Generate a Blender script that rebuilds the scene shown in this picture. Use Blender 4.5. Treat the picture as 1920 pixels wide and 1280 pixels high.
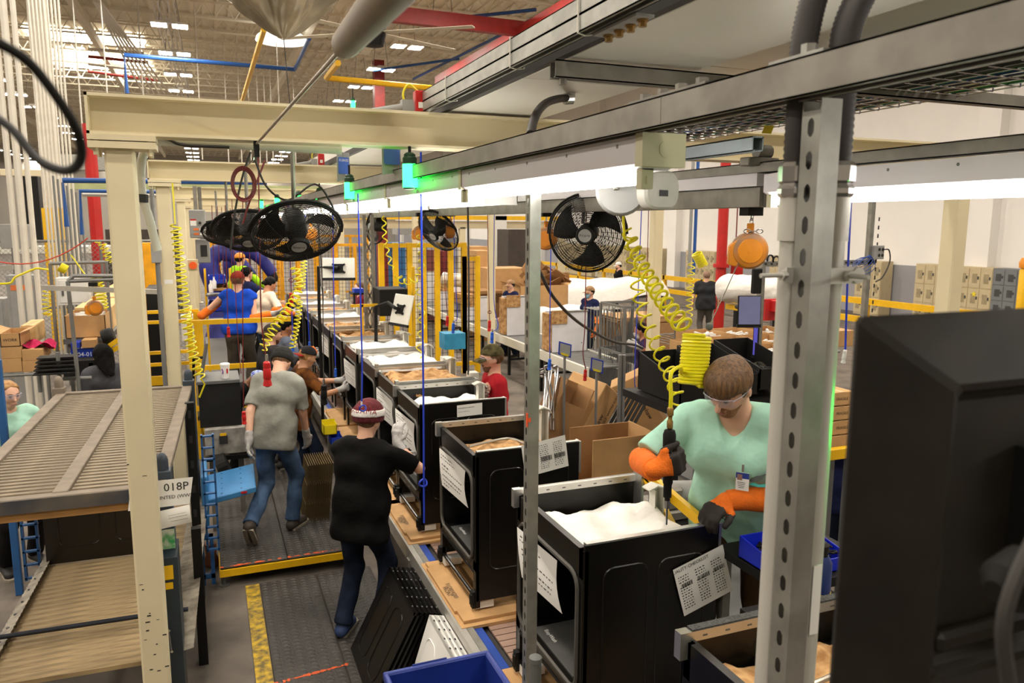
import bpy, math, random
import numpy as np
from mathutils import Vector, Matrix
random.seed(7); RNG = np.random.RandomState(7)
for o in list(bpy.data.objects): bpy.data.objects.remove(o)
SC = bpy.context.scene
COL = SC.collection
# ---------------------------------------------------------------- camera
CAM_H = 3.0; FPX = 1439.8
YAW, PIT, ROL = math.radians(21.6195), math.radians(8.7063), math.radians(0.2764)
_f = np.array([math.sin(YAW)*math.cos(PIT), math.cos(YAW)*math.cos(PIT), -math.sin(PIT)])
_r = np.array([math.cos(YAW), -math.sin(YAW), 0.0]); _u = np.cross(_r, _f)
_r2 = math.cos(ROL)*_r+math.sin(ROL)*_u; _u2 = -math.sin(ROL)*_r+math.cos(ROL)*_u
cam = bpy.data.cameras.new('camera'); cam_o = bpy.data.objects.new('camera', cam); COL.objects.link(cam_o)
cam.sensor_width = 36.0; cam.lens = FPX/1920*36.0; cam.clip_start = 0.05; cam.clip_end = 300
cam_o.matrix_world = Matrix(((_r2[0], _u2[0], -_f[0], 0), (_r2[1], _u2[1], -_f[1], 0), (_r2[2], _u2[2], -_f[2], CAM_H), (0, 0, 0, 1)))
cam.dof.use_dof = True; cam.dof.focus_distance = 4.2; cam.dof.aperture_fstop = 5.6
SC.camera = cam_o
# ---------------------------------------------------------------- world, exposure
w = bpy.data.worlds.new('hall_air'); SC.world = w; w.use_nodes = True
w.node_tree.nodes['Background'].inputs[0].default_value = (1.0, 0.93, 0.82, 1)
w.node_tree.nodes['Background'].inputs[1].default_value = 0.05
SC.view_settings.view_transform = 'Standard'; SC.view_settings.look = 'None'
SC.view_settings.exposure = 1.32; SC.view_settings.gamma = 1.0; SC.view_settings.use_curve_mapping = False
try:
    SC.cycles.use_denoising = True; SC.cycles.use_adaptive_sampling = True; SC.cycles.adaptive_threshold = 0.03; SC.cycles.max_bounces = 6; SC.cycles.diffuse_bounces = 3; SC.cycles.glossy_bounces = 3
    SC.cycles.transmission_bounces = 4; SC.cycles.transparent_max_bounces = 8; SC.cycles.sample_clamp_indirect = 6.0
    SC.cycles.caustics_reflective = False; SC.cycles.caustics_refractive = False
except Exception: pass
HIGHBAY = 60.0
TUBE = 11.0         # emission of the fluorescent tubes
# ---------------------------------------------------------------- helpers
def at(x, y, X=None, Y=None, Z=None, D=None):
    d = (x-960)/FPX*_r2 - (y-640)/FPX*_u2 + _f
    t = X/d[0] if X is not None else Y/d[1] if Y is not None else (Z-CAM_H)/d[2] if Z is not None else D
    return np.array([0, 0, CAM_H])+t*d
def V(*a): return np.array(a, float)
def lin(c):
    return tuple(((v/255)/12.92 if v/255 <= .04045 else ((v/255+.055)/1.055)**2.4) for v in c)
_M = {}
def mat(key, rgb=(128,)*3, rough=.55, metal=0.0, var=.12, scale=6.0, bump=0.0, bscale=None, emit=0, spec=.5, rgb2=None, alpha=1, stretch=None, trans=0, coat=0):
    if key in _M: return _M[key]
    m = bpy.data.materials.new(key); m.use_nodes = True; nt = m.node_tree; b = nt.nodes['Principled BSDF']
    c = lin(rgb)
    b.inputs['Roughness'].default_value = rough; b.inputs['Metallic'].default_value = metal
    b.inputs['Specular IOR Level'].default_value = spec
    if coat: b.inputs['Coat Weight'].default_value = coat
    if alpha < 1: b.inputs['Alpha'].default_value = alpha
    if trans: b.inputs['Transmission Weight'].default_value = trans
    N = nt.nodes.new; L = nt.links.new
    if var or bump or rgb2:
        tc = N('ShaderNodeTexCoord'); vec = tc.outputs['Object']
        if stretch:
            mp = N('ShaderNodeMapping'); mp.inputs['Scale'].default_value = stretch; L(vec, mp.inputs[0]); vec = mp.outputs[0]
        no = N('ShaderNodeTexNoise'); no.inputs['Scale'].default_value = scale; no.inputs['Detail'].default_value = 3; L(vec, no.inputs['Vector'])
        rp = N('ShaderNodeValToRGB'); rp.color_ramp.elements[0].position = .34; rp.color_ramp.elements[1].position = .66
        a = lin(rgb2) if rgb2 else tuple(v*(1-var) for v in c); bb = c if rgb2 else tuple(min(1, v*(1+var)) for v in c)
        rp.color_ramp.elements[0].color = (*a, 1); rp.color_ramp.elements[1].color = (*bb, 1)
        L(no.outputs['Fac'], rp.inputs[0]); L(rp.outputs[0], b.inputs['Base Color'])
        if bump:
            n2 = no
            if bscale:
                n2 = N('ShaderNodeTexNoise'); n2.inputs['Scale'].default_value = bscale; n2.inputs['Detail'].default_value = 2; L(vec, n2.inputs['Vector'])
            bp = N('ShaderNodeBump'); bp.inputs['Strength'].default_value = bump; bp.inputs['Distance'].default_value = .02
            L(n2.outputs['Fac'], bp.inputs['Height']); L(bp.outputs[0], b.inputs['Normal'])
    else: b.inputs['Base Color'].default_value = (*c, 1)
    if emit:
        b.inputs['Emission Color'].default_value = (*c, 1); b.inputs['Emission Strength'].default_value = emit
    _M[key] = m; return m
def rotz(a): c, s = math.cos(a), math.sin(a); return np.array([[c, -s, 0], [s, c, 0], [0, 0, 1.0]])
def rotx(a): c, s = math.cos(a), math.sin(a); return np.array([[1.0, 0, 0], [0, c, -s], [0, s, c]])
def roty(a): c, s = math.cos(a), math.sin(a); return np.array([[c, 0, s], [0, 1.0, 0], [-s, 0, c]])
def nrm(v): v = np.asarray(v, float); return v/max(1e-9, np.linalg.norm(v))
def perp(d):
    d = nrm(d); a = np.cross(d, [0, 0, 1.0] if abs(d[2]) < .9 else [1.0, 0, 0]); a = nrm(a); return a, np.cross(d, a)
class MB:
    def __init__(s): s.v = []; s.f = []; s.m = []; s.mi = 0
    def add(s, vs, fs):
        n = len(s.v); s.v.extend([tuple(map(float, q)) for q in vs])
        for f in fs: s.f.append(tuple(i+n for i in f)); s.m.append(s.mi)
        return s
    def box(s, x0, x1, y0, y1, z0, z1):
        return s.add([(x0, y0, z0), (x1, y0, z0), (x1, y1, z0), (x0, y1, z0), (x0, y0, z1), (x1, y0, z1), (x1, y1, z1), (x0, y1, z1)],
                     [(0, 3, 2, 1), (4, 5, 6, 7), (0, 1, 5, 4), (1, 2, 6, 5), (2, 3, 7, 6), (3, 0, 4, 7)])
    def obox(s, c, size, R=None):
        c = np.asarray(c, float); h = np.asarray(size, float)/2; R = np.eye(3) if R is None else R
        p = [c+R@(h*np.array(q)) for q in [(-1, -1, -1), (1, -1, -1), (1, 1, -1), (-1, 1, -1), (-1, -1, 1), (1, -1, 1), (1, 1, 1), (-1, 1, 1)]]
        return s.add(p, [(0, 3, 2, 1), (4, 5, 6, 7), (0, 1, 5, 4), (1, 2, 6, 5), (2, 3, 7, 6), (3, 0, 4, 7)])
    def bar(s, a, b, w, h=None, up=(0, 0, 1)):   # box along a->b
        a = np.asarray(a, float); b = np.asarray(b, float); d = nrm(b-a); h = h or w
        u = np.cross(d, up); u = nrm(u) if np.linalg.norm(u) > 1e-6 else np.array([1.0, 0, 0]); v = np.cross(u, d)
        p = [e+i*u*w/2+j*v*h/2 for e in (a, b) for i, j in ((-1, -1), (1, -1), (1, 1), (-1, 1))]
        return s.add(p, [(0, 1, 2, 3), (7, 6, 5, 4), (0, 4, 5, 1), (1, 5, 6, 2), (2, 6, 7, 3), (3, 7, 4, 0)])
    def tube(s, pts, r, n=6, closed=False, cap=True, flat=None):
        P = [np.asarray(p, float) for p in pts]; k = len(P); R = r if hasattr(r, '__len__') else [r]*k
        a = None; ring = []
        for i in range(k):
            d = nrm(P[(i+1) % k]-P[i-1]) if closed else nrm(P[min(i+1, k-1)]-P[max(i-1, 0)])
            if a is None: a, b = perp(d)
            else:
                a = a-d*np.dot(a, d); a = nrm(a) if np.linalg.norm(a) > 1e-6 else perp(d)[0]
                b = np.cross(d, a)
            ring.append([P[i]+R[i]*(math.cos(2*math.pi*j/n)*a+math.sin(2*math.pi*j/n)*b) for j in range(n)])
        vs = [q for g in ring for q in g]; fs = []
        for i in range(k if closed else k-1):
            i2 = (i+1) % k
            for j in range(n): j2 = (j+1) % n; fs.append((i*n+j, i*n+j2, i2*n+j2, i2*n+j))
        if cap and not closed: fs.append(tuple(range(n-1, -1, -1))); fs.append(tuple((k-1)*n+j for j in range(n)))
        return s.add(vs, fs)
    def cyl(s, a, b, r, r2=None, n=12): return s.tube([a, b], [r, r if r2 is None else r2], n)
    def lathe(s, prof, c=(0, 0, 0), R=None, n=20):   # prof: (radius, z)
        c = np.asarray(c, float); R = np.eye(3) if R is None else R; vs = []; fs = []
        for r, z in prof:
            for j in range(n): t = 2*math.pi*j/n; vs.append(c+R@np.array([r*math.cos(t), r*math.sin(t), z]))
        k = len(prof)
        for i in range(k-1):
            for j in range(n): j2 = (j+1) % n; fs.append((i*n+j, i*n+j2, (i+1)*n+j2, (i+1)*n+j))
        fs.append(tuple(range(n-1, -1, -1))); fs.append(tuple((k-1)*n+j for j in range(n)))
        return s.add(vs, fs)
    def prism(s, out, o, u, v, t):   # outline in (u,v), thickness vector along u x v
        o = np.asarray(o, float); u = np.asarray(u, float); v = np.asarray(v, float); w = nrm(np.cross(u, v))*t; n = len(out)
        vs = [o+a*u+b*v for a, b in out]+[o+a*u+b*v+w for a, b in out]
        fs = [tuple(range(n-1, -1, -1)), tuple(range(n, 2*n))]+[(i, (i+1) % n, n+(i+1) % n, n+i) for i in range(n)]
        return s.add(vs, fs)
    def grid(s, fn, nu, nv):
        vs = [fn(i/nu, j/nv) for j in range(nv+1) for i in range(nu+1)]
        fs = [(j*(nu+1)+i, j*(nu+1)+i+1, (j+1)*(nu+1)+i+1, (j+1)*(nu+1)+i) for j in range(nv) for i in range(nu)]
        return s.add(vs, fs)
def rrect(w, h, r, n=4):
    o = []
    for cx, cy, a0 in ((w/2-r, h/2-r, 0), (-w/2+r, h/2-r, 90), (-w/2+r, -h/2+r, 180), (w/2-r, -h/2+r, 270)):
        for i in range(n+1): a = math.radians(a0+90*i/n); o.append((cx+r*math.cos(a), cy+r*math.sin(a)))
    return o
def mesh_of(name, mb, mats, smooth=False):
    me = bpy.data.meshes.new(name); me.from_pydata(mb.v, [], mb.f)
    mats = mats if isinstance(mats, (list, tuple)) else [mats]
    for m in mats: me.materials.append(m)
    if len(mats) > 1: me.polygons.foreach_set('material_index', mb.m)
    me.update()
    if smooth:
        me.shade_smooth()
        try: me.set_sharp_from_angle(angle=math.radians(40 if smooth is True else smooth))
        except Exception: pass
    return me
def tag(o, label=None, cat=None, group=None, kind=None):
    for k, v in (('label', label), ('category', cat), ('group', group), ('kind', kind)):
        if v: o[k] = v
    return o
def link(name, me, parent=None, loc=None):
    o = bpy.data.objects.new(name, me); COL.objects.link(o)
    if loc is not None: o.location = loc
    if parent is not None:
        o.parent = parent
    return o
def ob(name, mb, mats, parent=None, smooth=False, world=False, bevel=0, kind=None, label=None):
    """one mesh object; world=True: vertices are world coordinates, re-based to the root of the parent or to their own base"""
    base = np.zeros(3)
    if world:
        if parent is not None:
            q = parent
            while q is not None: base = base+np.array(q.location); q = q.parent
        else:
            a = np.array(mb.v); base = np.array([(a[:, 0].min()+a[:, 0].max())/2, (a[:, 1].min()+a[:, 1].max())/2, a[:, 2].min()])
        mb.v = [tuple(np.array(p)-base) for p in mb.v]
    o = link(name, mesh_of(name, mb, mats, smooth), parent, base if (world and parent is None) else None)
    if bevel:
        b = o.modifiers.new('bevel', 'BEVEL'); b.width = bevel; b.segments = 1; b.limit_method = 'ANGLE'
    if kind: o['kind'] = kind
    if label: o['label'] = label
    return o
def thing(name, label, cat, loc=(0, 0, 0), rz=0, group=None):
    o = bpy.data.objects.new(name, None); COL.objects.link(o); o.location = tuple(map(float, loc)); o.rotation_euler = (0, 0, rz)
    o.empty_display_size = .1
    return tag(o, label, cat, group)
def kids(o): return [c for c in bpy.data.objects if c.parent == o]
_KC = {}
def dup(root, loc, rz=None, label=None, group=None):
    def cp(o, par):
        c = o.copy(); COL.objects.link(c); c.parent = par
        for ch in _ch(o): cp(ch, c)
        return c
    r = cp(root, None); r.location = tuple(map(float, loc))
    if rz is not None: r.rotation_euler = (0, 0, rz)
    if label: r['label'] = label
    if group: r['group'] = group
    return r
def _ch(o):
    if o.name not in _KC: _KC[o.name] = list(o.children)
    return _KC[o.name]
def frame(u, v, o):
    u = nrm(u); w_ = nrm(np.cross(u, v)); v = np.cross(w_, u)
    return Matrix(((u[0], v[0], w_[0], o[0]), (u[1], v[1], w_[1], o[1]), (u[2], v[2], w_[2], o[2]), (0, 0, 0, 1)))
def text(s, size, o, u, v, m, parent, name='lettering', align='CENTER', base=None, sx=1.0):
    c = bpy.data.curves.new(name, 'FONT'); c.body = s; c.size = size; c.align_x = align; c.align_y = 'CENTER'; c.resolution_u = 2
    t = bpy.data.objects.new('tmp', c); me = bpy.data.meshes.new_from_object(t); bpy.data.objects.remove(t); bpy.data.curves.remove(c)
    me.name = name; me.materials.append(m)
    M_ = frame(u, v, o)
    if sx != 1: M_ = M_ @ Matrix.Diagonal((sx, 1, 1, 1))
    me.transform(M_)
    b = Vector((0, 0, 0)); q = parent
    if base is not False:
        while q is not None: b += q.location; q = q.parent
    me.transform(Matrix.Translation(-b))
    return link(name, me, parent)
def sag(a, b, d, n=10):
    a = np.asarray(a, float); b = np.asarray(b, float)
    return [a+(b-a)*t-np.array([0, 0, d*4*t*(1-t)]) for t in np.linspace(0, 1, n)]
def spline(pts, k=6):
    P = [np.asarray(p, float) for p in pts]; P = [2*P[0]-P[1]]+P+[2*P[-1]-P[-2]]; o = []
    for i in range(1, len(P)-2):
        for j in range(k):
            t = j/k; a, b, c, d = P[i-1:i+3]
            o.append(.5*((2*b)+(c-a)*t+(2*a-5*b+4*c-d)*t*t+(3*b-a-3*c+d)*t**3))
    o.append(P[-2]); return o
def helix(path, r, turns, k=14):
    """coil of radius r(t) round a polyline path"""
    P = spline(path, 12); L = np.cumsum([0]+[np.linalg.norm(P[i+1]-P[i]) for i in range(len(P)-1)]); o = []
    n = int(turns*k); a = None
    for i in range(n+1):
        s = L[-1]*i/n; j = min(max(int(np.searchsorted(L, s))-1, 0), len(P)-2); t = (s-L[j])/max(1e-9, L[j+1]-L[j])
        c = P[j]+(P[j+1]-P[j])*t; d = nrm(P[j+1]-P[j])
        if a is None: a, b = perp(d)
        else: a = nrm(a-d*np.dot(a, d)); b = np.cross(d, a)
        rr = r(i/n) if callable(r) else r; th = 2*math.pi*i/k
        o.append(c+rr*(math.cos(th)*a+math.sin(th)*b))
    return o
# ---------------------------------------------------------------- materials
cream = mat('cream_paint', (226, 213, 178), .45, var=.03, scale=3)
galv = mat('galvanised_steel', (158, 158, 152), .42, .75, var=.14, scale=14)
galvd = mat('dull_galvanised_steel', (138, 134, 126), .55, .5, var=.16, scale=10)
sheet = mat('light_grey_sheet', (222, 220, 210), .38, .1, var=.04, scale=2)
whitep = mat('white_enamel', (232, 230, 226), .35, var=.02)
blackp = mat('black_enamel', (17, 15, 13), .28, var=.1, spec=.4)
blackm = mat('black_matte', (16, 15, 14), .6, var=.15, spec=.3)
rubber = mat('black_rubber', (24, 23, 22), .7, var=.2, spec=.3)
yellow = mat('safety_yellow', (238, 186, 16), .45, var=.06)
hosey = mat('yellow_hose', (226, 214, 20), .35, var=.04)
orange = mat('orange_paint', (226, 140, 24), .45, var=.08)
red = mat('red_paint', (190, 32, 28), .45, var=.08)
redp = mat('red_plastic', (196, 34, 36), .4, var=.05)
bluep = mat('blue_plastic', (22, 56, 170), .4, var=.08)
bluec = mat('blue_cord', (30, 60, 190), .45, var=.03)
bluel = mat('light_blue_plastic', (60, 132, 190), .45, var=.06)
redc = mat('dark_red_cord', (110, 30, 30), .5, var=.05)
cord = mat('grey_black_cord', (52, 50, 48), .6, var=.1)
card = mat('cardboard', (190, 148, 98), .8, var=.06, scale=9)
cardd = mat('cardboard_inside', (158, 118, 76), .85, var=.07, scale=9)
paper = mat('paper', (238, 236, 232), .7, var=.01)
ink = mat('printed_ink', (40, 40, 42), .7, var=0)
inkw = mat('white_lettering', (240, 240, 240), .6, var=0)
conc = mat('concrete', (112, 102, 92), .75, var=.0, scale=2.6, rgb2=(78, 71, 64), bump=.12, bscale=30)
fibre = mat('brown_fibre_wool', (206, 164, 112), .95, rgb2=(150, 106, 60), scale=16, bump=.6, bscale=28)
wool = mat('white_fibre_wool', (244, 240, 234), .95, var=.03, scale=10, bump=.35, bscale=22)
greyp = mat('grey_paint', (150, 150, 148), .5, var=.06)
greyd = mat('dark_grey_paint', (92, 93, 92), .5, var=.08)
pipeg = mat('grey_pipe', (128, 128, 126), .4, .3, var=.06)
grime = mat('dusty_brown_steel', (124, 112, 98), .7, var=.16, scale=10)
chrome = mat('bright_steel', (190, 190, 190), .22, .95, var=.05)
# ================================================================ THE HALL
XL, XR, YB, YF, ZC = -26.0, 21.3, -7.0, 92.0, 10.8
flo = ob('floor', MB().box(XL, XR, YB, YF, -.2, 0), conc, kind='structure')
wallw = mat('white_wall_paint', (244, 241, 237), .7, var=.02, scale=1)
wains = mat('grey_wainscot_paint', (158, 158, 164), .6, var=.04, scale=1)
wr = ob('wall_right', MB().box(XR, XR+.3, YB, YF, 0, ZC), wallw, kind='structure')
for y in range(8, 90, 8):
    ob('pilaster', MB().box(XR-.35, XR, y-.35, y+.35, 0, ZC), wallw, wr)
ob('trim_1', MB().box(XR-.03, XR, YB, YF, 0, 1.72), wains, kind='structure')
wdark = mat('far_wall_paint', (172, 166, 156), .8, var=.05, scale=.4)
ob('wall_far', MB().box(XL, XR, YF, YF+.3, 0, ZC), wdark, kind='structure')
ob('wall_left', MB().box(XL-.3, XL, YB, YF, 0, ZC), wdark, kind='structure')
ob('wall_back', MB().box(XL, XR, YB-.3, YB, 0, ZC), wdark, kind='structure')
deckm = mat('painted_roof_deck', (238, 230, 212), .7, var=.06, scale=.5)
ceil = ob('ceiling', MB().box(XL, XR, YB, YF, ZC, ZC+.2), deckm, kind='structure')
# roof deck ribs run across the joists, joists run across the hall
mb = MB()
for i in range(int((XR-XL)/.45)):
    x = XL+.2+i*.45; mb.box(x, x+.12, 18, YF, ZC-.06, ZC)
ob('deck_rib', mb, deckm, ceil, kind='stuff')
mb = MB(); mb.box(XL, XR, -.05, .05, -.06, 0); mb.box(XL, XR, -.04, .04, -.62, -.56); n = 70
for i in range(n):
    a = XL+(XR-XL)*i/n; b = XL+(XR-XL)*(i+.5)/n; c = XL+(XR-XL)*(i+1)/n
    mb.tube([(a, 0, -.03), (b, 0, -.58)], .018, 4, cap=False); mb.tube([(b, 0, -.58), (c, 0, -.03)], .018, 4, cap=False)
jm = mesh_of('ceiling_joist', mb, deckm); jo = None
for y in np.arange(18, YF, 2.1): link('ceiling_joist', jm, ceil, (0, y, ZC-.06))
for x in (-18.5, -11, -3.6, 3.9, 11.4, 18.5):
    ob('girder', MB().box(x-.1, x+.1, 16, YF, ZC-.95, ZC-.62), deckm, ceil)
# high bay lamps, a regular grid over the whole hall
ledm = mat('led_panel', (255, 245, 230), emit=HIGHBAY, var=0)
hb = thing('high_bay_light', 'twin panel lamp hanging under the roof, one of a regular grid', 'ceiling light', (0, 0, 0), group='high bay lamps under the roof')
mb = MB()
for s in (-1, 1): mb.box(s*.3-.24, s*.3+.24, -.3, .3, 0, .07)
mb.box(-.12, .12, -.08, .08, .07, .16)
ob('housing', mb, whitep, hb)
for s in (-1, 1): ob('led_panel', MB().add([(s*.3-.21, -.27, -.004), (s*.3-.21, .27, -.004), (s*.3+.21, .27, -.004), (s*.3+.21, -.27, -.004)], [(0, 1, 2, 3)]), ledm, hb)
mb = MB()
for s in (-1, 1): mb.tube([(s*.3, 0, .07), (s*.1, 0, 1.8)], .012, 4)
ob('hanger', mb, greyp, hb)
first = True; cells = []
for i, x in enumerate((-15.7, -8.2, -.7, 6.8, 14.3)):
    for j in range(23): cells.append((x, -3.0+4.3*j, 9.0))
for c in cells:
    r = hb if first else dup(hb, c)
    if first: hb.location = c; first = False
# skylights far left
skm = mat('skylight_pane', (255, 246, 228), emit=4.0, var=0)
for k, (px, py) in enumerate(((160, 70), (192, 122), (175, 105))):
    p = at(px, py, Z=ZC-.1)
    r = ob('skylight', MB().box(p[0]-2.2, p[0]+2.2, p[1]-1.2, p[1]+1.2, ZC-.1, ZC-.02), skm, ceil)
# ================================================================ PORTAL FRAMES
def portal(y, label, right=True, i=0):
    t = thing('portal', label, 'steel frame', (-.35, y, 0), group='cream portal frames over the line')
    z0, z1 = 3.39, 3.57
    mb = MB(); mb.box(-.41, -.285, y, y+.125, 0, 3.33); mb.box(-.45, -.2, y-.06, y+.2, 0, .02); c = ob('column', mb, cream, t, world=True, bevel=.012)
    mb = MB(); mb.box(-.47, -.19, y-.03, y+.16, 3.33, 3.36); mb.box(-.47, -.19, y-.03, y+.16, 3.365, 3.39)
    for bx in (-.44, -.22):
        for by in (0, .13): mb.cyl((bx, y+by, 3.30), (bx, y+by, 3.40), .012, n=6)
    ob('cap_plate', mb, cream, t, world=True)
    xr = 5.2 if right else 5.2
    mb = MB(); mb.box(-.47, xr, y-.02, y+.145, z1-.014, z1); mb.box(-.47, xr, y-.02, y+.145, z0, z0+.014)
    mb.box(-.47, xr, y+.055, y+.068, z0, z1); mb.box(-.47, -.458, y-.02, y+.145, z0, z1)
    ob('beam', mb, cream, t, world=True)
    if y < 5:
        mb = MB(); rs = random.Random(4)
        for k in range(16): z = rs.choice((.95, 1.05, .8, 1.2, 1.8))+rs.uniform(-.06, .06); x = -.41+rs.uniform(0, .115); mb.box(x, x+rs.uniform(.004, .022), y-.0012, y+.001, z, z+rs.uniform(.002, .007))
        ob('scuff_mark', mb, ink, c, world=True)
    elif y < 14: ob('small_tag', MB().box(-.385, -.31, y-.002, y, 2.42, 2.46), paper, c, world=True)
    if right:
        mb = MB(); mb.box(5.0, 5.125, y, y+.125, 0, 3.39); mb.box(4.95, 5.18, y-.06, y+.19, 0, .02); ob('column', mb, cream, t, world=True, bevel=.012)
    return t
for y, l in ((4.0, 'nearest cream steel frame, its post beside the ribbed rack deck'), (8.0, 'second cream steel frame along the line'),
             (13.8, 'third cream steel frame along the line'), (19.6, 'fourth cream steel frame along the line'),
             (25.4, 'fifth cream steel frame along the line'), (31.2, 'sixth cream steel frame along the line, deep in the hall')):
    portal(y, l)
# ================================================================ OVERHEAD RAILS AND FIXTURES
def strut(name, x0, x1, ya, yb, z0, z1, m, label, cat='rail', lip=True):
    mb = MB()
    mb.box(x0, x1, ya, yb, z1-.004, z1); mb.box(x0, x0+.004, ya, yb, z0, z1); mb.box(x1-.004, x1, ya, yb, z0, z1)
    mb.box(x0, x0+.013, ya, yb, z0, z0+.003); mb.box(x1-.013, x1, ya, yb, z0, z0+.003)
    o = ob(name, mb, m, world=True); return tag(o, label, cat)
KZ = lambda z: 3+(z-3)*1.17
strut('strut_rail', 1.0, 1.06, -.6, 1.59, KZ(3.195), KZ(3.253), galvd, 'dull steel channel rail overhead, the length beside the dark screen')
strut('strut_rail', 1.0, 1.06, 1.592, 26, KZ(3.195), KZ(3.253), galvd, 'dull steel channel rail running away above the lit tubes')
zr = KZ(3.253)
mb = MB(); mb.box(1.006, 1.054, 1.43, 1.755, zr, zr+.007)
for y in (1.475, 1.555, 1.63, 1.71): mb.cyl((1.03, y, zr+.007), (1.03, y, zr+.022), .014, n=6)
tag(ob('splice_plate', mb, galvd, world=True), 'short bolted splice plate on top of the channel rail', 'plate')
mb = MB(); mb.box(1.006, 1.054, 1.09, 1.23, zr, zr+.007); mb.cyl((1.03, 1.15, zr+.007), (1.03, 1.15, zr+.026), .015, n=6)
tag(ob('clip_plate', mb, galv, world=True), 'small bolted clip on the rail beside the black conduits', 'plate')
tubem = mat('fluorescent_tube', (255, 250, 240), emit=TUBE, var=0)
fixm = mat('fixture_white', (206, 202, 206), .4, var=.02)
fixc = mat('fixture_cream', (206, 202, 170), .5, var=.03)
def fixture(y0, y1, label, x, zt, wide=False):
    t = thing('fluorescent_fixture', label, 'light', (x, (y0+y1)/2, zt-.14), group='fluorescent fixtures along the line')
    hz = zt-.072; mb = MB(); mb.box(x-.065, x+.055, y0, y1, hz, zt); ob('housing', mb, fixm, t, world=True)
    mb = MB(); mb.prism([(-.065, 0), (.055, 0), (.03, -.014), (-.04, -.014)], (x, y0, hz), (1, 0, 0), (0, 0, 1), -(y1-y0)); ob('tube_tray', mb, fixm, t, world=True)
    if wide:
        mb = MB(); mb.box(x+.055, x+.21, y0, y1, hz-.03, hz-.024); mb.box(x+.206, x+.21, y0, y1, hz-.065, hz-.024); mb.box(x+.055, x+.21, y0, y0+.004, hz-.07, hz+.01); ob('reflector', mb, whitep, t, world=True)
    for dx in ((-.03, .12) if wide else (-.03,)):
        ob('tube', MB().cyl((x+dx, y0+.03, hz-.034), (x+dx, y1-.03, hz-.034), .0165, n=8), tubem, t, True, world=True)
    for yy in (y0+.014, y1-.014):
        mb = MB(); mb.box(x-.047, x-.013, yy-.014, yy+.014, hz-.062, hz-.01); mb.box(x-.034, x-.026, yy-.018, yy+.018, hz-.05, hz-.03); ob('lamp_holder', mb, fixc, t, world=True)
    mb = MB(); mb.box(x-.069, x+.059, y0-.036, y0, hz-.008, zt+.004); mb.cyl((x, y0-.0375, zt-.036), (x, y0-.036, zt-.036), .021, n=16); ob('end_box', mb, fixc, t, world=True)
    mb = MB()
    for k in range(5): yy = y0+.1+k*(y1-y0-.2)/4; mb.cyl((x-.0655, yy, zt-.02), (x-.065, yy, zt-.02), .006, n=6)
    ob('knockout', mb, greyd, t, world=True)
ys = 1.755
ORD = ['nearest', 'second', 'third', 'fourth', 'fifth', 'sixth', 'seventh', 'eighth', 'ninth', 'tenth', 'eleventh', 'twelfth', 'thirteenth', 'fourteenth']
for k in range(11):
    fixture(ys, ys+1.45, ORD[k].replace('nearest', 'first')+' lit strip fixture under the channel rail over the aisle edge', 1.10, KZ(3.195)-.003, wide=k > 0); ys += 1.49
strut('strut_rail', 2.17, 2.225, -.4, 22, 3.215, 3.26, galvd, 'dull steel channel rail on the far side of the line')
for k, (a, b) in enumerate(((1.36, 2.60), (.08, 1.32), (-1.2, .04))):
    fixture(a, b, ('first', 'second', 'third')[k]+' strip fixture of the row behind the slotted post with conduits', 2.2, 3.205)
mb = MB(); mb.box(2.14, 2.26, 2.65, 7.4, 3.16, 3.213); tag(ob('raceway', mb, fixm, world=True), 'grey unlit raceway continuing from the far strip lights', 'raceway')
mb = MB(); mb.box(2.15, 2.25, 2.64, 24, 3.075, 3.155); mb.box(2.17, 2.23, 2.634, 2.64, 3.08, 3.15); tag(ob('trolley_track', mb, galvd, world=True), 'enclosed grey trolley track over the far edge of the line', 'track')
# slotted upright posts with real slots in the left face
def slotted(x, y, z1, w, label, p=.0508):
    t = thing('slotted_post', label, 'post', (x, y, 0))
    mb = MB(); h = w/2
    mb.box(-h, h, -h, -h+.003, 0, z1); mb.box(-h, h, h-.003, h, 0, z1); mb.box(h-.003, h, -h+.003, -h+.014, 0, z1-.001); mb.box(h-.003, h, h-.014, h-.003, 0, z1-.001)
    sl = p*.571; r = p*.134
    n = int(z1/p)
    for i in range(n):
        a = i*p; b = a+p
        mb.box(-h, -h+.003, -h+.003, -r, a, b); mb.box(-h, -h+.003, r, h-.003, a, b)
        mb.box(-h, -h+.003, -r, r, a, a+(p-sl)/2); mb.box(-h, -h+.003, -r, r, b-(p-sl)/2, b)
        for sy in (-1, 1):
            for zc, sz in ((a+(p-sl)/2, 1), (b-(p-sl)/2, -1)):
                v = [(-h, sy*r, zc), (-h, sy*r, zc+sz*r), (-h, sy*r*.45, zc+sz*r*.2), (-h, 0, zc)]
                mb.add(v, [(0, 1, 2, 3)])
    ob('channel', mb, galv, t)
    return t
s1 = slotted(1.07, 1.152, KZ(3.195), .048, 'slotted steel post beside the dark screen, carrying two conduits', .0594)
s2 = slotted(1.06, 2.48, 3.13, .041, 'slotted steel post in front of the white wool oven')
ob('paint_dab', MB().box(-.0225, -.0205, -.016, -.002, 2.28, 2.33).box(-.0225, -.012, -.0222, -.0205, 2.3, 2.315), mat('orange_dab', (226, 84, 36), .6), s2)
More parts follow.
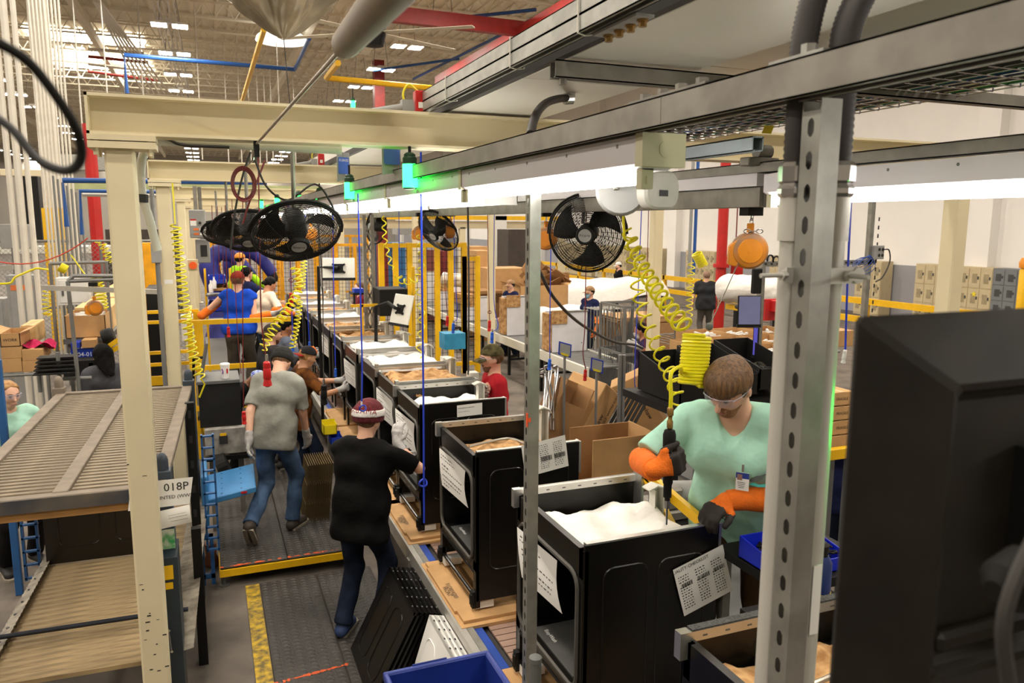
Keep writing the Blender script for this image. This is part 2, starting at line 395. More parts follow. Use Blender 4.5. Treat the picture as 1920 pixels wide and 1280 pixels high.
# conduits on the near post
flexm = mat('ribbed_black_conduit', (50, 46, 45), .55, var=.1)
galvs = mat('smooth_conduit_steel', (200, 198, 190), .4, .25, var=.05)
for k, (dx, dy, r, lab) in enumerate(((-.005, .053, .0235, 'rigid steel conduit with black flexible top, on the far side of the slotted post'), (.052, .010, .025, 'rigid steel conduit with black flexible top, beside the dark screen'))):
    X, Yc = 1.07+dx, 1.152+dy
    t = thing('conduit', lab, 'conduit', (X, Yc, 0))
    ob('pipe', MB().cyl((X, Yc, 0), (X, Yc, 2.98), r, n=16), galvs, t, True, world=True)
    ob('coupling', MB().cyl((X, Yc, 2.97), (X, Yc, 3.053), r*1.2, n=16), galvs, t, True, world=True)
    mb = MB(); mb.lathe([(r*1.3, 0), (r*1.42, .007), (r*1.42, .016), (r*1.3, .021), (r*1.2, .026), (r*1.4, .03), (r*1.42, .058), (r*1.25, .066)], (X, Yc, 3.053), n=8); ob('gland_nut', mb, chrome, t, world=True)
    path = spline([(X, Yc, 3.10), (X, Yc, 3.25), (X+.004, Yc, 3.36), (X+.03+.02*k, Yc-.01, 3.46), (X+.11, Yc-.03, 3.54), (X+.16+.04*k, Yc-.05, 3.60)], 24)
    ob('flexible_hose', MB().tube(path, [r*1.12 if i % 2 else r*1.03 for i in range(len(path))], 12), flexm, t, 60, world=True)
    mb = MB()
    if k: mb.box(X-.035, X+.035, Yc-r-.007, Yc-r, 2.89, 2.92); mb.cyl((X+.014, Yc-.085, 2.905), (X+.014, Yc-.02, 2.905), .0045, n=8); mb.cyl((X+.014, Yc-.043, 2.905), (X+.014, Yc-.032, 2.905), .011, n=6); mb.cyl((X+.04, Yc-.035, 2.905), (X+.04, Yc+.01, 2.905), .016, n=12)
    else: mb.box(X-.035, X+.023, Yc-r-.007, Yc-r, 2.89, 2.92); mb.cyl((X-.09, Yc-.023, 2.905), (X-.02, Yc-.023, 2.905), .0045, n=8); mb.cyl((X-.042, Yc-.023, 2.905), (X-.032, Yc-.023, 2.905), .011, n=6)
    ob('clamp', mb, galvs, t, True, world=True)
t_l = ob('warning_label', MB().box(1.108, 1.13, 1.1355, 1.137, 2.17, 2.32), paper, None, world=True)
tag(t_l, 'small white sticker low on the right hand conduit', 'sticker')
# sheet metal troughs lying on the frames, seam lines and end
def trough(x0, x1, ya, yb, z, label):
    t = thing('wiring_trough', label, 'trough', ((x0+x1)/2, (ya+yb)/2, z))
    L = 1.9; y = ya
    while y < yb-.01:
        e = min(y+L, yb); ob('panel', MB().box(x0, x1, y, e-.004, z, z+.17), sheet, t, world=True, bevel=.004); y = e
    return t
trough(1.235, 1.79, -.8, 12, 3.585, 'wide light grey sheet metal trough lying on the frames above the line')
trough(1.86, 2.5, -.8, 3.4, 3.70, 'second grey sheet metal trough overhead, to the right of the wide one')
mb = MB()
tag(ob('gap_strip', MB().box(1.2, 1.232, -.8, 12, 3.585, 3.63), mat('dark_gap', (40, 38, 34), .6), world=True), 'dark strip in the gap between the double channel and the sheet trough', 'strip')  # dark coloured bar filling the gap next to the trough
for k, z in enumerate((3.585, 3.636)):
    strut('strut_rail', 1.10, 1.15, -.6, 4.12, z, z+.05, galv, ('lower', 'upper')[k]+' steel channel of the stacked pair beside the sheet trough')
zt = mat('nylon_tie', (226, 224, 210), .5, var=0)
for k, (px, py) in enumerate(((836, 185), (957, 118), (1085, 40))):
    p = at(px, py, X=1.098); y = p[1]
    mb = MB(); mb.tube([(1.096, y, 3.58), (1.096, y, 3.69), (1.154, y, 3.69), (1.154, y, 3.58), (1.125, y+.01, 3.578)], .003, 5, closed=True)
    tag(ob('cable_tie', mb, zt, world=True), 'white cable tie round the stacked channels, '+('farthest', 'middle', 'nearest')[k]+' one', 'cable tie')
p = at(1160, 70, X=1.16)
mb = MB(); mb.box(1.14, 1.2, p[1]-.13, p[1]+.13, 3.572, 3.58)
tag(ob('bolt_plate', mb, greyp, world=True), 'flat plate with four brass bolts under the stacked channels', 'plate'); bp = bpy.data.objects[-1] if 0 else None
pl = [o for o in COL.objects if o.name == 'bolt_plate'][0]
brass = mat('brass', (150, 118, 66), .35, .8, var=.1)
for k in range(4):
    mb = MB(); yy = p[1]-.1+k*.066; mb.cyl((1.18, yy, 3.552), (1.18, yy, 3.572), .012, n=6); mb.cyl((1.18, yy, 3.566), (1.18, yy, 3.572), .017, n=12); ob('bolt', mb, brass, pl, world=True)
# cross channels
a = at(1042, 130, Z=3.535)
mb = MB(); mb.box(a[0], 2.6, a[1], a[1]+.005, 3.51, 3.57); mb.box(a[0], 2.6, a[1]+.045, a[1]+.05, 3.51, 3.57); mb.box(a[0], 2.6, a[1], a[1]+.05, 3.565, 3.57); mb.box(a[0], 2.6, a[1], a[1]+.014, 3.51, 3.514); mb.box(a[0], 2.6, a[1]+.036, a[1]+.05, 3.51, 3.514)
mb.cyl((a[0]+.04, a[1]+.025, 3.49), (a[0]+.04, a[1]+.025, 3.51), .014, n=6)
tag(ob('cross_channel', mb, galvd, world=True), 'steel cross channel with open end under the wide sheet trough', 'channel')
mb = MB(); y = 1.85
for (x0, x1, z0, z1) in ((1.47, 1.474, 3.21, 3.252), (1.507, 1.511, 3.21, 3.252), (1.47, 1.511, 3.248, 3.252), (1.47, 1.482, 3.21, 3.213), (1.499, 1.511, 3.21, 3.213)): mb.box(x0, x1, y, 4.0, z0, z1)
tag(ob('channel', mb, mat('blue_grey_steel', (140, 150, 156), .45, .4), world=True), 'short blue-grey steel channel with open square end under the beam', 'channel')
mb = MB(); a = at(1600, 172, Z=3.46); mb.box(1.9, 3.6, a[1], a[1]+.042, 3.455, 3.46)
for k in range(22): mb.box(1.92+k*.077, 1.92+k*.077+.03, a[1]+.012, a[1]+.03, 3.4545, 3.456)
mb.box(1.9, 3.6, a[1], a[1]+.004, 3.455, 3.50)
tag(ob('cross_channel', mb, galvd, world=True), 'steel cross channel carrying the wire cable tray', 'channel')
# wire cable tray
ct = thing('cable_tray', 'welded wire tray full of cables, upper right', 'cable tray', (2.4, 1.8, 3.47))
mb = MB()
for k in range(8): mb.tube([(2.2+k*.06, -.4, 3.475), (2.2+k*.06, 5.5, 3.475)], .0028, 4)
for z in (3.51, 3.56):
    for x in (2.2, 2.62): mb.tube([(x, -.4, z), (x, 5.5, z)], .0028, 4)
ob('long_wire', mb, chrome, ct, world=True, kind='stuff')
mb = MB()
for k in range(58):
    y = -.4+k*.1; mb.tube([(2.2, y, 3.57), (2.2, y, 3.472), (2.62, y, 3.472), (2.62, y, 3.57)], .0028, 4)
ob('cross_wire', mb, chrome, ct, world=True, kind='stuff')
cols = [mat('cable_blue', (30, 70, 150), .5), mat('cable_green', (50, 150, 50), .5), mat('cable_grey', (90, 88, 82), .6), cord]
for k in range(12):
    x = 2.225+k*.033; rr = random.uniform(.007, .013)
    pts = [(x+random.uniform(-.012, .012), y, 3.478+rr) for y in np.arange(-.4, 5.6, .5)]
    tag(ob('cable', MB().tube(pts, rr, 7), cols[(k*7+k//3) % 4], world=True, smooth=True), ['blue', 'green', 'grey', 'black'][(k*7+k//3) % 4]+' cable lying in the wire tray', 'cable', 'cables in the wire tray')
p = at(1390, 215, Z=3.5)
mb = MB(); mb.obox((p[0], p[1], 3.50), (.36, .42, .012), roty(-.1)@rotz(.5)); mb.obox((p[0]+.2, p[1]-.05, 3.52), (.06, .42, .006), roty(.9)@rotz(.2)); tag(ob('cardboard_sheet', mb, card, world=True), 'bent brown cardboard sheet lying on the overhead cable tray', 'cardboard')
mb = MB(); p = at(1440, 240, Z=3.462); mb.obox((p[0], p[1], 3.455), (.055, .003, .04), rotx(.5)); tag(ob('tray_tag', mb, mat('tag_yellow', (214, 196, 30), .6), world=True), 'yellow printed tag wired to the cable tray', 'tag')
# flexible conduit arching out of the trough underside
p = at(1066, 184, Z=3.56); q = at(994, 252, X=1.09)
t = thing('flex_conduit', 'black flexible conduit arching from the trough down to the strip light rail', 'conduit', p)
dp, dq = float((p-V(0, 0, 3))@_f), float((q-V(0, 0, 3))@_f)
path = spline([at(x, y, D=dp+(dq-dp)*w_) for x, y, w_ in ((1066, 184, 0), (1048, 185, .1), (1026, 192, .3), (1010, 207, .55), (1000, 228, .8), (995, 252, 1))], 16)
ob('flexible_hose', MB().tube(path, [.0175 if i % 2 else .0165 for i in range(len(path))], 12), flexm, t, 60, world=True)
mb = MB(); mb.cyl(p+V(.02, 0, .0), p+V(-.02, 0, -.004), .025, n=12); mb.cyl(p+V(.012, 0, .025), p+V(.012, 0, -.002), .02, n=10); ob('gland_nut', mb, chrome, t, world=True)
# grey motor housing
p = at(1195, 357, D=2.55)
t = thing('horn_housing', 'pale grey rounded housing with label, hung under the strip light', 'housing', p)
R_ = rotz(.25)@rotx(math.pi/2)
ob('body', MB().lathe([(.05, -.06), (.078, -.05), (.085, 0), (.083, .03), (.075, .04)], (0, 0, 0), rotz(-.5)@rotx(math.pi/2), 24), greyp, t, True).location = (-.045, .03, 0)
mb = MB(); mb.prism(rrect(.16, .125, .05, 6), (.045, -.02, 0), (math.cos(.25), math.sin(.25), 0), (0, 0, 1), .05); ob('cover', mb, mat('cover_grey', (172, 169, 160), .5), t, True, bevel=.008)
mb = MB(); mb.box(.02, .06, -.082, -.0795, -.02, .0); o_ = ob('name_plate', mb, ink, t); o_.rotation_euler = (0, 0, .25)
ob('bracket', MB().tube([(-.09, -.02, 0), (-.09, 0, .09), (.06, 0, .1), (.12, 0, .05)], .01, 6), galvd, t)
# red warning devices + far end gear above the first beam
for k, (px, py, Y, sc) in enumerate(((787, 193, 4.1, 1), (602, 300, 8.1, 1))):
    p = at(px, py, Y=Y); t = thing('fire_pull_box', ('nearer', 'farther')[k]+' red control box on top of the cream frame', 'box', p-V(0, 0, .05))
    mb = MB(); mb.box(-.03, .03, -.03, .03, 0, .11); ob('case', mb, red, t, bevel=.005)
    mb = MB(); mb.box(-.015, .012, -.032, -.03, .02, .05); ob('label_plate', mb, paper, t)
    ob('wire', MB().tube(spline([(-.01, 0, .11), (-.06, 0, .14), (-.09, 0, .08), (-.05, -.01, .0), (.02, -.02, -.02)], 5), .006, 6), hosey, t, True)
    mb = MB(); mb.cyl((-.3, 0, -.02), (-.06, 0, .03), .02, n=10); mb.box(-.1, -.04, -.025, .025, 0, .06); ob('conduit_elbow', mb, greyp, t, True)
# ================================================================ THE OVEN LINE
OX0, OX1, OZ0, OZ1, OW = 1.40, 2.075, .70, 1.68, .755
alu = mat('aluminium_rail', (196, 192, 184), .4, .6, var=.08)
cv = thing('conveyor', 'long low roller conveyor carrying the row of ovens', 'conveyor', (1.75, 8, 0))
ob('side_rail', MB().box(1.26, 1.30, .6, 22, .55, .66), alu, cv, world=True)
ob('side_rail', MB().box(2.2, 2.24, .6, 22, .55, .66), alu, cv, world=True)
ob('wear_strip', MB().box(1.345, 1.40, .6, 22, .6, .645), mat('blue_strip', (40, 70, 150), .4), cv, world=True)
ob('wear_strip', MB().box(1.302, 1.342, .6, 22, .6, .66), galvd, cv, world=True)
bm = mat('conveyor_chain_plate', (150, 122, 108), .6, var=.1)
mb = MB(); mb.box(1.42, 2.18, .6, 22, .60, .615); ob('bed', mb, mat('bed_dark', (60, 55, 52), .7), cv, world=True)
pm = mesh_of('belt_plate', MB().box(-.14, .14, -.028, .028, 0, .012), bm)
for i in range(90):
    for x in (1.58, 1.9): link('belt_plate', pm, cv, (x-1.75, .9+i*.064-8, .632))
mb = MB()
for i in range(150):
    for x in (1.58, 1.9): mb.box(x-.14, x+.14, 6.66+i*.1-.045, 6.66+i*.1+.045, .632, .644)
ob('belt_run', mb, bm, cv, world=True, kind='stuff')
for y in (1.2, 3.2, 5.2, 7.2, 9.2, 11.2, 14, 17, 20):
    for x in (1.28, 2.2): ob('leg', MB().box(x-.03, x+.03, y-.03, y+.03, 0, .58), galvd, cv, world=True)
mb = MB()
seal = mat('door_seal', (70, 66, 60), .7, var=.05)
inside = mat('oven_cavity', (13, 12, 12), .35, var=.05)
railm = mat('bright_zinc', (196, 196, 192), .3, .85, var=.08)
feltm = mat('black_felt', (46, 46, 46), .9, rgb2=(80, 80, 78), scale=120)
bigink = ink
def oven(y0, label, kind, detail=True, panel=True, tagp=True, check=False):
    """kind: wool colour; panel: outer side panels fitted"""
    t = thing('oven', label, 'oven', (OX0, y0, OZ0), group='oven bodies on the conveyor')
    y1 = y0+OW; z0, z1 = OZ0, OZ1
    if panel:
        for yy, s in ((y0, 1), (y1, -1)):
            mb = MB(); mb.box(OX0, OX1, min(yy, yy+s*.012), max(yy, yy+s*.012), z0+.05, z1)
            p = ob('side_panel', mb, blackp, t, world=True, bevel=.003)
            mb = MB()
            for (cx, cz, w_, h_) in ((OX0+.2, z0+.55, .22, .62), (OX0+.48, z0+.55, .24, .62)):
                o_ = rrect(w_, h_, .05, 4); yo = yy-s*.001
                for i in range(len(o_)):
                    a = o_[i]; b = o_[(i+1) % len(o_)]
                    if math.hypot(a[0]-b[0], a[1]-b[1]) > 1e-4: mb.tube([(cx+a[0], yo, cz+a[1]), (cx+b[0], yo, cz+b[1])], .004, 4, cap=False)
            ob('pressed_rib', mb, blackp, p, world=True)
    # top rails in bright zinc, on both sides and along the front
    mb = MB(); mb.box(OX0-.015, OX1+.01, y1-.03, y1+.002, z1-.035, z1); mb.box(OX0-.03, OX0+.012, y1-.035, y1, z1-.09, z1+.004)
    if not panel: mb = MB(); mb.box(OX0-.015, OX1+.01, y1-.012, y1+.002, z1-.012, z1+.004); mb.box(OX0-.02, OX0+.01, y1-.03, y1, z1-.07, z1+.004)
    r = ob('top_rail', mb, railm, t, world=True)
    mb = MB()
    for k in range(7): mb.box(OX0+.06+k*.09, OX0+.078+k*.09, y1-.031, y1-.03, z1-.022, z1-.016)
    if panel: ob('slot', mb, greyd, r, world=True)
    ob('top_rail', MB().box(OX0+.01, OX1, y0+.001, y0+.03, z1-.02, z1+.004), railm if panel else railm, t, world=True)
    ob('rear_bracket', MB().box(OX1-.002, OX1+.012, y1-.09, y1, z1-.2, z1+.02), railm, t, world=True); ob('rear_bracket', MB().box(OX1-.002, OX1+.012, y0, y0+.06, z1-.2, z1+.0), railm, t, world=True)
    mb = MB(); ym = (y0+y1)/2+.04
    hv = .02 if (panel and kind == 'white') else .10
    mb.box(OX1-.075, OX1-.07, ym, ym+.06, z1-.12, z1+hv); mb.box(OX1-.075, OX1-.02, ym+.055, ym+.06, z1-.12, z1+hv); mb.box(OX1-.025, OX1-.02, ym, ym+.06, z1-.12, z1+hv); mb.prism([(-.05, .012), (.0, .03), (.045, .012), (.055, -.01), (.06, -.01), (.05, .018), (.0, .037), (-.052, .018)], (OX1-.06, ym-.005, z1+hv-.01), (1, 0, 0), (0, 0, 1), -.07)
    ob('vent_duct', mb, sheet, t, world=True)
    # front frame facing the aisle: a ring with the cavity behind it
    def ring(x, a0, a1, b0, b1, t_, depth, mname, m):
        mb = MB(); mb.box(x, x+depth, a0, a1, b1-t_, b1); mb.box(x, x+depth, a0, a1, b0, b0+t_); mb.box(x, x+depth, a0, a0+t_, b0, b1); mb.box(x, x+depth, a1-t_, a1, b0, b1); return ob(mname, mb, m, t, world=True)
    mb = MB(); mb.box(OX0, OX0+.03, y0+.012, y1-.012, z1-.16, z1-.03); ob('manifold_panel', mb, blackp, t, world=True)
    mb = MB(); mb.tube([V(OX0-.004, (y0+y1)/2, z0+.56)+np.array([0, a, b]) for a, b in rrect(OW-.1, .54, .07, 5)], .011, 6, closed=True); ob('door_seal', mb, seal, t, True, world=True)
    mb = MB(); mb.box(OX0, OX0+.02, y0, y0+.05, z0+.02, z1-.03); mb.box(OX0, OX0+.02, y1-.05, y1, z0+.02, z1-.03); mb.box(OX0, OX0+.02, y0, y1, z0+.24, z0+.3); ob('front_frame', mb, blackp, t, world=True)
    mb = MB(); c0, c1 = y0+.05, y1-.05
    mb.box(OX0+.02, OX1-.08, c0, c0+.01, z0+.28, z1-.16); mb.box(OX0+.02, OX1-.08, c1-.01, c1, z0+.28, z1-.16)
    mb.box(OX1-.09, OX1-.08, c0, c1, z0+.28, z1-.16); mb.box(OX0+.02, OX1-.08, c0, c1, z0+.27, z0+.28); mb.box(OX0+.02, OX1-.08, c0, c1, z1-.17, z1-.16)
    ob('cavity', mb, inside, t, world=True)
    if detail:
        for zz in (z0+.47, z0+.57):
            for yy in (c0+.03, c1-.03): ob('shelf_guide', MB().cyl((OX0+.05, yy, zz), (OX1-.15, yy, zz), .004, n=6), chrome, t, True, world=True)
        mb = MB(); mb.box(OX0+.03, OX0+.3, c0+.1, c1-.1, z0+.285, z0+.295); ob('drip_tray', mb, mat('tray_grey', (120, 120, 118), .3, .6), t, world=True)
        text('EasyWash', .03, (OX0+.08, (y0+y1)/2+.12, z0+.297), (0, -1, 0), (1, 0, 0), inkw, t, 'cavity_print')
        # storage drawer opening rails
        for zz in (z0+.06, z0+.22): ob('drawer_rail', MB().cyl((OX0+.01, y0+.04, zz), (OX0+.01, y1-.04, zz), .012, n=8), blackp, t, True, world=True)
        for yy in (y0+.03, y1-.03):
            mb = MB(); mb.box(OX0-.02, OX0+.03, yy-.02, yy+.02, z0+.005, z0+.11); mb.cyl((OX0-.01, yy, z0+.03), (OX0-.01, yy, z0+.09), .022, n=8); ob('levelling_foot', mb, blackm, t, world=True)
        for x, yy in ((OX0+.06, y0+.06), (OX0+.06, y1-.06), (OX1-.06, y0+.06)):
            ob('foot_block', MB().box(x-.06, x+.06, yy-.045, yy+.03, z0-.002, z0+.045), whitep, t, world=True)
    # insulation: blanket on top of the cavity, and down the sides if no panels are fitted
    wm = wool if kind == 'white' else fibre
    rs = np.random.RandomState(int(y0*100)); ph = rs.uniform(0, 6.28, 8); zb = z1-.15+.02*(kind == 'white') if panel else z1-.075+.02*(kind == 'white')
    xa, xb, ya, yb = OX0+.05, OX1-.03, y0+.02, y1-.04
    def top(u, v):
        x = xa+(xb-xa)*u; y = ya+(yb-ya)*v
        e = min(u, 1-u, v, 1-v); dz = -.03*max(0, 1-e/.06)**2
        h = .014*math.sin(9*u+ph[0]+3*v)+.012*math.sin(13*v+ph[1])+.009*math.sin(21*u+ph[2]-9*v)+.006*math.sin(37*u+ph[3])*math.sin(29*v+ph[4])
        return (x, y, zb+h+dz+(.05 if not panel else .045*math.sin(math.pi*v)))
    mb = MB(); mb.grid(top, 24, 24)
    wl = ob('insulation', mb, wm, t, 180, world=True)
    if not panel:
        for yy, s in ((y0+.005, -1), (y1-.005, 1)):
            def side(u, v, yy=yy, s=s):
                x = xa+(xb-xa)*u; z = z0+.12+(zb+.04-z0-.12)*v; e = min(u, 1-u, v, 1-v)
                return (x, yy+s*(.02+.012*math.sin(11*u+ph[5])*math.sin(8*v+ph[6])+.008*math.sin(31*v+ph[7]+9*u)-.03*max(0, 1-e/.07)**2), z)
            mb = MB(); mb.grid(side, 20, 24); ob('insulation', mb, wm, t, 180, world=True)
        ob('back_sheet', MB().box(OX1-.03, OX1-.02, y0+.02, y1-.02, z0+.1, z1-.06), sheet, t, world=True)
        mb = MB(); mb.box(OX1-.02, OX1+.06, y0+.02, y0+.12, z0+.3, z1+.05); ob('rear_column', mb, sheet, t, world=True)
        mb = MB(); mb.box(OX0+.02, OX1, y0+.01, y0+.03, z1-.01, z1+.02); mb.box(OX0+.0, OX0+.03, y0, y0+.05, z1-.12, z1+.03); ob('top_rail', mb, railm, t, world=True)
    else:
        if kind != 'white':
            ob('gas_tube', MB().tube(spline([(OX0+.1, y0+.42, zb+.06), (OX0+.3, y0+.45, zb+.075), (OX0+.42, y0+.44, zb+.07), (OX0+.48, y0+.2, zb+.06)], 6), .009, 8), mat('tube_aluminium', (178, 170, 158), .35, .7), t, True, world=True)
    return t
def sheet_of_paper(o, u, v, w_, h_, lines, label, cat='paper', big=None, seed=1, bend=.0, bars=None):
    """printed sheet: o lower-left corner, u right, v up"""
    o = np.asarray(o, float); u = nrm(u); v = nrm(v); n = nrm(np.cross(u, v))
    t = thing('paper_sheet', label, cat, o)
    mb = MB(); mb.grid(lambda a, b: o+u*w_*a+v*h_*b+n*bend*math.sin(math.pi*b)*(.5+a), 4, 6); 
    k = len(mb.v); mb.v += [tuple(np.array(q)-n*.0008) for q in mb.v]; mb.f += [tuple(i+k for i in reversed(f)) for f in list(mb.f)]; mb.m += [0]*(len(mb.f)-len(mb.m))
    ob('sheet', mb, paper, t, True, world=True)
    rs = random.Random(seed); mb = MB()
    def rect(a0, a1, b0, b1):
        f = lambda a, b: o+u*w_*a+v*h_*b+n*(bend*math.sin(math.pi*b)*(.5+a)+.0012)
        mb.add([f(a0, b0), f(a1, b0), f(a1, b1), f(a0, b1)], [(0, 1, 2, 3)])
    for (a0, b0, a1, b1, wd) in lines:
        a = a0
        while a < a1:
            e = a+rs.uniform(.02, .07)*wd; rect(a, min(e, a1), b0, b1); a = e+.02*wd+.01
    for (a0, a1, b0, b1) in (bars or []):
        a = a0
        while a < a1: e = a+rs.choice((.006, .01, .016)); rect(a, e, b0, b1); a = e+rs.choice((.006, .01))
    if mb.f: ob('print', mb, ink, t, world=True)
    for (s, size, a, b) in (big or []): text(s, size, o+u*w_*a+v*h_*b+n*(bend*math.sin(math.pi*b)*(.5+a)+.002), u, v, ink, t, 'lettering')
    return t
ticket = [(.08, .86, .5, .885, .9), (.06, .78, .6, .80, .9), (.1, .62, .4, .65, 1.2), (.1, .52, .9, .545, 1.1), (.1, .34, .85, .37, 1.0), (.1, .22, .8, .245, 1.0), (.1, .1, .3, .125, 1)]
ovens = [(1.235, 'nearest oven body, brown wool inside, at the lower right', 'brown', True), (2.70, 'oven body full of white wool in front of the man in mint', 'white', True), (4.10, 'black oven body with brown wool and a bent gas tube', 'brown', True),
         (5.37, 'black oven body with white wool beside the maroon knit hat', 'white', True), (6.02+.12, 'oven body without side panels, brown wool, just behind the fourth black one', 'brown', False), (6.95, 'oven body wrapped in white quilted wool without side panels', 'white', False),
         (7.9, 'white wool oven body with a curved duct on top', 'white', False), (8.85, 'bare brown wool oven body in the middle of the row', 'brown', False), (9.8, 'brown wool oven body just behind the middle one', 'brown', False),
         (10.75, 'white wool oven body beside the worker in the tie-dyed shirt', 'white', False), (11.7, 'far oven body with brown wool behind the cap', 'brown', False), (12.65, 'far oven body with pale wool, third from the end', 'white', False),
         (13.6, 'far oven body with brown wool, second from the end', 'brown', False), (14.55, 'farthest oven body with pale wool', 'white', False)]
OV = []
for i, (y, l, k, p) in enumerate(ovens): OV.append(oven(y, l, k, detail=i < 5, panel=p))
ob('felt_strip', MB().box(OX0+.02, OX1-.01, 1.235+OW-.028, 1.235+OW+.004, OZ1, OZ1+.006), feltm, OV[0], world=True)
# cardboard trays under the ovens, each a stack of two cut sheets
for i, (y, l, k, p) in enumerate(ovens[:8]):
    t = thing('cardboard_tray', 'flat cardboard tray under the '+['nearest', 'second', 'third', 'fourth', 'fifth', 'sixth', 'seventh', 'eighth'][i]+' oven of the line', 'cardboard', (1.7, y+.4, .645), group='cardboard trays under the ovens')
    ob('sheet', MB().box(1.275, 2.15, y-.11, y+OW+.06, .646, .664), card, t, world=True)
    mb = MB(); mb.prism([(1.30, y-.07), (2.12, y-.07), (2.12, y+OW+.03), (1.30, y+OW+.03), (1.30, y+OW-.06), (1.285, y+OW-.06), (1.285, y+.06), (1.30, y+.06)], (0, 0, .666), (1, 0, 0), (0, 1, 0), .018); ob('sheet', mb, card, t, world=True)
    if i < 6:
        text('311D8014G001', .042, (1.345, y+OW*.42, .6855), (0, -1, 0), (1, 0, 0), ink, t, 'printed_number', sx=.8); text('FRONT', .042, (1.315, y+OW*.42, .6855), (0, -1, 0), (1, 0, 0), ink, t, 'printed_word')
# build tickets taped in the door openings
for i, y in enumerate((2.70, 4.10, 5.37, 6.14, 7.9, 9.8)):
    c = V(OX0-.02, y+OW*.84, OZ1-.42+.02*(i % 2))
    sheet_of_paper(c, (.30, -1, -.24), (-.03, .2-.08*(i % 2), 1), .31, .25, ticket, 'printed ticket hanging in the opening of the '+['second', 'third', 'fourth', 'fifth', 'seventh', 'ninth'][i]+' oven', 'paper', seed=i, bend=.012)
# quality checklists taped on side panels
sheet_of_paper(at(1283, 1155, Y=2.690), V(1, 0, .30), V(-.3, 0, 1), .27, .24, [(x, .78-.055*k, x+.2, .80-.055*k, .6) for x in (.05, .38, .7) for k in range(13) if k != 3], 'quality checklist taped to the side of the white wool oven', 'paper', big=[('QUALITY CHECKLIST', .022, .3, .93)], bars=[(.08, .30, .55, .64), (.40, .64, .55, .64), (.72, .95, .55, .64)], seed=3)
sheet_of_paper(at(985, 895, Y=4.090), V(1, 0, .14), V(-.14, 0, 1), .29, .2, [(x, .85-.06*k, x+.2, .87-.06*k, .6) for x in (.05, .38, .7) for k in range(13)], 'quality checklist taped to the side of the oven with the gas tube', 'paper', bars=[(.40, .64, .35, .5), (.7, .95, .35, .5)], seed=4)
sheet_of_paper(at(857, 782, Y=5.36), V(1, 0, .03), V(0, 0, 1), .2, .09, [(.05, .7, .7, .76, .6), (.05, .4, .5, .44, .5)], 'small checklist held at the fourth oven by a gloved hand', 'paper', seed=5)
# the yellow bracket and the white liner pieces behind the white wool oven
mb = MB(); a = at(1182, 872, X=2.12); mb.bar((2.1, 3.38, 1.70), (2.1, 2.86, 1.62), .03, .05); mb.bar((2.1, 3.38, 1.70), (2.34, 3.38, 1.71), .03, .05); mb.bar((2.1, 3.36, 1.68), (2.1, 2.98, 1.42), .03, .04)
tag(ob('yellow_bracket', mb, yellow, world=True), 'bright yellow steel bracket behind the white wool oven', 'bracket')
# ---------------------------------------------------------------- panels leaning on the conveyor
def leaning(name, y0, y1, n, m, label, xt, zt, xb, grp, dx=.028):
    d = V(xt-xb, 0, zt); L = np.linalg.norm(d); up = nrm(d)
    for k in range(n):
        t = thing(name, '%s, %s from the aisle' % (label, ORD[k].replace('nearest', 'first')), 'panel', (xb+k*dx, (y0+y1)/2+k*.012, 0.005), group=grp)
        o = V(xb+k*dx, y0-k*.014, .005)
        mb = MB(); mb.prism([(0, 0), (y1-y0, 0), (y1-y0, L), (0, L)], o, (0, 1, 0), up, .012)
        nv = nrm(np.cross((0, 1, 0), up)); ob('sheet', mb, m, t, world=True)
        mb = MB()
        for cy in (.28, .72):
            r_ = rrect((y1-y0)*.3, L*.7, .06); c = o+V(0, (y1-y0)*cy, 0)+up*L*.5
            P = [c+V(0, a, 0)+up*b-nv*.001 for a, b in r_]
            mb.tube(P, .004, 4, closed=True)
        ob('pressed_rib', mb, m, t, world=True)
        mb = MB(); mb.prism([(0, -.02), (y1-y0, -.02), (y1-y0, 0), (0, 0)], o+up*L, (0, 1, 0), up, .03); fl = ob('flange', mb, m, t, world=True)
        mb = MB()
        for yy in np.linspace(.08, (y1-y0)-.08, 5): mb.box(o[0]+d[0]+.004, o[0]+d[0]+.012, o[1]+yy-.007, o[1]+yy+.007, zt+.0, zt+.0065)
        ob('punched_hole', mb, ink if m is whitep else greyd, fl, world=True)
leaning('loose_sheet', 4.42, 5.12, 6, blackp, 'black steel side panel leaning on the conveyor', 1.10, .58, .80, 'black panels leaning on the conveyor')
leaning('loose_sheet', 3.72, 4.32, 3, whitep, 'white enamel side panel leaning on the conveyor', 1.17, .60, .98, 'white panels leaning on the conveyor')
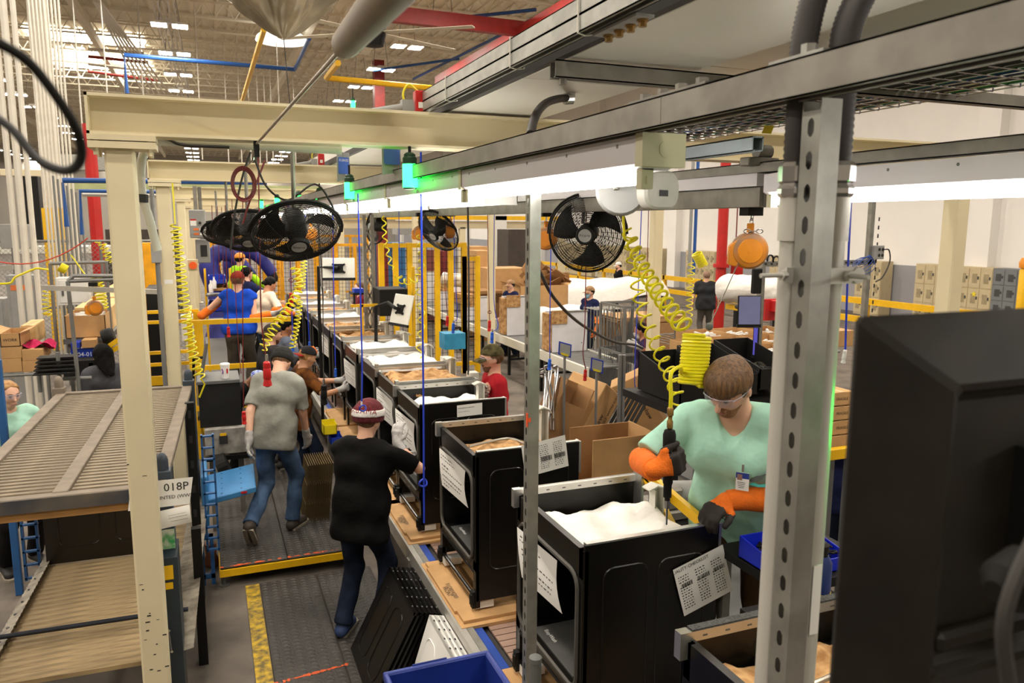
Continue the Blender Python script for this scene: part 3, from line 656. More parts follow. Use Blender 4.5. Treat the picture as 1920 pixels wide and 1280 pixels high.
# ---------------------------------------------------------------- floor mats and platforms
matm = mat('ribbed_floor_mat', (56, 52, 48), .55, var=.14, scale=5, bump=.25, bscale=60)
edgem = mat('worn_yellow_edge', (206, 168, 26), .6, rgb2=(104, 88, 44), scale=22)
def mat_tiles(x0, x1, y0, y1, z, label):
    t = thing('floor_mat', label, 'mat', ((x0+x1)/2, (y0+y1)/2, z))
    nx = max(1, round((x1-x0)/.46)); ny = max(1, round((y1-y0)/.92))
    for i in range(nx):
        for j in range(ny):
            a = x0+(x1-x0)*i/nx; b = x0+(x1-x0)*(i+1)/nx; c = y0+(y1-y0)*j/ny; d = y0+(y1-y0)*(j+1)/ny
            ob('mat_tile', MB().box(a+.003, b-.003, c+.003, d-.003, z, z+.018), matm, t, world=True, bevel=.004)
    mb = MB(); n1 = int((x1-x0)/.075); n2 = int((y1-y0)/.05)
    for i in range(n1):
        for j in range(n2):
            x = x0+(i+.5)*(x1-x0)/n1; y = y0+(j+.5)*(y1-y0)/n2
            mb.add([(x-.026, y-.012, z+.018), (x+.026, y-.012, z+.018), (x+.026, y+.012, z+.018), (x-.026, y+.012, z+.018), (x, y, z+.025)], [(0, 1, 4), (1, 2, 4), (2, 3, 4), (3, 0, 4)])
    ob('raised_tread', mb, matm, t, world=True, kind='stuff'); return t
m1 = mat_tiles(.27, 1.2, 2.0, 6.4, 0, 'black ribbed rubber mat in the aisle before the step')
ob('edge_strip', MB().box(.16, .268, 2.0, 6.4, 0, .012), edgem, m1, world=True)
orm = mat('orange_mark', (230, 96, 40), .6)
def blot(name, x0, x1, y, z, parent, amp=.012, seed=1, slope=0):
    rs = random.Random(seed); n = 40; P = []
    mb = MB()
    for i in range(n):
        a = x0+(x1-x0)*i/n; b = x0+(x1-x0)*(i+1)/n; yy = y+slope*(a-x0)
        h = amp*rs.uniform(.2, 1)
        if rs.random() < .86: mb.box(a, b+.002, yy-h, yy+h, z, z+.0022)
    return ob(name, mb, orm, parent, world=True)
blot('painted_line', .19, .78, 4.86, .0185, m1, .016, 1, .12)
m2 = mat_tiles(.27, 1.2, 8.75, 10.2, 0, 'black ribbed rubber mat in the aisle beyond the step')
ob('edge_strip', MB().box(.16, .268, 8.75, 10.2, 0, .012), edgem, m2, world=True)
stp = thing('step_platform', 'low step platform with black mat top and yellow steel edge', 'platform', (.5, 7.5, 0))
ob('deck', MB().box(-.02, 1.05, 6.47, 8.6, .1, .149), rubber, stp, world=True)
for q in ((-.03, 1.06, 6.455, 6.47, .09, .15), (-.035, -.02, 6.46, 8.6, .09, .15)): ob('edge_bar', MB().box(*q), yellow, stp, world=True)
for x in (0, 1.02):
    for y in (6.5, 8.5):
        mb = MB(); mb.cyl((x, y, 0), (x, y, .1), .012, n=8); mb.cyl((x, y, 0), (x, y, .012), .04, n=12); ob('foot', mb, greyd, stp, world=True)
mb = MB(); mb.cyl((.3, 6.459, .125), (.3, 6.462, .125), .009, n=8); mb.cyl((.75, 6.459, .125), (.75, 6.462, .125), .009, n=8); ob('bolt_hole', mb, ink, stp, world=True)
m3 = mat_tiles(-.03, 1.06, 6.47, 8.6, .15, 'black ribbed mat on top of the low step')
blot('painted_edge', -.03, 1.06, 6.48, .1685, m3, .018, 5, .02)
# ---------------------------------------------------------------- wire oven racks standing in a stack on the step
rackm = mat('oven_rack_wire', (150, 132, 98), .35, .8, var=.1)
mb = MB()
for k in range(16): mb.tube([(0, k*.026, 0), (0, k*.026, .56)], .0024, 4)
for z in (0, .18, .37, .56): mb.tube([(0, -.01, z), (0, .40, z)], .0032, 4)
rk = mesh_of('wires', mb, rackm)
for k in range(12):
    t = thing('oven_rack', '%s wire oven rack of the stack standing on the step' % ORD[k].replace('nearest', 'first'), 'oven rack', (.74+k*.021, 7.22, .172), group='wire racks standing on the step')
    t.rotation_euler = (0, .10, 0); link('wires', rk, t)
# ================================================================ PEOPLE (signed distance bodies, one continuous skin each)
def sd(prims, P):
    d = np.full(len(P), 9.0)
    for pr in prims:
        if pr[0] == 'el':
            _, c, R, r, k = pr; q = (P-c)@R; r = np.asarray(r); k0 = np.linalg.norm(q/r, axis=1); k1 = np.linalg.norm(q/(r*r), axis=1)+1e-9; e = k0*(k0-1)/k1
        else:
            _, a, b, ra, rb, k = pr; ab = b-a; L2 = ab@ab+1e-12; t = np.clip((P-a)@ab/L2, 0, 1); e = np.linalg.norm(P-a-t[:, None]*ab, axis=1)-(ra+(rb-ra)*t)
            if pr[0] == 'rcc': e = np.maximum(e, (P-b)@(ab/math.sqrt(L2)))
            if pr[0] == 'rc2': e = np.maximum(np.maximum(e, (P-b)@(ab/math.sqrt(L2))), (a-P)@(ab/math.sqrt(L2)))
        if k <= 0: d = np.minimum(d, e)
        else: h = np.clip(.5+.5*(e-d)/k, 0, 1); d = e*(1-h)+d*h-k*h*(1-h)
    return d
def surf(fn, lo, hi, step):
    c = 4; nb = np.ceil((hi-lo)/(step*c)).astype(int)+1; n = nb*c
    D = np.full((nb[0], nb[1], nb[2], c, c, c), 1.0)
    I = np.stack(np.meshgrid(*[np.arange(k) for k in nb], indexing='ij'), -1).reshape(-1, 3)
    cen = lo+(I*c+(c-1)/2)*step; dc = fn(cen); hd = step*(c-1)/2*1.74+step*1.5
    act = np.abs(dc) < hd*1.25; D[I[:, 0], I[:, 1], I[:, 2]] = np.sign(dc)[:, None, None, None]
    A = I[act]; o = np.stack(np.meshgrid(*[np.arange(c)]*3, indexing='ij'), -1).reshape(-1, 3)
    pts = lo+((A[:, None]*c+o[None])*step).reshape(-1, 3)
    D[A[:, 0], A[:, 1], A[:, 2]] = fn(pts).reshape(-1, c, c, c)
    D = D.transpose(0, 3, 1, 4, 2, 5).reshape(n)
    ins = D < 0; s = np.zeros(n-1, int)
    for a in (0, 1):
        for b in (0, 1):
            for e in (0, 1): s += ins[a:n[0]-1+a, b:n[1]-1+b, e:n[2]-1+e]
    C = np.argwhere((s > 0) & (s < 8)); idx = np.full(n-1, -1); idx[C[:, 0], C[:, 1], C[:, 2]] = np.arange(len(C))
    acc = np.zeros((len(C), 3)); cnt = np.zeros(len(C))
    cor = [(a, b, e) for a in (0, 1) for b in (0, 1) for e in (0, 1)]
    for p in cor:
        for ax in range(3):
            if p[ax]: continue
            q = list(p); q[ax] = 1
            d0 = D[C[:, 0]+p[0], C[:, 1]+p[1], C[:, 2]+p[2]]; d1 = D[C[:, 0]+q[0], C[:, 1]+q[1], C[:, 2]+q[2]]
            m = (d0 < 0) != (d1 < 0); t = np.where(m, d0/np.where(m, d0-d1, 1), 0)
            v = np.zeros((len(C), 3))+np.array(p); v[:, ax] = t; acc += np.where(m[:, None], v, 0); cnt += m
    vs = lo+(C+acc/np.maximum(cnt, 1)[:, None])*step
    F = []
    for ax in range(3):
        u, w_ = (ax+1) % 3, (ax+2) % 3
        sl0 = [slice(None)]*3; sl1 = [slice(None)]*3; sl0[ax] = slice(0, -1); sl1[ax] = slice(1, None)
        a, b = ins[tuple(sl0)], ins[tuple(sl1)]; E = np.argwhere(a != b)
        E = E[(E[:, u] > 0) & (E[:, w_] > 0) & (E[:, u] < n[u]-1) & (E[:, w_] < n[w_]-1)]
        fl = a[E[:, 0], E[:, 1], E[:, 2]]
        g = []
        for du, dw in ((-1, -1), (0, -1), (0, 0), (-1, 0)):
            q = E.copy(); q[:, u] += du; q[:, w_] += dw; g.append(idx[q[:, 0], q[:, 1], q[:, 2]])
        g = np.stack(g, 1); g[~fl] = g[~fl][:, ::-1]; F.append(g)
    return vs, np.concatenate(F)
def sdf_ob(name, prims, m, parent, step, cut=None, wr=0, wf=14, bounds=None):
    lo = np.full(3, 1e9); hi = -lo
    for pr in prims:
        if pr[0] == 'el': r = max(pr[3]); P = [pr[1]]
        else: r = max(pr[3], pr[4]); P = [pr[1], pr[2]]
        for q in P: lo = np.minimum(lo, q-r-.03); hi = np.maximum(hi, q+r+.03)
    ph = RNG.uniform(0, 6, 6)
    def fn(P):
        d = sd(prims, P)
        if wr:
            d = d+wr*(np.sin(P[:, 0]*wf+ph[0]+2.2*np.sin(P[:, 2]*7+ph[1]))*np.sin(P[:, 2]*wf*.6+ph[2]+3*P[:, 1])+.6*np.sin(P[:, 1]*wf*1.3+ph[3]+P[:, 2]*9)*np.sin(P[:, 0]*5+P[:, 2]*17+ph[4]))
        if cut is not None: d = np.maximum(d, cut(P))
        return d
    vs, F = surf(fn, lo, hi, step)
    base = np.zeros(3); q = parent
    while q is not None: base = base+np.array(q.location); q = q.parent
    me = bpy.data.meshes.new(name); me.from_pydata((vs-base).tolist(), [], F.tolist()); me.materials.append(m); me.update(); me.shade_smooth()
    return link(name, me, parent)
def rc(a, b, ra, rb=None, k=.02, t='rc'): return (t, np.asarray(a, float), np.asarray(b, float), ra, ra if rb is None else rb, k)
def el(c, R, r, k=.015): return ('el', np.asarray(c, float), R, r, k)
def ik(a, c, l1, l2, hint):
    a, c = np.asarray(a, float), np.asarray(c, float); d = c-a; L = min(np.linalg.norm(d), (l1+l2)*.995); d = nrm(d); c = a+d*L
    x = (l1*l1-l2*l2+L*L)/(2*L); h = math.sqrt(max(0, l1*l1-x*x)); hp = hint-d*np.dot(hint, d); return a+d*x+nrm(hp)*h, c
def hand(wr, d, n, side, s=1.0, curl=.5, infl=0.0, thumb=.5, k=.006):
    """wrist, pointing direction, palm normal, side +1 = thumb towards cross(d, n)"""
    d = nrm(d); n = nrm(n-d*np.dot(n, d)); l = np.cross(d, n)*side; P = []
    kn = wr+d*.085*s
    for j in (-1.0, -.33, .33, 1.0): P.append(rc(wr+d*.012*s+l*j*.014*s, kn+l*j*.030*s, .0155*s+infl, .0125*s+infl, .012))
    lens = {-1.0: .062, -.33: .078, .33: .084, 1.0: .076}
    for j in (-1.0, -.33, .33, 1.0):
        a = kn+l*j*.030*s; L = lens[j]*s; ang = 0; dd = d
        for q, (f, rr) in enumerate(((.45, .0098), (.32, .0092), (.26, .0084))):
            ang = curl*(.7, 1.65, 2.4)[q]; dd = d*math.cos(ang)+n*math.sin(ang)+l*j*.05; b = a+nrm(dd)*L*f*1.05; P.append(rc(a, b, rr*s+infl, (rr-.0006)*s+infl, .004)); a = b
    a = wr+d*.025*s+l*.022*s; b = a+nrm(d*.55+l*.75+n*.35*thumb)*.042*s; c = b+nrm(d*.85+l*.25+n*.6*thumb)*.034*s; e = c+nrm(d*.8+l*.0+n*.8*thumb)*.027*s
    P += [rc(a, b, .014*s+infl, .0115*s+infl, .01), rc(b, c, .0112*s+infl, .0098*s+infl, .004), rc(c, e, .0098*s+infl, .008*s+infl, .004)]
    return P
def skin_m(t): return mat('skin_%d_%d' % (t[0], t[1]), t, .5, var=.05, scale=20)
FAIR = (222, 172, 146); TAN = (190, 132, 98); BROWN = (128, 84, 58)
def cloth(name, rgb=None, **k): return mat('cloth_'+name, rgb, .85, var=k.pop('var', .08), scale=k.pop('scale', 7), bump=.55, bscale=12, spec=.12, **k)
def person(label, pos, face, H=1.75, lean=0, side_lean=0, head=(0, 0), skin=FAIR, shirt=None, sleeve='short', pants=None, shoes=None, hair=None, hat=None, hands=(None, None), hcurl=.5, gloves=(None, None),
           feet=None, step=.012, glasses=None, beard=None, build=1.0, palms=(None, None), hdirs=(None, None), elbow=(None, None), legs=True, mask=None, hem=.80, pel=None, twist=0, collar=.078, vneck=False):
    s = H/1.75; a = math.radians(face); f = V(math.cos(a), math.sin(a), 0); l = V(-math.sin(a), math.cos(a), 0); up = V(0, 0, 1)
    pos = V(*pos); t = thing('person', label, 'person', pos); fine = step
    pe = pos+V(0, 0, .92*s) if pel is None else V(*pel)
    th = math.radians(lean); ts = math.radians(side_lean)
    sp = nrm(up*math.cos(th)+f*math.sin(th)+l*math.sin(ts)); tw = math.radians(twist); lt = nrm(l*math.cos(tw)-f*math.sin(tw)); lt = nrm(lt-sp*np.dot(lt, sp)); ft = np.cross(lt, sp)
    S = lambda x, y, z: pe+(sp*(z-.92)+lt*y+ft*x)*s
    b = build
    wa, ch, sh, nk = S(0, 0, 1.08), S(.01, 0, 1.28), S(-.005, 0, 1.42), S(-.005, 0, 1.47)
    hy, hp = math.radians(head[0]), math.radians(head[1])
    hf = nrm(ft*math.cos(hy)+lt*math.sin(hy)); hl = np.cross(sp, hf); hup = nrm(sp*math.cos(hp)+hf*math.sin(hp)); hf = nrm(hf*math.cos(hp)-sp*math.sin(hp))
    nt = nk+(sp*.6+hup*.4)*.058*s; hc = nt+(hup*.082+hf*.024)*s
    HR = np.stack([hf, hl, hup], 1); Hd = lambda x, y, z: hc+(hf*x+hl*y+hup*z)*s
    body = []
    for c_, w_, r in ((S(0, 0, .93), .08, .095), (wa, .06*b, .092*b), (ch, .08, .104*b), (sh, .12, .058)): body.append(rc(c_-lt*w_*s, c_+lt*w_*s, r*s, None, .06))
    body += [rc(nk-sp*.03*s, nt+hup*.03*s, .058*s, .053*s, .03)]
    body += [el(hc+hup*.018*s-hf*.008*s, HR, (.097*s, .077*s, .098*s), .02), rc(Hd(.012, 0, -.03), Hd(.045, 0, -.078), .063*s, .036*s, .03), rc(Hd(.05, .022, -.02), Hd(.05, -.022, -.02), .036*s, None, .02)]
    body += [rc(Hd(.088, 0, .005), Hd(.108, 0, -.028), .008*s, .013*s, .012), rc(Hd(.082, .014, -.062), Hd(.082, -.014, -.062), .010*s, None, .008)]
    for q in (-1, 1): body.append(el(Hd(-.008, q*.078, -.008), HR, (.018*s, .009*s, .03*s), .006)); body.append(rc(Hd(.078, q*.03, .025), Hd(.078, q*.012, .022), .012*s, None, .014))
    J = {}
    for i, q in enumerate((-1, 1)):      # 0 right, 1 left
        so = S(0, q*.185*b, 1.40); tg = hands[i]
        if tg is None: tg = so+(-up*.52+f*.08+l*q*.09)*s
        tg = V(*tg); hint = elbow[i] if elbow[i] is not None else (-f*.7+l*q*.5-up*.35)
        e, wv = ik(so, tg, .29*s, .255*s, V(*hint)); J[i] = (so, e, wv)
        body += [rc(so, e, .044*s*b, .037*s, .02), rc(e, wv, .038*s, .027*s, .015)]
        dd = hdirs[i] if hdirs[i] is not None else wv-e; pn = palms[i] if palms[i] is not None else (-l*q*.8+f*.3)
        J[i] += (V(*dd), V(*pn))
        sdn = 1.0 if np.dot(np.cross(nrm(V(*dd)), V(*pn)), f*.7+up*.7) > 0 else -1.0
        J[i] += (sdn,)
        if gloves[i] is None: body += hand(wv, V(*dd), V(*pn), sdn, s, hcurl if not hasattr(hcurl, '__len__') else hcurl[i])
        else: body.append(rc(wv, wv+nrm(V(*dd))*.03*s, .018*s, .012*s, .01))
    ft_ = feet or ((.04, -.11, 0, 0), (-.04, .11, 0, 0)); K = []
    for i, q in enumerate((-1, 1)):
        hj = pe+(l*q*.088-up*.02)*s; fx, fy, fz, toe = ft_[i]; an = pos+f*fx+l*fy+V(0, 0, .085*s+fz)
        kn, an = ik(hj, an, .44*s, .43*s, f+l*q*.1); K.append((hj, kn, an, toe))
        td = nrm(f*math.cos(math.radians(toe))-up*math.sin(math.radians(toe))+l*q*.15)
        if legs: body += [rc(hj, kn, .082*s*b, .052*s, .04), rc(kn, an, .054*s, .038*s, .02), rc(an-up*.035*s, an-up*.05*s+td*.13*s, .035*s, .028*s, .02)]
    ob_ = sdf_ob('body', body, skin_m(skin), t, fine)
    if shirt:
        SH = []
        for c_, w_, r in ((S(0, 0, hem+.06), .094*b, .122*b), (S(0, 0, .98), .088*b, .119*b), (wa, .08*b, .114*b), (ch, .092*b, .124*b), (sh, .13*b, .074)): SH.append(rc(c_-lt*w_*s, c_+lt*w_*s, r*s, None, .07))
        for i in (0, 1):
            so, e, wv = J[i][:3]
            if sleeve == 'short': p = so+(e-so)*.84; SH.append(rc(so, p, .061*s*b, .066*s, .025, 'rcc'))
            elif sleeve == 'long': SH += [rc(so, e, .066*s*b, .055*s, .04), rc(e, e+(wv-e)*.93, .054*s, .042*s, .02, 'rcc')]
            else: SH.append(rc(so, so+(e-so)*.12, .058*s*b, .058*s, .03, 'rcc'))
        hz = S(0, 0, hem); nc = nk+ft*.03*s+sp*.05*s
        cut = lambda P: np.maximum((hz-P)@sp, collar*s-np.linalg.norm(P-nc, axis=1))
        if vneck:
            vp = [rc(nk+ft*.05*s+sp*.0*s, S(.135, 0, 1.355), .066*s, .016*s, 0)]; cut0 = cut; cut = lambda P: np.maximum(cut0(P), -sd(vp, P))
        sdf_ob('shirt', SH, shirt, t, fine, cut, wr=.009, wf=24)
    if pants and legs:
        PN = [rc(S(0, .08, .91), S(0, -.08, .91), .104*s, None, .05)]
        for hj, kn, an, toe in K: PN += [rc(hj, kn, .094*s*b, .070*s, .05), rc(kn, an+(kn-an)*.02, .070*s, .066*s, .03, 'rcc')]
        wz = S(0, 0, .97); sdf_ob('trousers', PN, pants, t, fine, lambda P: (P-wz)@sp, wr=.006, wf=19)
    if shoes and legs:
        for i, (hj, kn, an, toe) in enumerate(K):
            q = (-1, 1)[i]; td = nrm(f*math.cos(math.radians(toe))-up*math.sin(math.radians(toe))+l*q*.15); tu = nrm(up-td*np.dot(up, td)); he = an-tu*.04*s-td*.03*s
            so_ = an-tu*.085*s
            sdf_ob('shoe', [rc(he, he+td*.18*s-tu*.01*s, .048*s, .042*s, .02), rc(an-tu*.02, an+tu*.02, .05*s, .046*s, .02)], shoes, t, max(fine*.8, .009), lambda P, so_=so_, tu=tu: (so_-P)@tu)
            mb = MB(); o_ = [(x*.12-.0, y) for x, y in []]
            pp = so_+td*.06*s; lw = np.cross(tu, td)
            ol = [(-.105, -.03), (-.09, -.045), (.05, -.05), (.13, -.045), (.165, -.015), (.165, .015), (.13, .045), (.05, .05), (-.09, .045), (-.105, .03)]
            mb.prism([(x*s, y*s) for x, y in ol], pp, td, lw, .022*s); ob('sole', mb, mat('shoe_sole', (150, 140, 124), .7), t, world=True)
    for i in (0, 1):
        if gloves[i] is not None:
            g, palmc = gloves[i][:2] if isinstance(gloves[i], tuple) else (gloves[i], None); so, e, wv, dd, pn, sdn = J[i]; cu = hcurl if not hasattr(hcurl, '__len__') else hcurl[i]
            pr = hand(wv, dd, pn, sdn, s*1.05, cu, .003); pr.append(rc(wv, wv+nrm(dd)*.004, .035*s, .035*s, .012)); pr.append(rc(wv+(e-wv)*.22, wv+nrm(dd)*.03, .036*s, .03*s, .015, 'rc'))
            sdf_ob('glove', pr, g, t, min(fine, .008))
            if palmc is not None:
                dn = nrm(dd); nn = nrm(pn-dn*np.dot(pn, dn)); pk = [q for q in hand(wv, dd, pn, sdn, s*1.05, cu, .0045)]; kk = wv+dn*.065*s; w0 = wv+dn*.02*s
                sdf_ob('glove_palm', pk, palmc, t, min(fine, .008), lambda P: np.maximum(np.minimum((kk-P)@dn, .004-(P-wv)@nn), (w0-P)@dn))
            if isinstance(gloves[i], tuple) and len(gloves[i]) > 2: sdf_ob('arm_sleeve', [rc(e-(wv-e)*.35, e, .055*s, .052*s, .02), rc(e, wv, .054*s, .043*s, .02, 'rcc')], gloves[i][2], t, fine, wr=.004, wf=30)
    if hair:
        hm, style = hair
        HP = [el(hc+hup*.026*s-hf*.014*s, HR, (.104*s, .086*s, .100*s), .02)]
        if style == 'fringe': HP += [el(hc+hup*.05*s+hf*.028*s, HR, (.078*s, .080*s, .068*s), .03)]
        if style == 'long': HP += [rc(Hd(-.05, 0, .0), S(-.12, 0, 1.30), .085*s, .075*s, .05), rc(Hd(-.04, .05, 0), S(-.09, .06, 1.28), .05*s, .04*s, .04), rc(Hd(-.04, -.05, 0), S(-.09, -.06, 1.28), .05*s, .04*s, .04)]
        if style == 'tied': HP += [rc(Hd(-.09, 0, .01), Hd(-.13, 0, -.03), .03*s, .026*s, .03)]
        fz = Hd(.045, 0, .03 if style == 'fringe' else .055); fd = nrm(hf*.85-hup*.55)
        ez = Hd(0, 0, -.055 if style != 'long' else -2.0)
        if style == 'fringe': cut = lambda P: np.maximum(np.minimum((P-Hd(.03, 0, .0))@hf, (Hd(0, 0, .028)-P)@hup), (ez-P)@hup)
        else: cut = lambda P: np.maximum((P-fz)@fd, (ez-P)@hup)
        sdf_ob('hair', HP, hm, t, min(fine, .01), cut, wr=.003, wf=70)
    if beard:
        sdf_ob('beard', [rc(Hd(.012, 0, -.034), Hd(.045, 0, -.08), .068*s, .041*s, .03), rc(Hd(.088, .02, -.05), Hd(.088, -.02, -.05), .009*s, None, .01)], beard, t, min(fine, .01), lambda P: np.maximum((P-Hd(0, 0, -.044))@hup, (Hd(.0, 0, -.0)-P)@hf), wr=.002, wf=90)
    if mask:
        sdf_ob('face_mask', [rc(Hd(.03, 0, -.03), Hd(.05, 0, -.075), .068*s, .045*s, .03), rc(Hd(.1, 0, -.02), Hd(.1, 0, -.05), .022*s, None, .03)], mask, t, min(fine, .01), lambda P: np.maximum((P-Hd(0, 0, -.012))@hup, (Hd(.03, 0, 0)-P)@hf))
    if hat:
        kind = hat[0]; hm = hat[1]
        if kind == 'beanie':
            c_ = hc+hup*.035*s-hf*.012*s; cz = Hd(.0, 0, .03); cn = nrm(hup-hf*.18)
            if len(hat) > 3: c_ = c_+hup*.012*s
            hb_ = 1.16 if len(hat) > 3 else 1.0
            sdf_ob('knit_hat', [el(c_, HR, (.112*s*hb_, .096*s*hb_, .108*s*hb_), .02)], hm, t, min(fine, .01), lambda P: (Hd(0, 0, .0)-P)@cn, wr=.0015, wf=120)
            z0_, z1_ = (.045, .095) if len(hat) > 3 else (-.005, .045)
            sdf_ob('hat_band', [el(c_, HR, (.118*s*hb_, .102*s*hb_, .114*s*hb_), .02)], hat[2] if len(hat) > 2 else hm, t, min(fine, .008), lambda P: np.maximum((Hd(0, 0, z0_)-P)@cn, (P-Hd(0, 0, z1_))@cn))
            if len(hat) > 3:
                for j, chh in enumerate(hat[3]):
                    an_ = math.radians(hat[4]+j*hat[5]); dr = hf*math.cos(an_)+hl*math.sin(an_); tg_ = -hf*math.sin(an_)+hl*math.cos(an_); o_ = c_+cn*(.022*s)+(hf*math.cos(an_)*.1385+hl*math.sin(an_)*.121)*s
                    text(chh, .056*s, o_, tg_, cn, hat[6], t, 'hat_lettering')
        else:
            c_ = hc+hup*.030*s-hf*.01*s; cn = nrm(hup-hf*.1); sg = -1 if kind == 'cap_back' else 1
            sdf_ob('cap_crown', [el(c_, HR, (.110*s, .092*s, .102*s), .02)], hm, t, min(fine, .01), lambda P: (Hd(0, 0, .035)-P)@cn)
            mb = MB(); ol = [(.07, -.075), (.13, -.07), (.165, -.045), (.178, 0), (.165, .045), (.13, .07), (.07, .075)]
            o_ = Hd(0, 0, .04); u_ = nrm(hf*sg-hup*.22)
            mb.grid(lambda p, q: o_+u_*s*(.07+.108*q*math.sqrt(max(0, 1-(2*p-1)**2*.75)))+hl*s*.078*(2*p-1)-hup*s*.02*(2*p-1)**2, 10, 5)
            k_ = len(mb.v); mb.v += [tuple(np.array(q)-hup*.006) for q in mb.v]; mb.f += [tuple(i+k_ for i in reversed(g)) for g in list(mb.f)]; mb.m += [0]*(len(mb.f)-len(mb.m))
            ob('cap_brim', mb, hat[2] if len(hat) > 2 else hm, t, True, world=True)
    if glasses:
        g = glasses; mb = MB()
        for q in (-1, 1):
            mb.grid(lambda u, v, q=q: Hd(.106-.02*(abs(q*.004+q*.058*u)/.06)**2, q*(.006+.058*u), .024-.036*v), 6, 3)
            mb.tube([Hd(.086, q*.064, .02), Hd(.04, q*.082, .016), Hd(-.02, q*.085, .008)], .003*s, 5)
        ob('lens', mb, g, t, True, world=True)
        mb = MB(); mb.tube([Hd(.104-.02*(y/.064)**2, y, .025) for y in np.linspace(-.064, .064, 13)], .0022, 5); ob('glasses_frame', mb, mat('clear_frame', (186, 176, 190), .2, var=0), t, True, world=True)
    if mask is None:
        mb = MB()
        for q in (-1, 1): mb.lathe([(.001, -.012), (.008, -.009), (.0115, 0), (.008, .009), (.001, .012)], Hd(.083, q*.031, .008), HR@roty(math.pi/2), 8)
        ob('eye', mb, mat('eye', (60, 44, 36), .25, var=0), t, True, world=True)
        mb = MB(); mb.tube([Hd(.0925, .02, -.062), Hd(.0935, 0, -.0605), Hd(.0925, -.02, -.062)], .0035*s, 6); ob('mouth', mb, mat('lips', (176, 106, 96), .5, var=0), t, True, world=True)
        mb = MB()
        for q in (-1, 1): mb.tube([Hd(.092, q*.014, .026), Hd(.089, q*.034, .031), Hd(.078, q*.05, .026)], .0032*s, 5)
        ob('eyebrow', mb, mat('brow_hair', (86, 60, 40), .8, var=0), t, True, world=True)
    t['_j'] = 0
    del t['_j']
    return t, dict(J=J, S=S, Hd=Hd, sp=sp, lt=lt, ft=ft, hf=hf, hl=hl, hup=hup, s=s, e=J)
lensm = mat('clear_lens', (214, 208, 224), .08, var=0, alpha=.32, spec=.8)
mint = cloth('mint', (176, 224, 204)); grey_s = cloth('grey', (140, 140, 132)); black_s = cloth('black', (13, 12, 12)); dark_s = cloth('charcoal', (48, 46, 48))
denim = cloth('denim', (84, 108, 142), rgb2=(58, 78, 108)); ddenim = cloth('dark_denim', (36, 46, 66), rgb2=(24, 30, 46)); khakib = cloth('brown_twill', (66, 50, 32)); navy = cloth('navy', (30, 36, 70))
glw = mat('grey_knit_glove', (176, 172, 170), .9, var=.1, scale=40, bump=.3, bscale=140); glo = mat('orange_knit', (240, 116, 24), .9, var=.06, scale=30, bump=.3, bscale=140); glb = mat('black_dip', (38, 30, 28), .7, var=.1)
hbrown = mat('brown_hair', (122, 88, 54), .55, rgb2=(76, 52, 30), scale=26, bump=.5, bscale=60, stretch=(3, 3, .4)); hblack = mat('black_hair', (13, 10, 9), .7, var=.3, scale=30, bump=.3, bscale=60, spec=.15); hblond = mat('blond_hair', (184, 140, 84), .6, rgb2=(128, 86, 46), scale=30, bump=.3)
shoe_d = mat('dark_shoe', (58, 50, 44), .7, var=.1); shoe_b = mat('blue_shoe', (52, 72, 116), .7, var=.1); shoe_k = mat('black_shoe', (28, 26, 26), .6, var=.1); shoe_t = mat('tan_boot', (104, 84, 64), .75, var=.15)
# ---- man in mint at the white wool oven
hr = at(1258, 872, Y=2.66); hl_ = at(1345, 958, Z=1.735)
PZ = .57
tool_top = at(1268, 845, Y=2.60)
t, d = person('man in mint shirt and orange gloves bending over the white wool oven', (2.37, 2.93, PZ), -140, 1.95, lean=20, head=(-16, 15), shirt=mint, pants=khakib, shoes=shoe_d, hair=(hbrown, 'fringe'),
              beard=mat('stubble', (150, 106, 74), .8, var=.2, scale=80), hands=(hr-nrm(V(.8, -.3, .2))*.075, hl_+V(.07, .03, .03)), gloves=((glo, glb, glo), (glo, glb, glo)), hcurl=(1.0, .75), palms=((.25, .9, .1), (-.2, .1, -1)), hdirs=((.8, -.3, .2), (-.85, -.3, -.2)),
              elbow=((-.75, .35, -.75), (.93, -.37, .15)), step=.009, glasses=lensm, feet=((.05, -.16, 0, 0), (-.05, .16, 0, 0)), build=1.06, hem=.78, collar=.075, vneck=True)
S_, Lt, Ft, Sp = d['S'], d['lt'], d['ft'], d['sp']
bo = S_(.155, .055, 1.235)
bt = thing('badge', 'photo identity badge clipped to the mint shirt collar', 'badge', bo)
u_ = -(-Lt); n_ = Ft
def slab(name, c, w_, h_, th, m, par, u=u_, v=None, n=n_):
    v = nrm(np.cross(n, u)) if v is None else v
    mb = MB(); mb.prism([(-w_/2, -h_/2), (w_/2, -h_/2), (w_/2, h_/2), (-w_/2, h_/2)], c, u, v, th); return ob(name, mb, m, par, world=True)
bu = Lt; bv = nrm(V(0, 0, 1)-bu*np.dot(bu, V(0, 0, 1))); bn = np.cross(bu, bv)
bo2 = bo+bn*.02
slab('card', bo2, .058, .082, .003, paper, bt, bu, bv); slab('blue_band', bo2+bn*.0035+bv*.028, .058, .026, .0008, mat('badge_blue', (40, 60, 140), .5), bt, bu, bv)
slab('portrait', bo2+bn*.0045+bv*.02-bu*.012, .022, .026, .0008, mat('portrait_print', (150, 110, 96), .6), bt, bu, bv)
for k in range(4): slab('print_line', bo2+bn*.0036-bv*(.004+.008*k)-bu*.004, .036-.004*k, .0022, .0005, ink, bt, bu, bv)
slab('clip', bo2+bv*.062+bn*.002, .01, .034, .004, chrome, bt, bu, bv)
lo_ = S_(.135, .115, 1.24)+bn*.018
lg = thing('shirt_emblem', 'leaping fish print on the chest of the mint shirt', 'emblem', lo_)
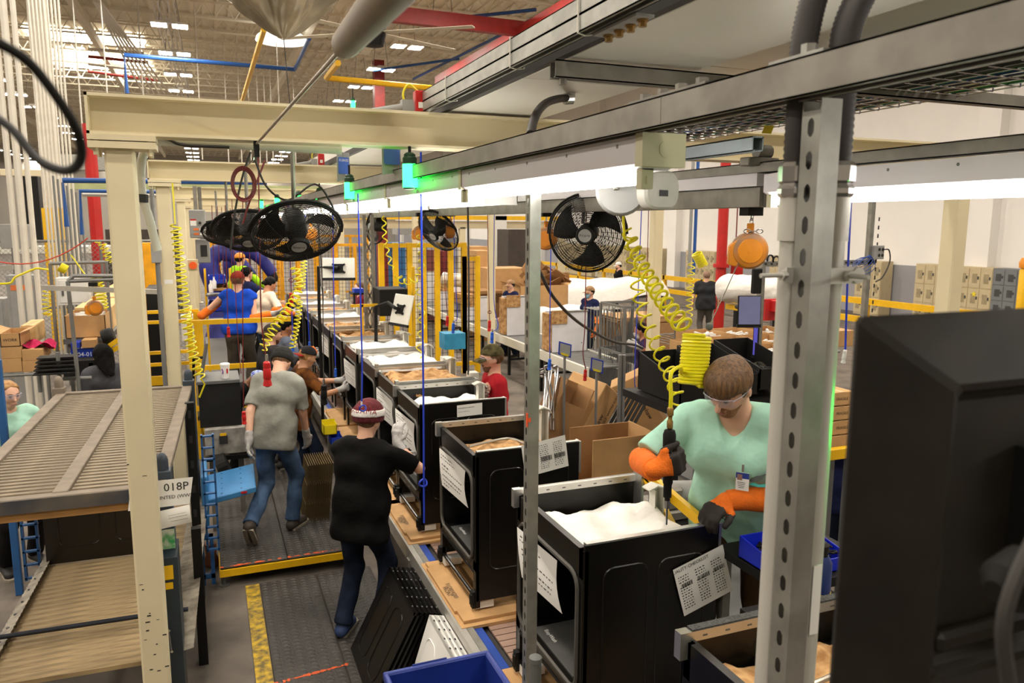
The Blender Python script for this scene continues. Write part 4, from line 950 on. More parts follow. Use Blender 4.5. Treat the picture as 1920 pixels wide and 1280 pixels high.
mb = MB(); mb.prism([(-.045, -.012), (-.03, .004), (-.012, .016), (.004, .02), (.02, .03), (.05, .034), (.022, .022), (.014, .006), (.004, -.004), (-.01, -.01), (-.03, -.016)], lo_, bu, bv, .0012); ob('fish', mb, mat('fish_print', (96, 104, 100), .8), lg, world=True)
mb = MB(); mb.prism([(-.05, -.028), (-.02, -.016), (.0, -.022), (.03, -.014), (.052, -.026), (.0, -.034)], lo_, bu, bv, .0012); ob('wave', mb, mat('wave_print', (80, 190, 180), .8), lg, world=True)
# pistol driver held upright, with its hose
tl = thing('air_driver', 'black air screwdriver held upright in the orange glove', 'tool', hr+V(0, 0, -.12))
c0 = hr+nrm(V(.25, .9, .1))*.034
mb = MB(); mb.lathe([(.012, -.20), (.012, -.16), (.018, -.155), (.018, -.10), (.022, -.09), (.023, .02), (.027, .05), (.028, .12), (.022, .14), (.012, .145)], c0, n=16); ob('handle', mb, blackm, tl, True, world=True)
mb = MB(); mb.cyl(c0+V(0, 0, -.28), c0+V(0, 0, -.2), .005, n=8); mb.cyl(c0+V(0, 0, -.205), c0+V(0, 0, -.17), .013, n=10); ob('bit', mb, chrome, tl, True, world=True)
mb = MB(); mb.lathe([(.008, .145), (.013, .15), (.013, .18), (.009, .185), (.009, .2), (.014, .205), (.014, .235), (.01, .24)], c0, n=10); ob('brass_fitting', mb, brass, tl, True, world=True)
HOSE_END = c0+V(0, 0, .24)
# platform he stands on
mp = thing('work_platform', 'raised steel platform behind the line, under the man in mint', 'platform', (2.9, 2.9, 0))
ob('deck', MB().box(2.27, 3.5, .8, 4.6, PZ-.06, PZ-.002), greyd, mp, world=True)
for x in (2.32, 3.45):
    for y in (.85, 2.7, 4.55): ob('leg', MB().box(x-.03, x+.03, y-.03, y+.03, 0, PZ-.06), greyd, mp, world=True)
# ---- man in black with the knit hat
garn = mat('garnet_knit', (92, 24, 32), .9, var=.2, scale=40, bump=.5, bscale=90); crimk = mat('crimson_letter', (140, 30, 40), .8, var=0); whk = mat('white_knit', (214, 208, 204), .9, var=.05, bump=.3, bscale=120)
hh = at(748, 815, Y=5.42)
person('man in black shirt and maroon knit hat working at the fourth oven', (.93, 5.30, .02), 48, 1.72, lean=10, head=(-4, 6), shirt=black_s, pants=ddenim, shoes=shoe_b, hair=(hbrown, 'short'), hat=('beanie', garn, whk, 'ALABAMA', 118, 20, crimk),
       hands=(hh+V(-.02, -.02, -.06), (1.30, 5.72, 1.2)), gloves=(glw, glw), hcurl=(.5, .5), elbow=((.9, -.5, -.9), None), palms=((.5, .6, 0), None), hdirs=((.05, .15, 1), None), step=.010, feet=((.07, -.12, 0, 0), (-.08, .12, 0, 0)), hem=.74, build=1.08)
# ---- man in grey with the black hat
person('man in grey shirt and black knit hat stepping across the platform', (.48, 7.02, .17), 58, 1.78, lean=14, head=(8, 32), shirt=grey_s, pants=denim, shoes=shoe_d, hat=('beanie', mat('black_knit', (20, 19, 18), .9, var=.2, bump=.3, bscale=120),), hair=(hbrown, 'short'),
       hands=((.78, 7.15, 1.05), at(463, 845, Y=6.92)), gloves=(glw, glw), hcurl=.4, step=.010, feet=((.16, -.07, 0, 0), (-.30, .10, .12, 55)), hem=.80)
tie = cloth('tie_dye', (120, 72, 30), rgb2=(46, 26, 16), scale=9)
person('worker in brown tie-dyed shirt reaching to the ovens', (.86, 8.62, .02), 12, 1.66, lean=8, head=(0, 12), skin=(206, 152, 118), shirt=tie, pants=ddenim, shoes=shoe_t, hair=(hblond, 'short'), hat=('cap_back', cloth('cap_dark', (40, 38, 40)), cloth('cap_red', (150, 40, 34))),
       hands=((1.32, 8.45, 1.18), (1.36, 8.75, 1.22)), gloves=(glw, glw), hcurl=.6, step=.012, hem=.76)
person('bearded man in charcoal shirt with blue lanyard and tattooed arm', (.66, 9.55, .02), 22, 1.80, head=(-4, 8), shirt=dark_s, pants=black_s, shoes=shoe_k, hair=(hbrown, 'short'), beard=mat('brown_beard', (96, 58, 36), .8, var=.2, scale=60), hat=('cap_back', cloth('cap_brown', (52, 46, 44))),
       hands=((1.12, 9.45, 1.42), None), gloves=(glo, None), step=.014)
person('man in slate blue shirt and black cap behind the bearded man', (.93, 10.75, .02), 8, 1.72, head=(0, 8), skin=TAN, shirt=cloth('slate', (98, 106, 124)), pants=black_s, shoes=shoe_k, hair=(hblack, 'short'), hat=('cap_back', black_s), hands=((1.3, 10.6, 1.2), (1.3, 10.9, 1.2)), gloves=(glw, glw), step=.014)
PB = .56
person('man in sleeveless royal blue shirt and rust cap on the railed platform', (.37, 11.15, PB), 78, 1.80, head=(-10, 6), shirt=cloth('royal', (28, 74, 190)), sleeve='none', pants=cloth('grey_work', (84, 80, 74)), shoes=shoe_k, hair=(hbrown, 'short'), hat=('cap', cloth('rust', (126, 44, 32))),
       hands=(at(511, 588, Y=10.95), at(418, 562, Y=11.3)), gloves=((glw, None, glo), (glw, None, glo)), hcurl=.4, step=.014, build=1.04, hem=.90, elbow=((.2, -.3, -1), (-.8, -.3, -.5)))
person('woman in cream shirt with orange sleeves on the railed platform', (.75, 12.3, PB), 25, 1.66, lean=10, head=(0, 16), skin=TAN, shirt=cloth('cream', (222, 208, 186)), pants=denim, shoes=shoe_k, hair=(hblack, 'tied'), hands=((1.2, 12.1, 1.62), (1.25, 12.3, 1.6)), gloves=((glw, None, glo), (glw, None, glo)), step=.015)
person('person in black cap and navy shirt beyond the cream shirt woman', (.62, 14.0, PB), 30, 1.70, shirt=navy, pants=black_s, shoes=shoe_k, hair=(hblack, 'short'), hat=('cap', black_s), hands=((1.2, 13.9, 1.6), None), step=.018)
person('person in neon green shirt far along the line', (.62, 16.6, PB), 40, 1.85, shirt=cloth('neon', (170, 236, 40)), sleeve='long', pants=ddenim, shoes=shoe_k, hair=(hblack, 'short'), hat=('cap', orange), hands=((1.2, 16.6, 1.6), None), step=.018)
person('person in maroon shirt behind the white-backed screen', (2.75, 15.0, .1), 185, 1.78, shirt=cloth('maroon', (92, 28, 42)), pants=ddenim, shoes=shoe_k, hair=(hbrown, 'short'), step=.018)
camo = cloth('camo', (96, 88, 60), rgb2=(54, 50, 32), scale=22)
person('man in red shirt and camouflage cap behind the fourth oven', (2.42, 6.55, .1), 172, 1.82, head=(6, 4), shirt=cloth('red', (168, 32, 42)), pants=ddenim, shoes=shoe_k, hair=(hbrown, 'short'), hat=('cap', camo), glasses=lensm, beard=mat('short_beard', (120, 84, 62), .8), hands=(at(893, 772, Y=5.55)+V(.03, .1, -.02), None), gloves=(cloth('striped_glove', (186, 160, 146), rgb2=(90, 70, 64), scale=30), glw), palms=((-.3, -.9, 0), None), step=.011, elbow=((.6, .3, -.6), None))
# ---- left side
person('woman in pale green shirt and clear glasses behind the ribbed rack', at(47, 1030, Y=7.45)*V(1, 1, 0)+V(-.03, 0, 0), -62, 1.70, head=(12, 8), shirt=mint, pants=cloth('black_leggings', (22, 21, 22)), shoes=shoe_k, hair=(hblond, 'tied'), glasses=lensm, step=.011, hem=.84, feet=((.0, -.12, 0, 0), (-.12, .14, 0, 0)))
person('woman with long black hair and grey jacket behind the rack', at(198, 720, Y=9.4)*V(1, 1, 0), 118, 1.70, head=(0, 10), skin=BROWN, shirt=cloth('heather', (84, 84, 90)), sleeve='long', pants=black_s, shoes=shoe_k, hair=(hblack, 'long'), step=.013)
p = at(418, 700, Y=8.9)
person('person with blue paisley bandana bending at the small black table', (p[0], p[1], 0), -20, 1.55, lean=32, head=(0, 35), skin=BROWN, shirt=black_s, pants=black_s, shoes=shoe_k, hat=('beanie', mat('blue_bandana', (34, 62, 170), .8, rgb2=(190, 200, 226), scale=34),), step=.013)
# ---- right side
p = at(1207, 640, Y=8.9)
person('woman in dark purple shirt and white mask pulling a cable', (p[0], p[1], .1), 150, 1.62, head=(-10, 14), skin=TAN, shirt=cloth('plum', (46, 34, 66)), pants=denim, shoes=shoe_k, hair=(hblack, 'tied'), mask=whk, hands=(None, at(1195, 650, Y=8.6)), gloves=(glw, glw), step=.013)
p = at(1106, 575, Y=13.4)
person('man in camouflage cap and blue face mask at the far conveyor', (p[0], p[1], .1), 195, 1.72, shirt=navy, pants=ddenim, shoes=shoe_k, hair=(hblack, 'short'), hat=('cap', mat('desert_camo', (176, 140, 100), .85, rgb2=(116, 84, 56), scale=30)), mask=mat('blue_mask', (150, 196, 214), .8, var=.02), hands=(at(1128, 612, Y=13.0), None), gloves=(glo, glo), step=.015)
p = at(958, 555, Y=15.5)
person('person in tan camouflage cap beyond the far conveyor', (p[0], p[1], .1), 200, 1.72, shirt=navy, pants=ddenim, shoes=shoe_k, hair=(hblack, 'short'), hat=('cap', mat('desert_camo')), step=.018)
p = at(1160, 510, Z=1.45)
person('man in black shirt and white cap walking by the far lockers', (p[0], p[1], 0), 170, 1.80, shirt=black_s, pants=ddenim, shoes=shoe_k, hair=(hblack, 'short'), hat=('cap', mat('cap_white', (214, 210, 206), .8)), beard=mat('brown_beard'), step=.02)
p = at(1324, 545, Y=16.5)
person('bald man in black shirt with blue back print near the red riser', (p[0], p[1], .0), 60, 1.85, shirt=mat('back_print', (26, 26, 30), .85, rgb2=(30, 34, 40)), pants=cloth('grey_work'), shoes=shoe_k, hair=(mat('shaved', (140, 110, 92), .7), 'short'), step=.018, build=1.15)
p = at(1425, 720, Y=5.1)
person('worker in grey cap behind the man in mint', (p[0], p[1], .1), 85, 1.78, shirt=cloth('heather'), pants=ddenim, shoes=shoe_k, hair=(hbrown, 'short'), hat=('cap_back', cloth('cap_olive', (78, 74, 66))), step=.014)
p = at(1590, 690, Y=4.2)
person('worker in navy shirt mostly hidden behind the dark screen', (p[0]+.06, p[1], .1), 40, 1.70, skin=FAIR, shirt=navy, pants=ddenim, shoes=shoe_k, hair=(hbrown, 'short'), step=.016)
# ================================================================ LEFT: RIBBED RACK, WORK TABLES, STOCK
def rect3(x0, y0, x1, y1, Y):
    """world extents at depth Y of a picture rectangle"""
    a = at(x0, (y0+y1)/2, Y=Y); b = at(x1, (y0+y1)/2, Y=Y); c = at((x0+x1)/2, y0, Y=Y); d = at((x0+x1)/2, y1, Y=Y)
    return a[0], b[0], d[2], c[2]
def fbox(name, x0, y0, x1, y1, Y, dep, m, label, cat, floor=False, parent=None, bevel=.004, z0=None):
    xa, xb, za, zb = rect3(x0, y0, x1, y1, Y)
    if floor: za = 0
    if z0 is not None: za = z0
    o = ob(name, MB().box(xa, xb, Y, Y+dep, za, zb), m, parent, world=True, bevel=bevel)
    if parent is None: tag(o, label, cat)
    return o, (xa, xb, Y, Y+dep, za, zb)
RX, RY, RA = -.29, 4.40, -.034
tanm = mat('worn_tan_deck', (176, 152, 112), .6, rgb2=(128, 108, 80), scale=7, stretch=(.6, 5, 1)); 
dustd = mat('dusty_deck', (148, 134, 112), .75, rgb2=(104, 93, 78), scale=8, stretch=(.6, 4, 1))
rk_ = thing('stacking_rack', 'long steel stacking rack with ribbed upper deck, left foreground', 'rack', (RX, RY, 0), RA)
W_, L_ = 1.0, 2.68
rib = MB(); rib.prism([(0, 0), (.006, .02), (.038, .02), (.045, 0)], (-W_+.02, 0, 0), (0, 1, 0), (0, 0, 1), W_-.04)
rm = mesh_of('deck_rib', rib, dustd)
ob('upper_deck', MB().box(-W_, 0, 0, L_, 1.565, 1.572), mat('deck_gap', (40, 35, 30), .8), rk_)
for i in range(43): link('deck_rib', rm, rk_, (0, .03+i*.061, 1.572))
for x in (-W_, -.52, -.05): ob('rail', MB().box(x, x+.075, 0, L_, 1.575, 1.615), grime, rk_, bevel=.004)
for y in (-.05, L_-.04): ob('rail', MB().box(-W_, .03, y, y+.06, 1.545, 1.61), grime, rk_, bevel=.004)
ob('edge_band', MB().box(-W_, .03, -.055, -.05, 1.535, 1.605), mat('navy_steel', (36, 48, 66), .6, rgb2=(120, 108, 90), scale=3), rk_)
ob('edge_board', MB().box(-W_, 0, -.04, -.02, 1.49, 1.535), mat('wood_edge', (160, 118, 66), .7), rk_)
capm = mat('slate_blue_steel', (52, 62, 74), .5, var=.15)
for x, y, m in ((-W_+.02, L_-.02, grime), (.0, L_-.02, capm), (.0, .08, capm), (-W_+.02, .08, capm)):
    mb = MB(); mb.box(x-.045, x+.045, y-.045, y+.045, 0, 1.66); p_ = ob('post', mb, capm if m is capm else grime, rk_, bevel=.005)
    ob('post_cap', MB().lathe([(.034, 0), (.034, .05), (.03, .07), (.018, .088), (.004, .094)], (x, y, 1.66), n=14), m, p_, True)
ob('lower_deck', MB().box(-W_+.06, -.02, 0, L_, .575, .60), tanm, rk_)
rl = mesh_of('lower_rib', MB().prism([(0, 0), (.015, .008), (.045, .008), (.06, 0)], (-W_+.1, 0, 0), (0, 1, 0), (0, 0, 1), W_-.2), tanm)
for i in range(22): link('lower_rib', rl, rk_, (0, .01+i*.068, .60))
for x, m in ((-W_+.03, .07), (-.04, .15)):
    mb = MB(); mb.grid(lambda u, v, x=x, m=m: (x+m*v, L_*u, .60+.012*math.sin(u*L_/.055*6.28/2)**2+.03*v), 120, 3); ob('side_flange', mb, mat('zinc_worn', (176, 166, 150), .5, .4, rgb2=(120, 112, 100), scale=12), rk_, 60)
mb = MB()
for k in range(9): mb.cyl((-W_+.06, .1+k*.17, .61), (-W_+.06, .1+k*.17, .622), .01, n=8)
ob('rivet', mb, greyd, rk_)
ob('tie_bar', MB().cyl((-W_-.02, .42, .66), (.06, .42, .66), .014, n=10), mat('navy_bar', (28, 34, 48), .5), rk_, True)
# black inner panel standing on the lower deck
pn = thing('loose_sheet', 'black pressed panel standing on the lower deck of the ribbed rack', 'panel', (RX, RY, .61), RA)
ob('sheet', MB().box(-.92, -.1, 1.52, 1.54, 0, .86), mat('brown_black_enamel', (30, 24, 18), .35, var=.2, scale=2), pn)
mb = MB()
for cx in (-.70, -.34): mb.tube([(cx+a, 1.518, .45+b) for a, b in rrect(.26, .66, .05)], .004, 4, closed=True)
ob('pressed_rib', mb, mat('brown_black_enamel'), pn)
# black slotted side frame + blue ladders on the right flank of the rack
fr = thing('slotted_upright', 'tall black slotted upright leaning beside the ribbed rack', 'upright', (-.12, 6.2, 0))
mb = MB(); a = at(372, 745, Y=6.6); b = at(380, 1000, Y=6.35)
mb.box(-.215, -.15, 6.3, 6.36, 0, 1.62); mb.box(-.19, -.13, 5.3, 5.36, 0, .98); ob('upright', mb, blackm, fr, world=True)
mb = MB()
for z in (.3, .5, .7, .9, 1.1, 1.3, 1.5): mb.box(-.2, -.175, 6.298, 6.3, z, z+.06)
ob('slot', mb, ink, fr, world=True)
steelb = mat('tool_blue', (40, 92, 150), .5, var=.1)
bl = thing('blue_ladder_crate', 'light blue slotted plastic upright beside the black frame', 'crate', (-.08, 6.42, .3))
mb = MB()
for x in (-.12, -.035): mb.box(x, x+.015, 6.4, 6.44, .35, 1.33)
for k in range(11): mb.box(-.12, -.02, 6.4, 6.43, .36+k*.095, .372+k*.095)
ob('rungs', mb, steelb, bl, world=True)
bl2 = thing('blue_ladder_crate', 'light blue slotted plastic upright at the left of the black panel', 'crate', (-1.35, 6.1, .3))
mb = MB()
for x in (-1.33, -1.24): mb.box(x, x+.015, 6.1, 6.14, .45, 1.3)
for k in range(9): mb.box(-1.33, -1.22, 6.1, 6.13, .46+k*.1, .472+k*.1)
ob('rungs', mb, steelb, bl2, world=True)
mb = MB(); xa, xb, za, zb = rect3(376, 1003, 402, 1085, 6.55)
mb.box(xa, xa+.03, 6.55, 6.58, 0, zb); mb.box(xb-.03, xb, 6.55, 6.58, 0, zb); mb.box(xa, xb, 6.55, 6.58, zb-.04, zb); mb.box(xa, xb, 6.55, 6.58, za, za+.04)
tag(ob('blue_stand', mb, steelb, world=True), 'low blue steel stand frame next to the step', 'stand')
fbox('blue_post', -6, 675, 9, 850, 6.9, .05, mat('tool_blue'), 'blue steel post at the left edge of the picture', 'post', floor=True)
# papers hung on the rack post behind the cream column
sheet_of_paper(at(240, 958, Y=4.33), (1, 0, -.0), (.16, 0, 1), .30, .15, [(.05, .25, .2, .28, .8), (.05, .12, .18, .15, .8)], 'white sheet lettered 018P hung on the ribbed rack behind the cream column', 'paper', big=[('018P', .062, .74, .70), ('PAINTED (WW)', .027, .70, .34)], seed=2)
sheet_of_paper(at(301, 992, Y=4.30), (1, .0, .12), (-.05, 0, 1), .155, .10, [(.3, .5, .9, .53, .5), (.35, .3, .9, .33, .5), (.3, .65, .85, .67, .5)], 'creased white sheet below the lettered one', 'paper', seed=8, bend=.01)
cl = thing('control_post', 'dark blue machine side with stickers just behind the cream column', 'cabinet', (-.2, 4.3, 0))
xa, xb, za, zb = rect3(302, 985, 338, 1290, 4.32); ob('side', MB().box(xa, xb, 4.33, 4.6, 0, za+.75), mat('dark_teal', (34, 46, 54), .5), cl, world=True)
stz = za+.75
for k, (py0, py1, m, w0, w1) in enumerate(((992, 1028, mat('sticker_green', (190, 196, 180), .6, rgb2=(40, 140, 70), scale=26), .1, .95), (1060, 1086, yellow, .25, .75), (1092, 1104, yellow, .3, .7))):
    xa2, xb2, z2, z3 = rect3(302, py0, 338, py1, 4.325); ob('sticker', MB().box(xa+(xb-xa)*w0, xa+(xb-xa)*w1, 4.325, 4.33, z2, z3), m, cl, world=True)
xa2, xb2, z2, z3 = rect3(318, 1180, 332, 1220, 4.31)
mb = MB(); mb.tube([(xa2, 4.31, z3), (xa2+.008, 4.31, z2)], .004, 6); mb.cyl((xa2, 4.305, z3), (xa2, 4.32, z3), .008, n=8); mb.cyl((xa2+.008, 4.305, z2), (xa2+.008, 4.32, z2), .008, n=8); tag(ob('wrench', mb, chrome, world=True), 'small chrome wrench stuck on the dark machine side', 'wrench')
# black stand with cup, driver and gear
st = thing('tool_stand', 'black work stand with foam cup on top, beside the man in grey', 'stand', (.1, 7.9, 0))
xa, xb, za, zb = rect3(371, 716, 452, 800, 7.75)
ob('top', MB().box(xa, xb, 7.75, 8.25, zb-.02, zb+.015), greyd, st, world=True, bevel=.004)
ob('front_board', MB().box(xa+.01, xb, 7.76, 7.78, za, zb-.02), rubber, st, world=True)
xa2, xb2, za2, zb2 = rect3(384, 802, 462, 852, 7.7)
ob('machine_case', MB().box(xa2, xb2, 7.7, 8.1, za2, zb2), mat('scuffed_grey', (172, 168, 160), .5, rgb2=(110, 106, 100), scale=9), st, world=True, bevel=.01)
xq, xw, zq, zw = rect3(411, 817, 427, 832, 7.69); ob('label_plate', MB().box(xq, xw, 7.694, 7.7, zq, zw), ink, st, world=True); ob('label_plate', MB().box(xq+.01, xw-.01, 7.692, 7.7, zw, zw+.025), yellow, st, world=True)
ob('shelf_bar', MB().box(xa2, xb2+.05, 7.68, 7.72, za2-.05, za2-.01), blackm, st, world=True)
for x in (xa2+.03, xb2-.08): ob('leg', MB().box(x, x+.05, 7.75, 7.8, 0, za2), galvd, st, world=True)
p = at(423, 714, Y=7.85)
cp = thing('foam_cup', 'white foam cup with red and purple print on the black stand', 'cup', (p[0], 7.85, zb+.015))
ob('cup', MB().lathe([(.031, 0), (.044, .13)], n=20), mat('foam', (240, 238, 236), .7, var=.01), cp, True); ob('lid', MB().lathe([(.047, .13), (.047, .142), (.04, .148)], n=20), paper, cp, True)
mb = MB(); mb.box(.012, .026, -.046, -.040, .055, .1); ob('print', mb, red, cp); mb = MB(); mb.tube([(-.03, -.034, .1), (-.02, -.04, .075), (-.026, -.036, .05)], .005, 5); ob('print', mb, mat('purple_ink', (130, 60, 150), .6), cp)
bt_ = thing('tote_cover', 'light blue plastic tote lid tilted beside the step', 'tote', at(432, 905, Y=7.0)*V(1, 1, 0)+V(0, 0, .6))
A = at(389, 890, Y=7.2); B_ = at(476, 868, Y=7.2); C_ = at(480, 912, Y=6.75); D_ = at(388, 938, Y=6.75)
mb = MB(); q = [A, B_, C_, D_]; mb.add([*q, *[p-V(0, 0, .05) for p in q]], [(0, 3, 2, 1), (4, 5, 6, 7), (0, 1, 5, 4), (1, 2, 6, 5), (2, 3, 7, 6), (3, 0, 4, 7)]); ob('lid', mb, bluel, bt_, world=True, bevel=.006)
mb = MB(); e = C_*.75+D_*.25-V(0, .004, .02); mb.obox(e, (.05, .006, .018)); ob('red_clip', mb, redp, bt_, world=True)
mb = MB()
for k in range(5):
    for j in (0.3, .7):
        c = (A*(1-j)+B_*j)*(1-k/5-.1)+(D_*(1-j)+C_*j)*(k/5+.1); mb.obox(c+V(0, 0, .002), (.01, .008, .003))
ob('vent_hole', mb, ink, bt_, world=True)
ob('side_wall', MB().obox((A+D_)/2+V(-.02, 0, -.05), (.05, .5, .45)), bluel, bt_, world=True, bevel=.01)
mb = MB(); mb.lathe([(.13, 0), (.13, .1), (.02, .1)], at(410, 880, Y=7.6), roty(1.2), 20); tag(ob('cable_reel', mb, rubber, world=True), 'black hose reel under the grey machine case', 'reel')
bx_ = at(392, 975, Y=6.95); tag(ob('boots', MB().lathe([(.06, 0), (.07, .04), (.045, .1), (.05, .2)], bx_*V(1, 1, 0), n=12), mat('brown_leather', (110, 62, 38), .7), world=True, smooth=True), 'brown leather work boot on the floor under the blue lid', 'boot')
# monitor seen edge-on on its arm
mt = thing('edge_on_monitor', 'thin grey screen seen edge-on above the black stand', 'monitor', at(382, 700, Y=8.1))
a = at(378, 702, Y=8.1); b = at(388, 637, Y=8.1); mb = MB(); mb.bar(a, b, .45, .025, up=(1, 0, 0)); ob('screen', mb, greyd, mt, world=True, bevel=.01)
ob('arm', MB().tube([(a+b)/2, (a+b)/2+V(-.1, .1, -.02), (a+b)/2+V(-.12, .3, -.3)], .015, 6), blackm, mt, world=True)
# ---------------------------------------------------------------- railed platform of the man in blue
rp = thing('railed_platform', 'raised platform with yellow guard rail beside the far ovens', 'platform', (.5, 13, 0))
ob('deck', MB().box(-.27, 1.2, 10.3, 17.4, PB-.05, PB-.002), matm, rp, world=True)
for x, y in ((-.22, 10.35), (1.15, 10.35), (-.22, 14.2), (1.15, 14.2), (-.22, 17.3), (1.15, 17.3)): ob('leg', MB().box(x-.04, x+.04, y-.04, y+.04, 0, PB-.05), yellow, rp, world=True)
for z in (PB+1.2, PB+.62, PB+.1): ob('rail', MB().box(-.25, .98, 10.30, 10.34, z-.03, z+.03), yellow, rp, world=True)
for x in (-.24, -.12): ob('rail_post', MB().box(x-.03, x+.03, 10.28, 10.36, PB-.2, PB+1.23), yellow, rp, world=True)
for z in (PB+1.2, PB+.62): ob('rail', MB().box(-.27, -.23, 10.3, 12.2, z-.03, z+.03), yellow, rp, world=True)
# yellow rails further left behind the second column
yr = thing('guard_rail', 'yellow guard rail seen between the cream columns', 'railing', at(330, 700, Y=11.5)*V(1, 1, 0))
for py in (584, 603, 660, 682): xa, xb, za, zb = rect3(276, py-3, 372, py+3, 11.5); ob('rail', MB().box(xa, xb, 11.5, 11.54, za, zb), yellow, yr, world=True)
for px in (368, 374): xa, xb, za, zb = rect3(px-3, 583, px+3, 700, 11.5); ob('rail_post', MB().box(xa, xb, 11.48, 11.54, 0, zb), yellow, yr, world=True)
xa, xb, za, zb = rect3(283, 705, 320, 722, 11.4); ob('kick_plate', MB().box(xa, xb, 11.4, 11.44, za, zb), yellow, yr, world=True)
# bins and supplies by the man in blue
for k, (x0, y0, x1, y1, m, l) in enumerate(((391, 517, 423, 533, bluep, 'upper royal blue parts bin left of the man in blue'), (391, 565, 433, 584, bluep, 'lower royal blue parts bin left of the man in blue'), (393, 533, 428, 546, card, 'open carton between the two blue bins'))):
    xa, xb, za, zb = rect3(x0, y0, x1, y1, 11.6); t_ = thing('parts_bin' if k < 2 else 'carton', l, 'bin' if k < 2 else 'box', ((xa+xb)/2, 11.7, za))
    mb = MB(); mb.box(xa, xb, 11.6, 11.615, za, zb*.5+za*.5); mb.box(xa, xb, 11.9, 11.915, za, zb); mb.box(xa, xa+.012, 11.6, 11.9, za, zb); mb.box(xb-.012, xb, 11.6, 11.9, za, zb); mb.box(xa, xb, 11.6, 11.9, za, za+.01); ob('shell', mb, m, t_, world=True)
xa, xb, za, zb = rect3(386, 545, 434, 552, 11.65); sh_ = thing('bin_shelf', 'grey shelf stand holding the blue bins', 'shelf', ((xa+xb)/2, 11.7, 0))
for z in (za, za-.37, za-.17): ob('board', MB().box(xa, xb, 11.62, 11.95, z-.02, z), greyd, sh_, world=True)
for x in (xa, xb): ob('upright', MB().box(x-.015, x+.015, 11.93, 11.96, 0, zb+.3), yellow, sh_, world=True)
for k, (px, py) in enumerate(((396, 548), (402, 541))):
    p = at(px, py, Y=11.55); tag(ob('spray_bottle', MB().lathe([(.03, 0), (.032, .1), (.012, .13), (.012, .17)], p, n=12), whitep, world=True, smooth=True), ('lower', 'upper')[k]+' white squeeze bottle among the blue bins', 'bottle')
# control panels hung on the third column
for k, (x0, y0, x1, y1, Y, l) in enumerate(((355, 393, 386, 446, 9.0, 'grey control box with warning sticker, upper of the two'), (367, 449, 394, 493, 9.2, 'grey panel with dark screen, lower of the two'))):
    xa, xb, za, zb = rect3(x0, y0, x1, y1, Y); t_ = thing('control_box', l+', beside the column', 'electrical box', ((xa+xb)/2, Y, za)); ob('case', MB().box(xa, xb, Y, Y+.2, za, zb), greyp, t_, world=True, bevel=.008)
    if k == 0:
        ob('sticker', MB().box(xa+.01, xa+.07, Y-.003, Y, zb-.17, zb-.1), paper, t_, world=True); ob('sticker', MB().box(xa+.01, xa+.07, Y-.004, Y, zb-.115, zb-.1), redp, t_, world=True)
        for z in (za+.03, za+.08): ob('switch_label', MB().box(xa+.04, xa+.09, Y-.004, Y, z, z+.025), mat('orange_label', (226, 120, 60), .6), t_, world=True); ob('switch', MB().box(xa+.1, xa+.16, Y-.008, Y, z, z+.02), paper, t_, world=True)
        ob('knob', MB().cyl((xb-.06, Y-.02, za+.16), (xb-.06, Y, za+.16), .015, n=10), ink, t_, world=True)
    else: ob('screen', MB().box(xa+.05, xb-.03, Y-.004, Y, za+.07, zb-.06), ink, t_, world=True)
    ob('hanger', MB().box(xa+.05, xa+.09, Y+.2, Y+.26, za, 3.39), galvd, t_, world=True)
p = at(362, 497, Y=9.0); t_ = thing('emergency_stop', 'orange and red emergency stop knob below the grey control box', 'switch', p); ob('box', MB().box(-.05, .05, -.03, .05, -.06, .06), mat('estop_box', (200, 190, 150), .5), t_); ob('knob', MB().cyl((0, -.08, 0), (0, -.03, 0), .04, n=14), mat('estop_orange', (226, 90, 30), .4), t_, True)
# junction box + conduit on second column
t_ = thing('junction_box', 'grey junction box on a conduit left of the second cream column', 'electrical box', at(292, 475, Y=7.8)); 
xa, xb, za, zb = rect3(283, 456, 302, 493, 7.8); ob('box', MB().box(xa, xb, 7.8, 7.9, za, zb), greyp, t_, world=True, bevel=.004)
pq = at(296, 500, Y=7.85); ob('pipe', MB().cyl((pq[0], 7.85, 0), (pq[0], 7.85, za), .022, n=10), pipeg, t_, True, world=True); ob('pipe', MB().cyl((pq[0]-.01, 7.85, zb), (pq[0]-.01, 7.85, 3.3), .02, n=10), pipeg, t_, True, world=True)
# grey conduit curving off the first frame
pts = [at(x, y, Y=4.2) for x, y in ((640, 282), (520, 276), (400, 270), (310, 265), (282, 272), (268, 292), (264, 330), (268, 372), (280, 410), (290, 450), (296, 470))]
for i, q in enumerate(pts): pts[i] = V(q[0]*(1+.0), 4.2, q[2])
t_ = thing('frame_conduit', 'pale grey conduit bending down under the nearest cream beam', 'conduit', pts[-1]); ob('pipe', MB().tube(spline(pts, 5), .021, 10), mat('pale_conduit', (196, 196, 184), .5, var=.04), t_, True, world=True)
ob('tape', MB().tube([pts[7]+V(0, 0, .02), pts[7]-V(.002, 0, .02)], .026, 10), ink, t_, world=True)
ob('cable', MB().tube(spline([at(x, y, Y=4.16) for x, y in ((288, 262), (300, 259), (318, 262), (345, 272), (430, 276))], 5), .008, 6), cord, t_, True, world=True)
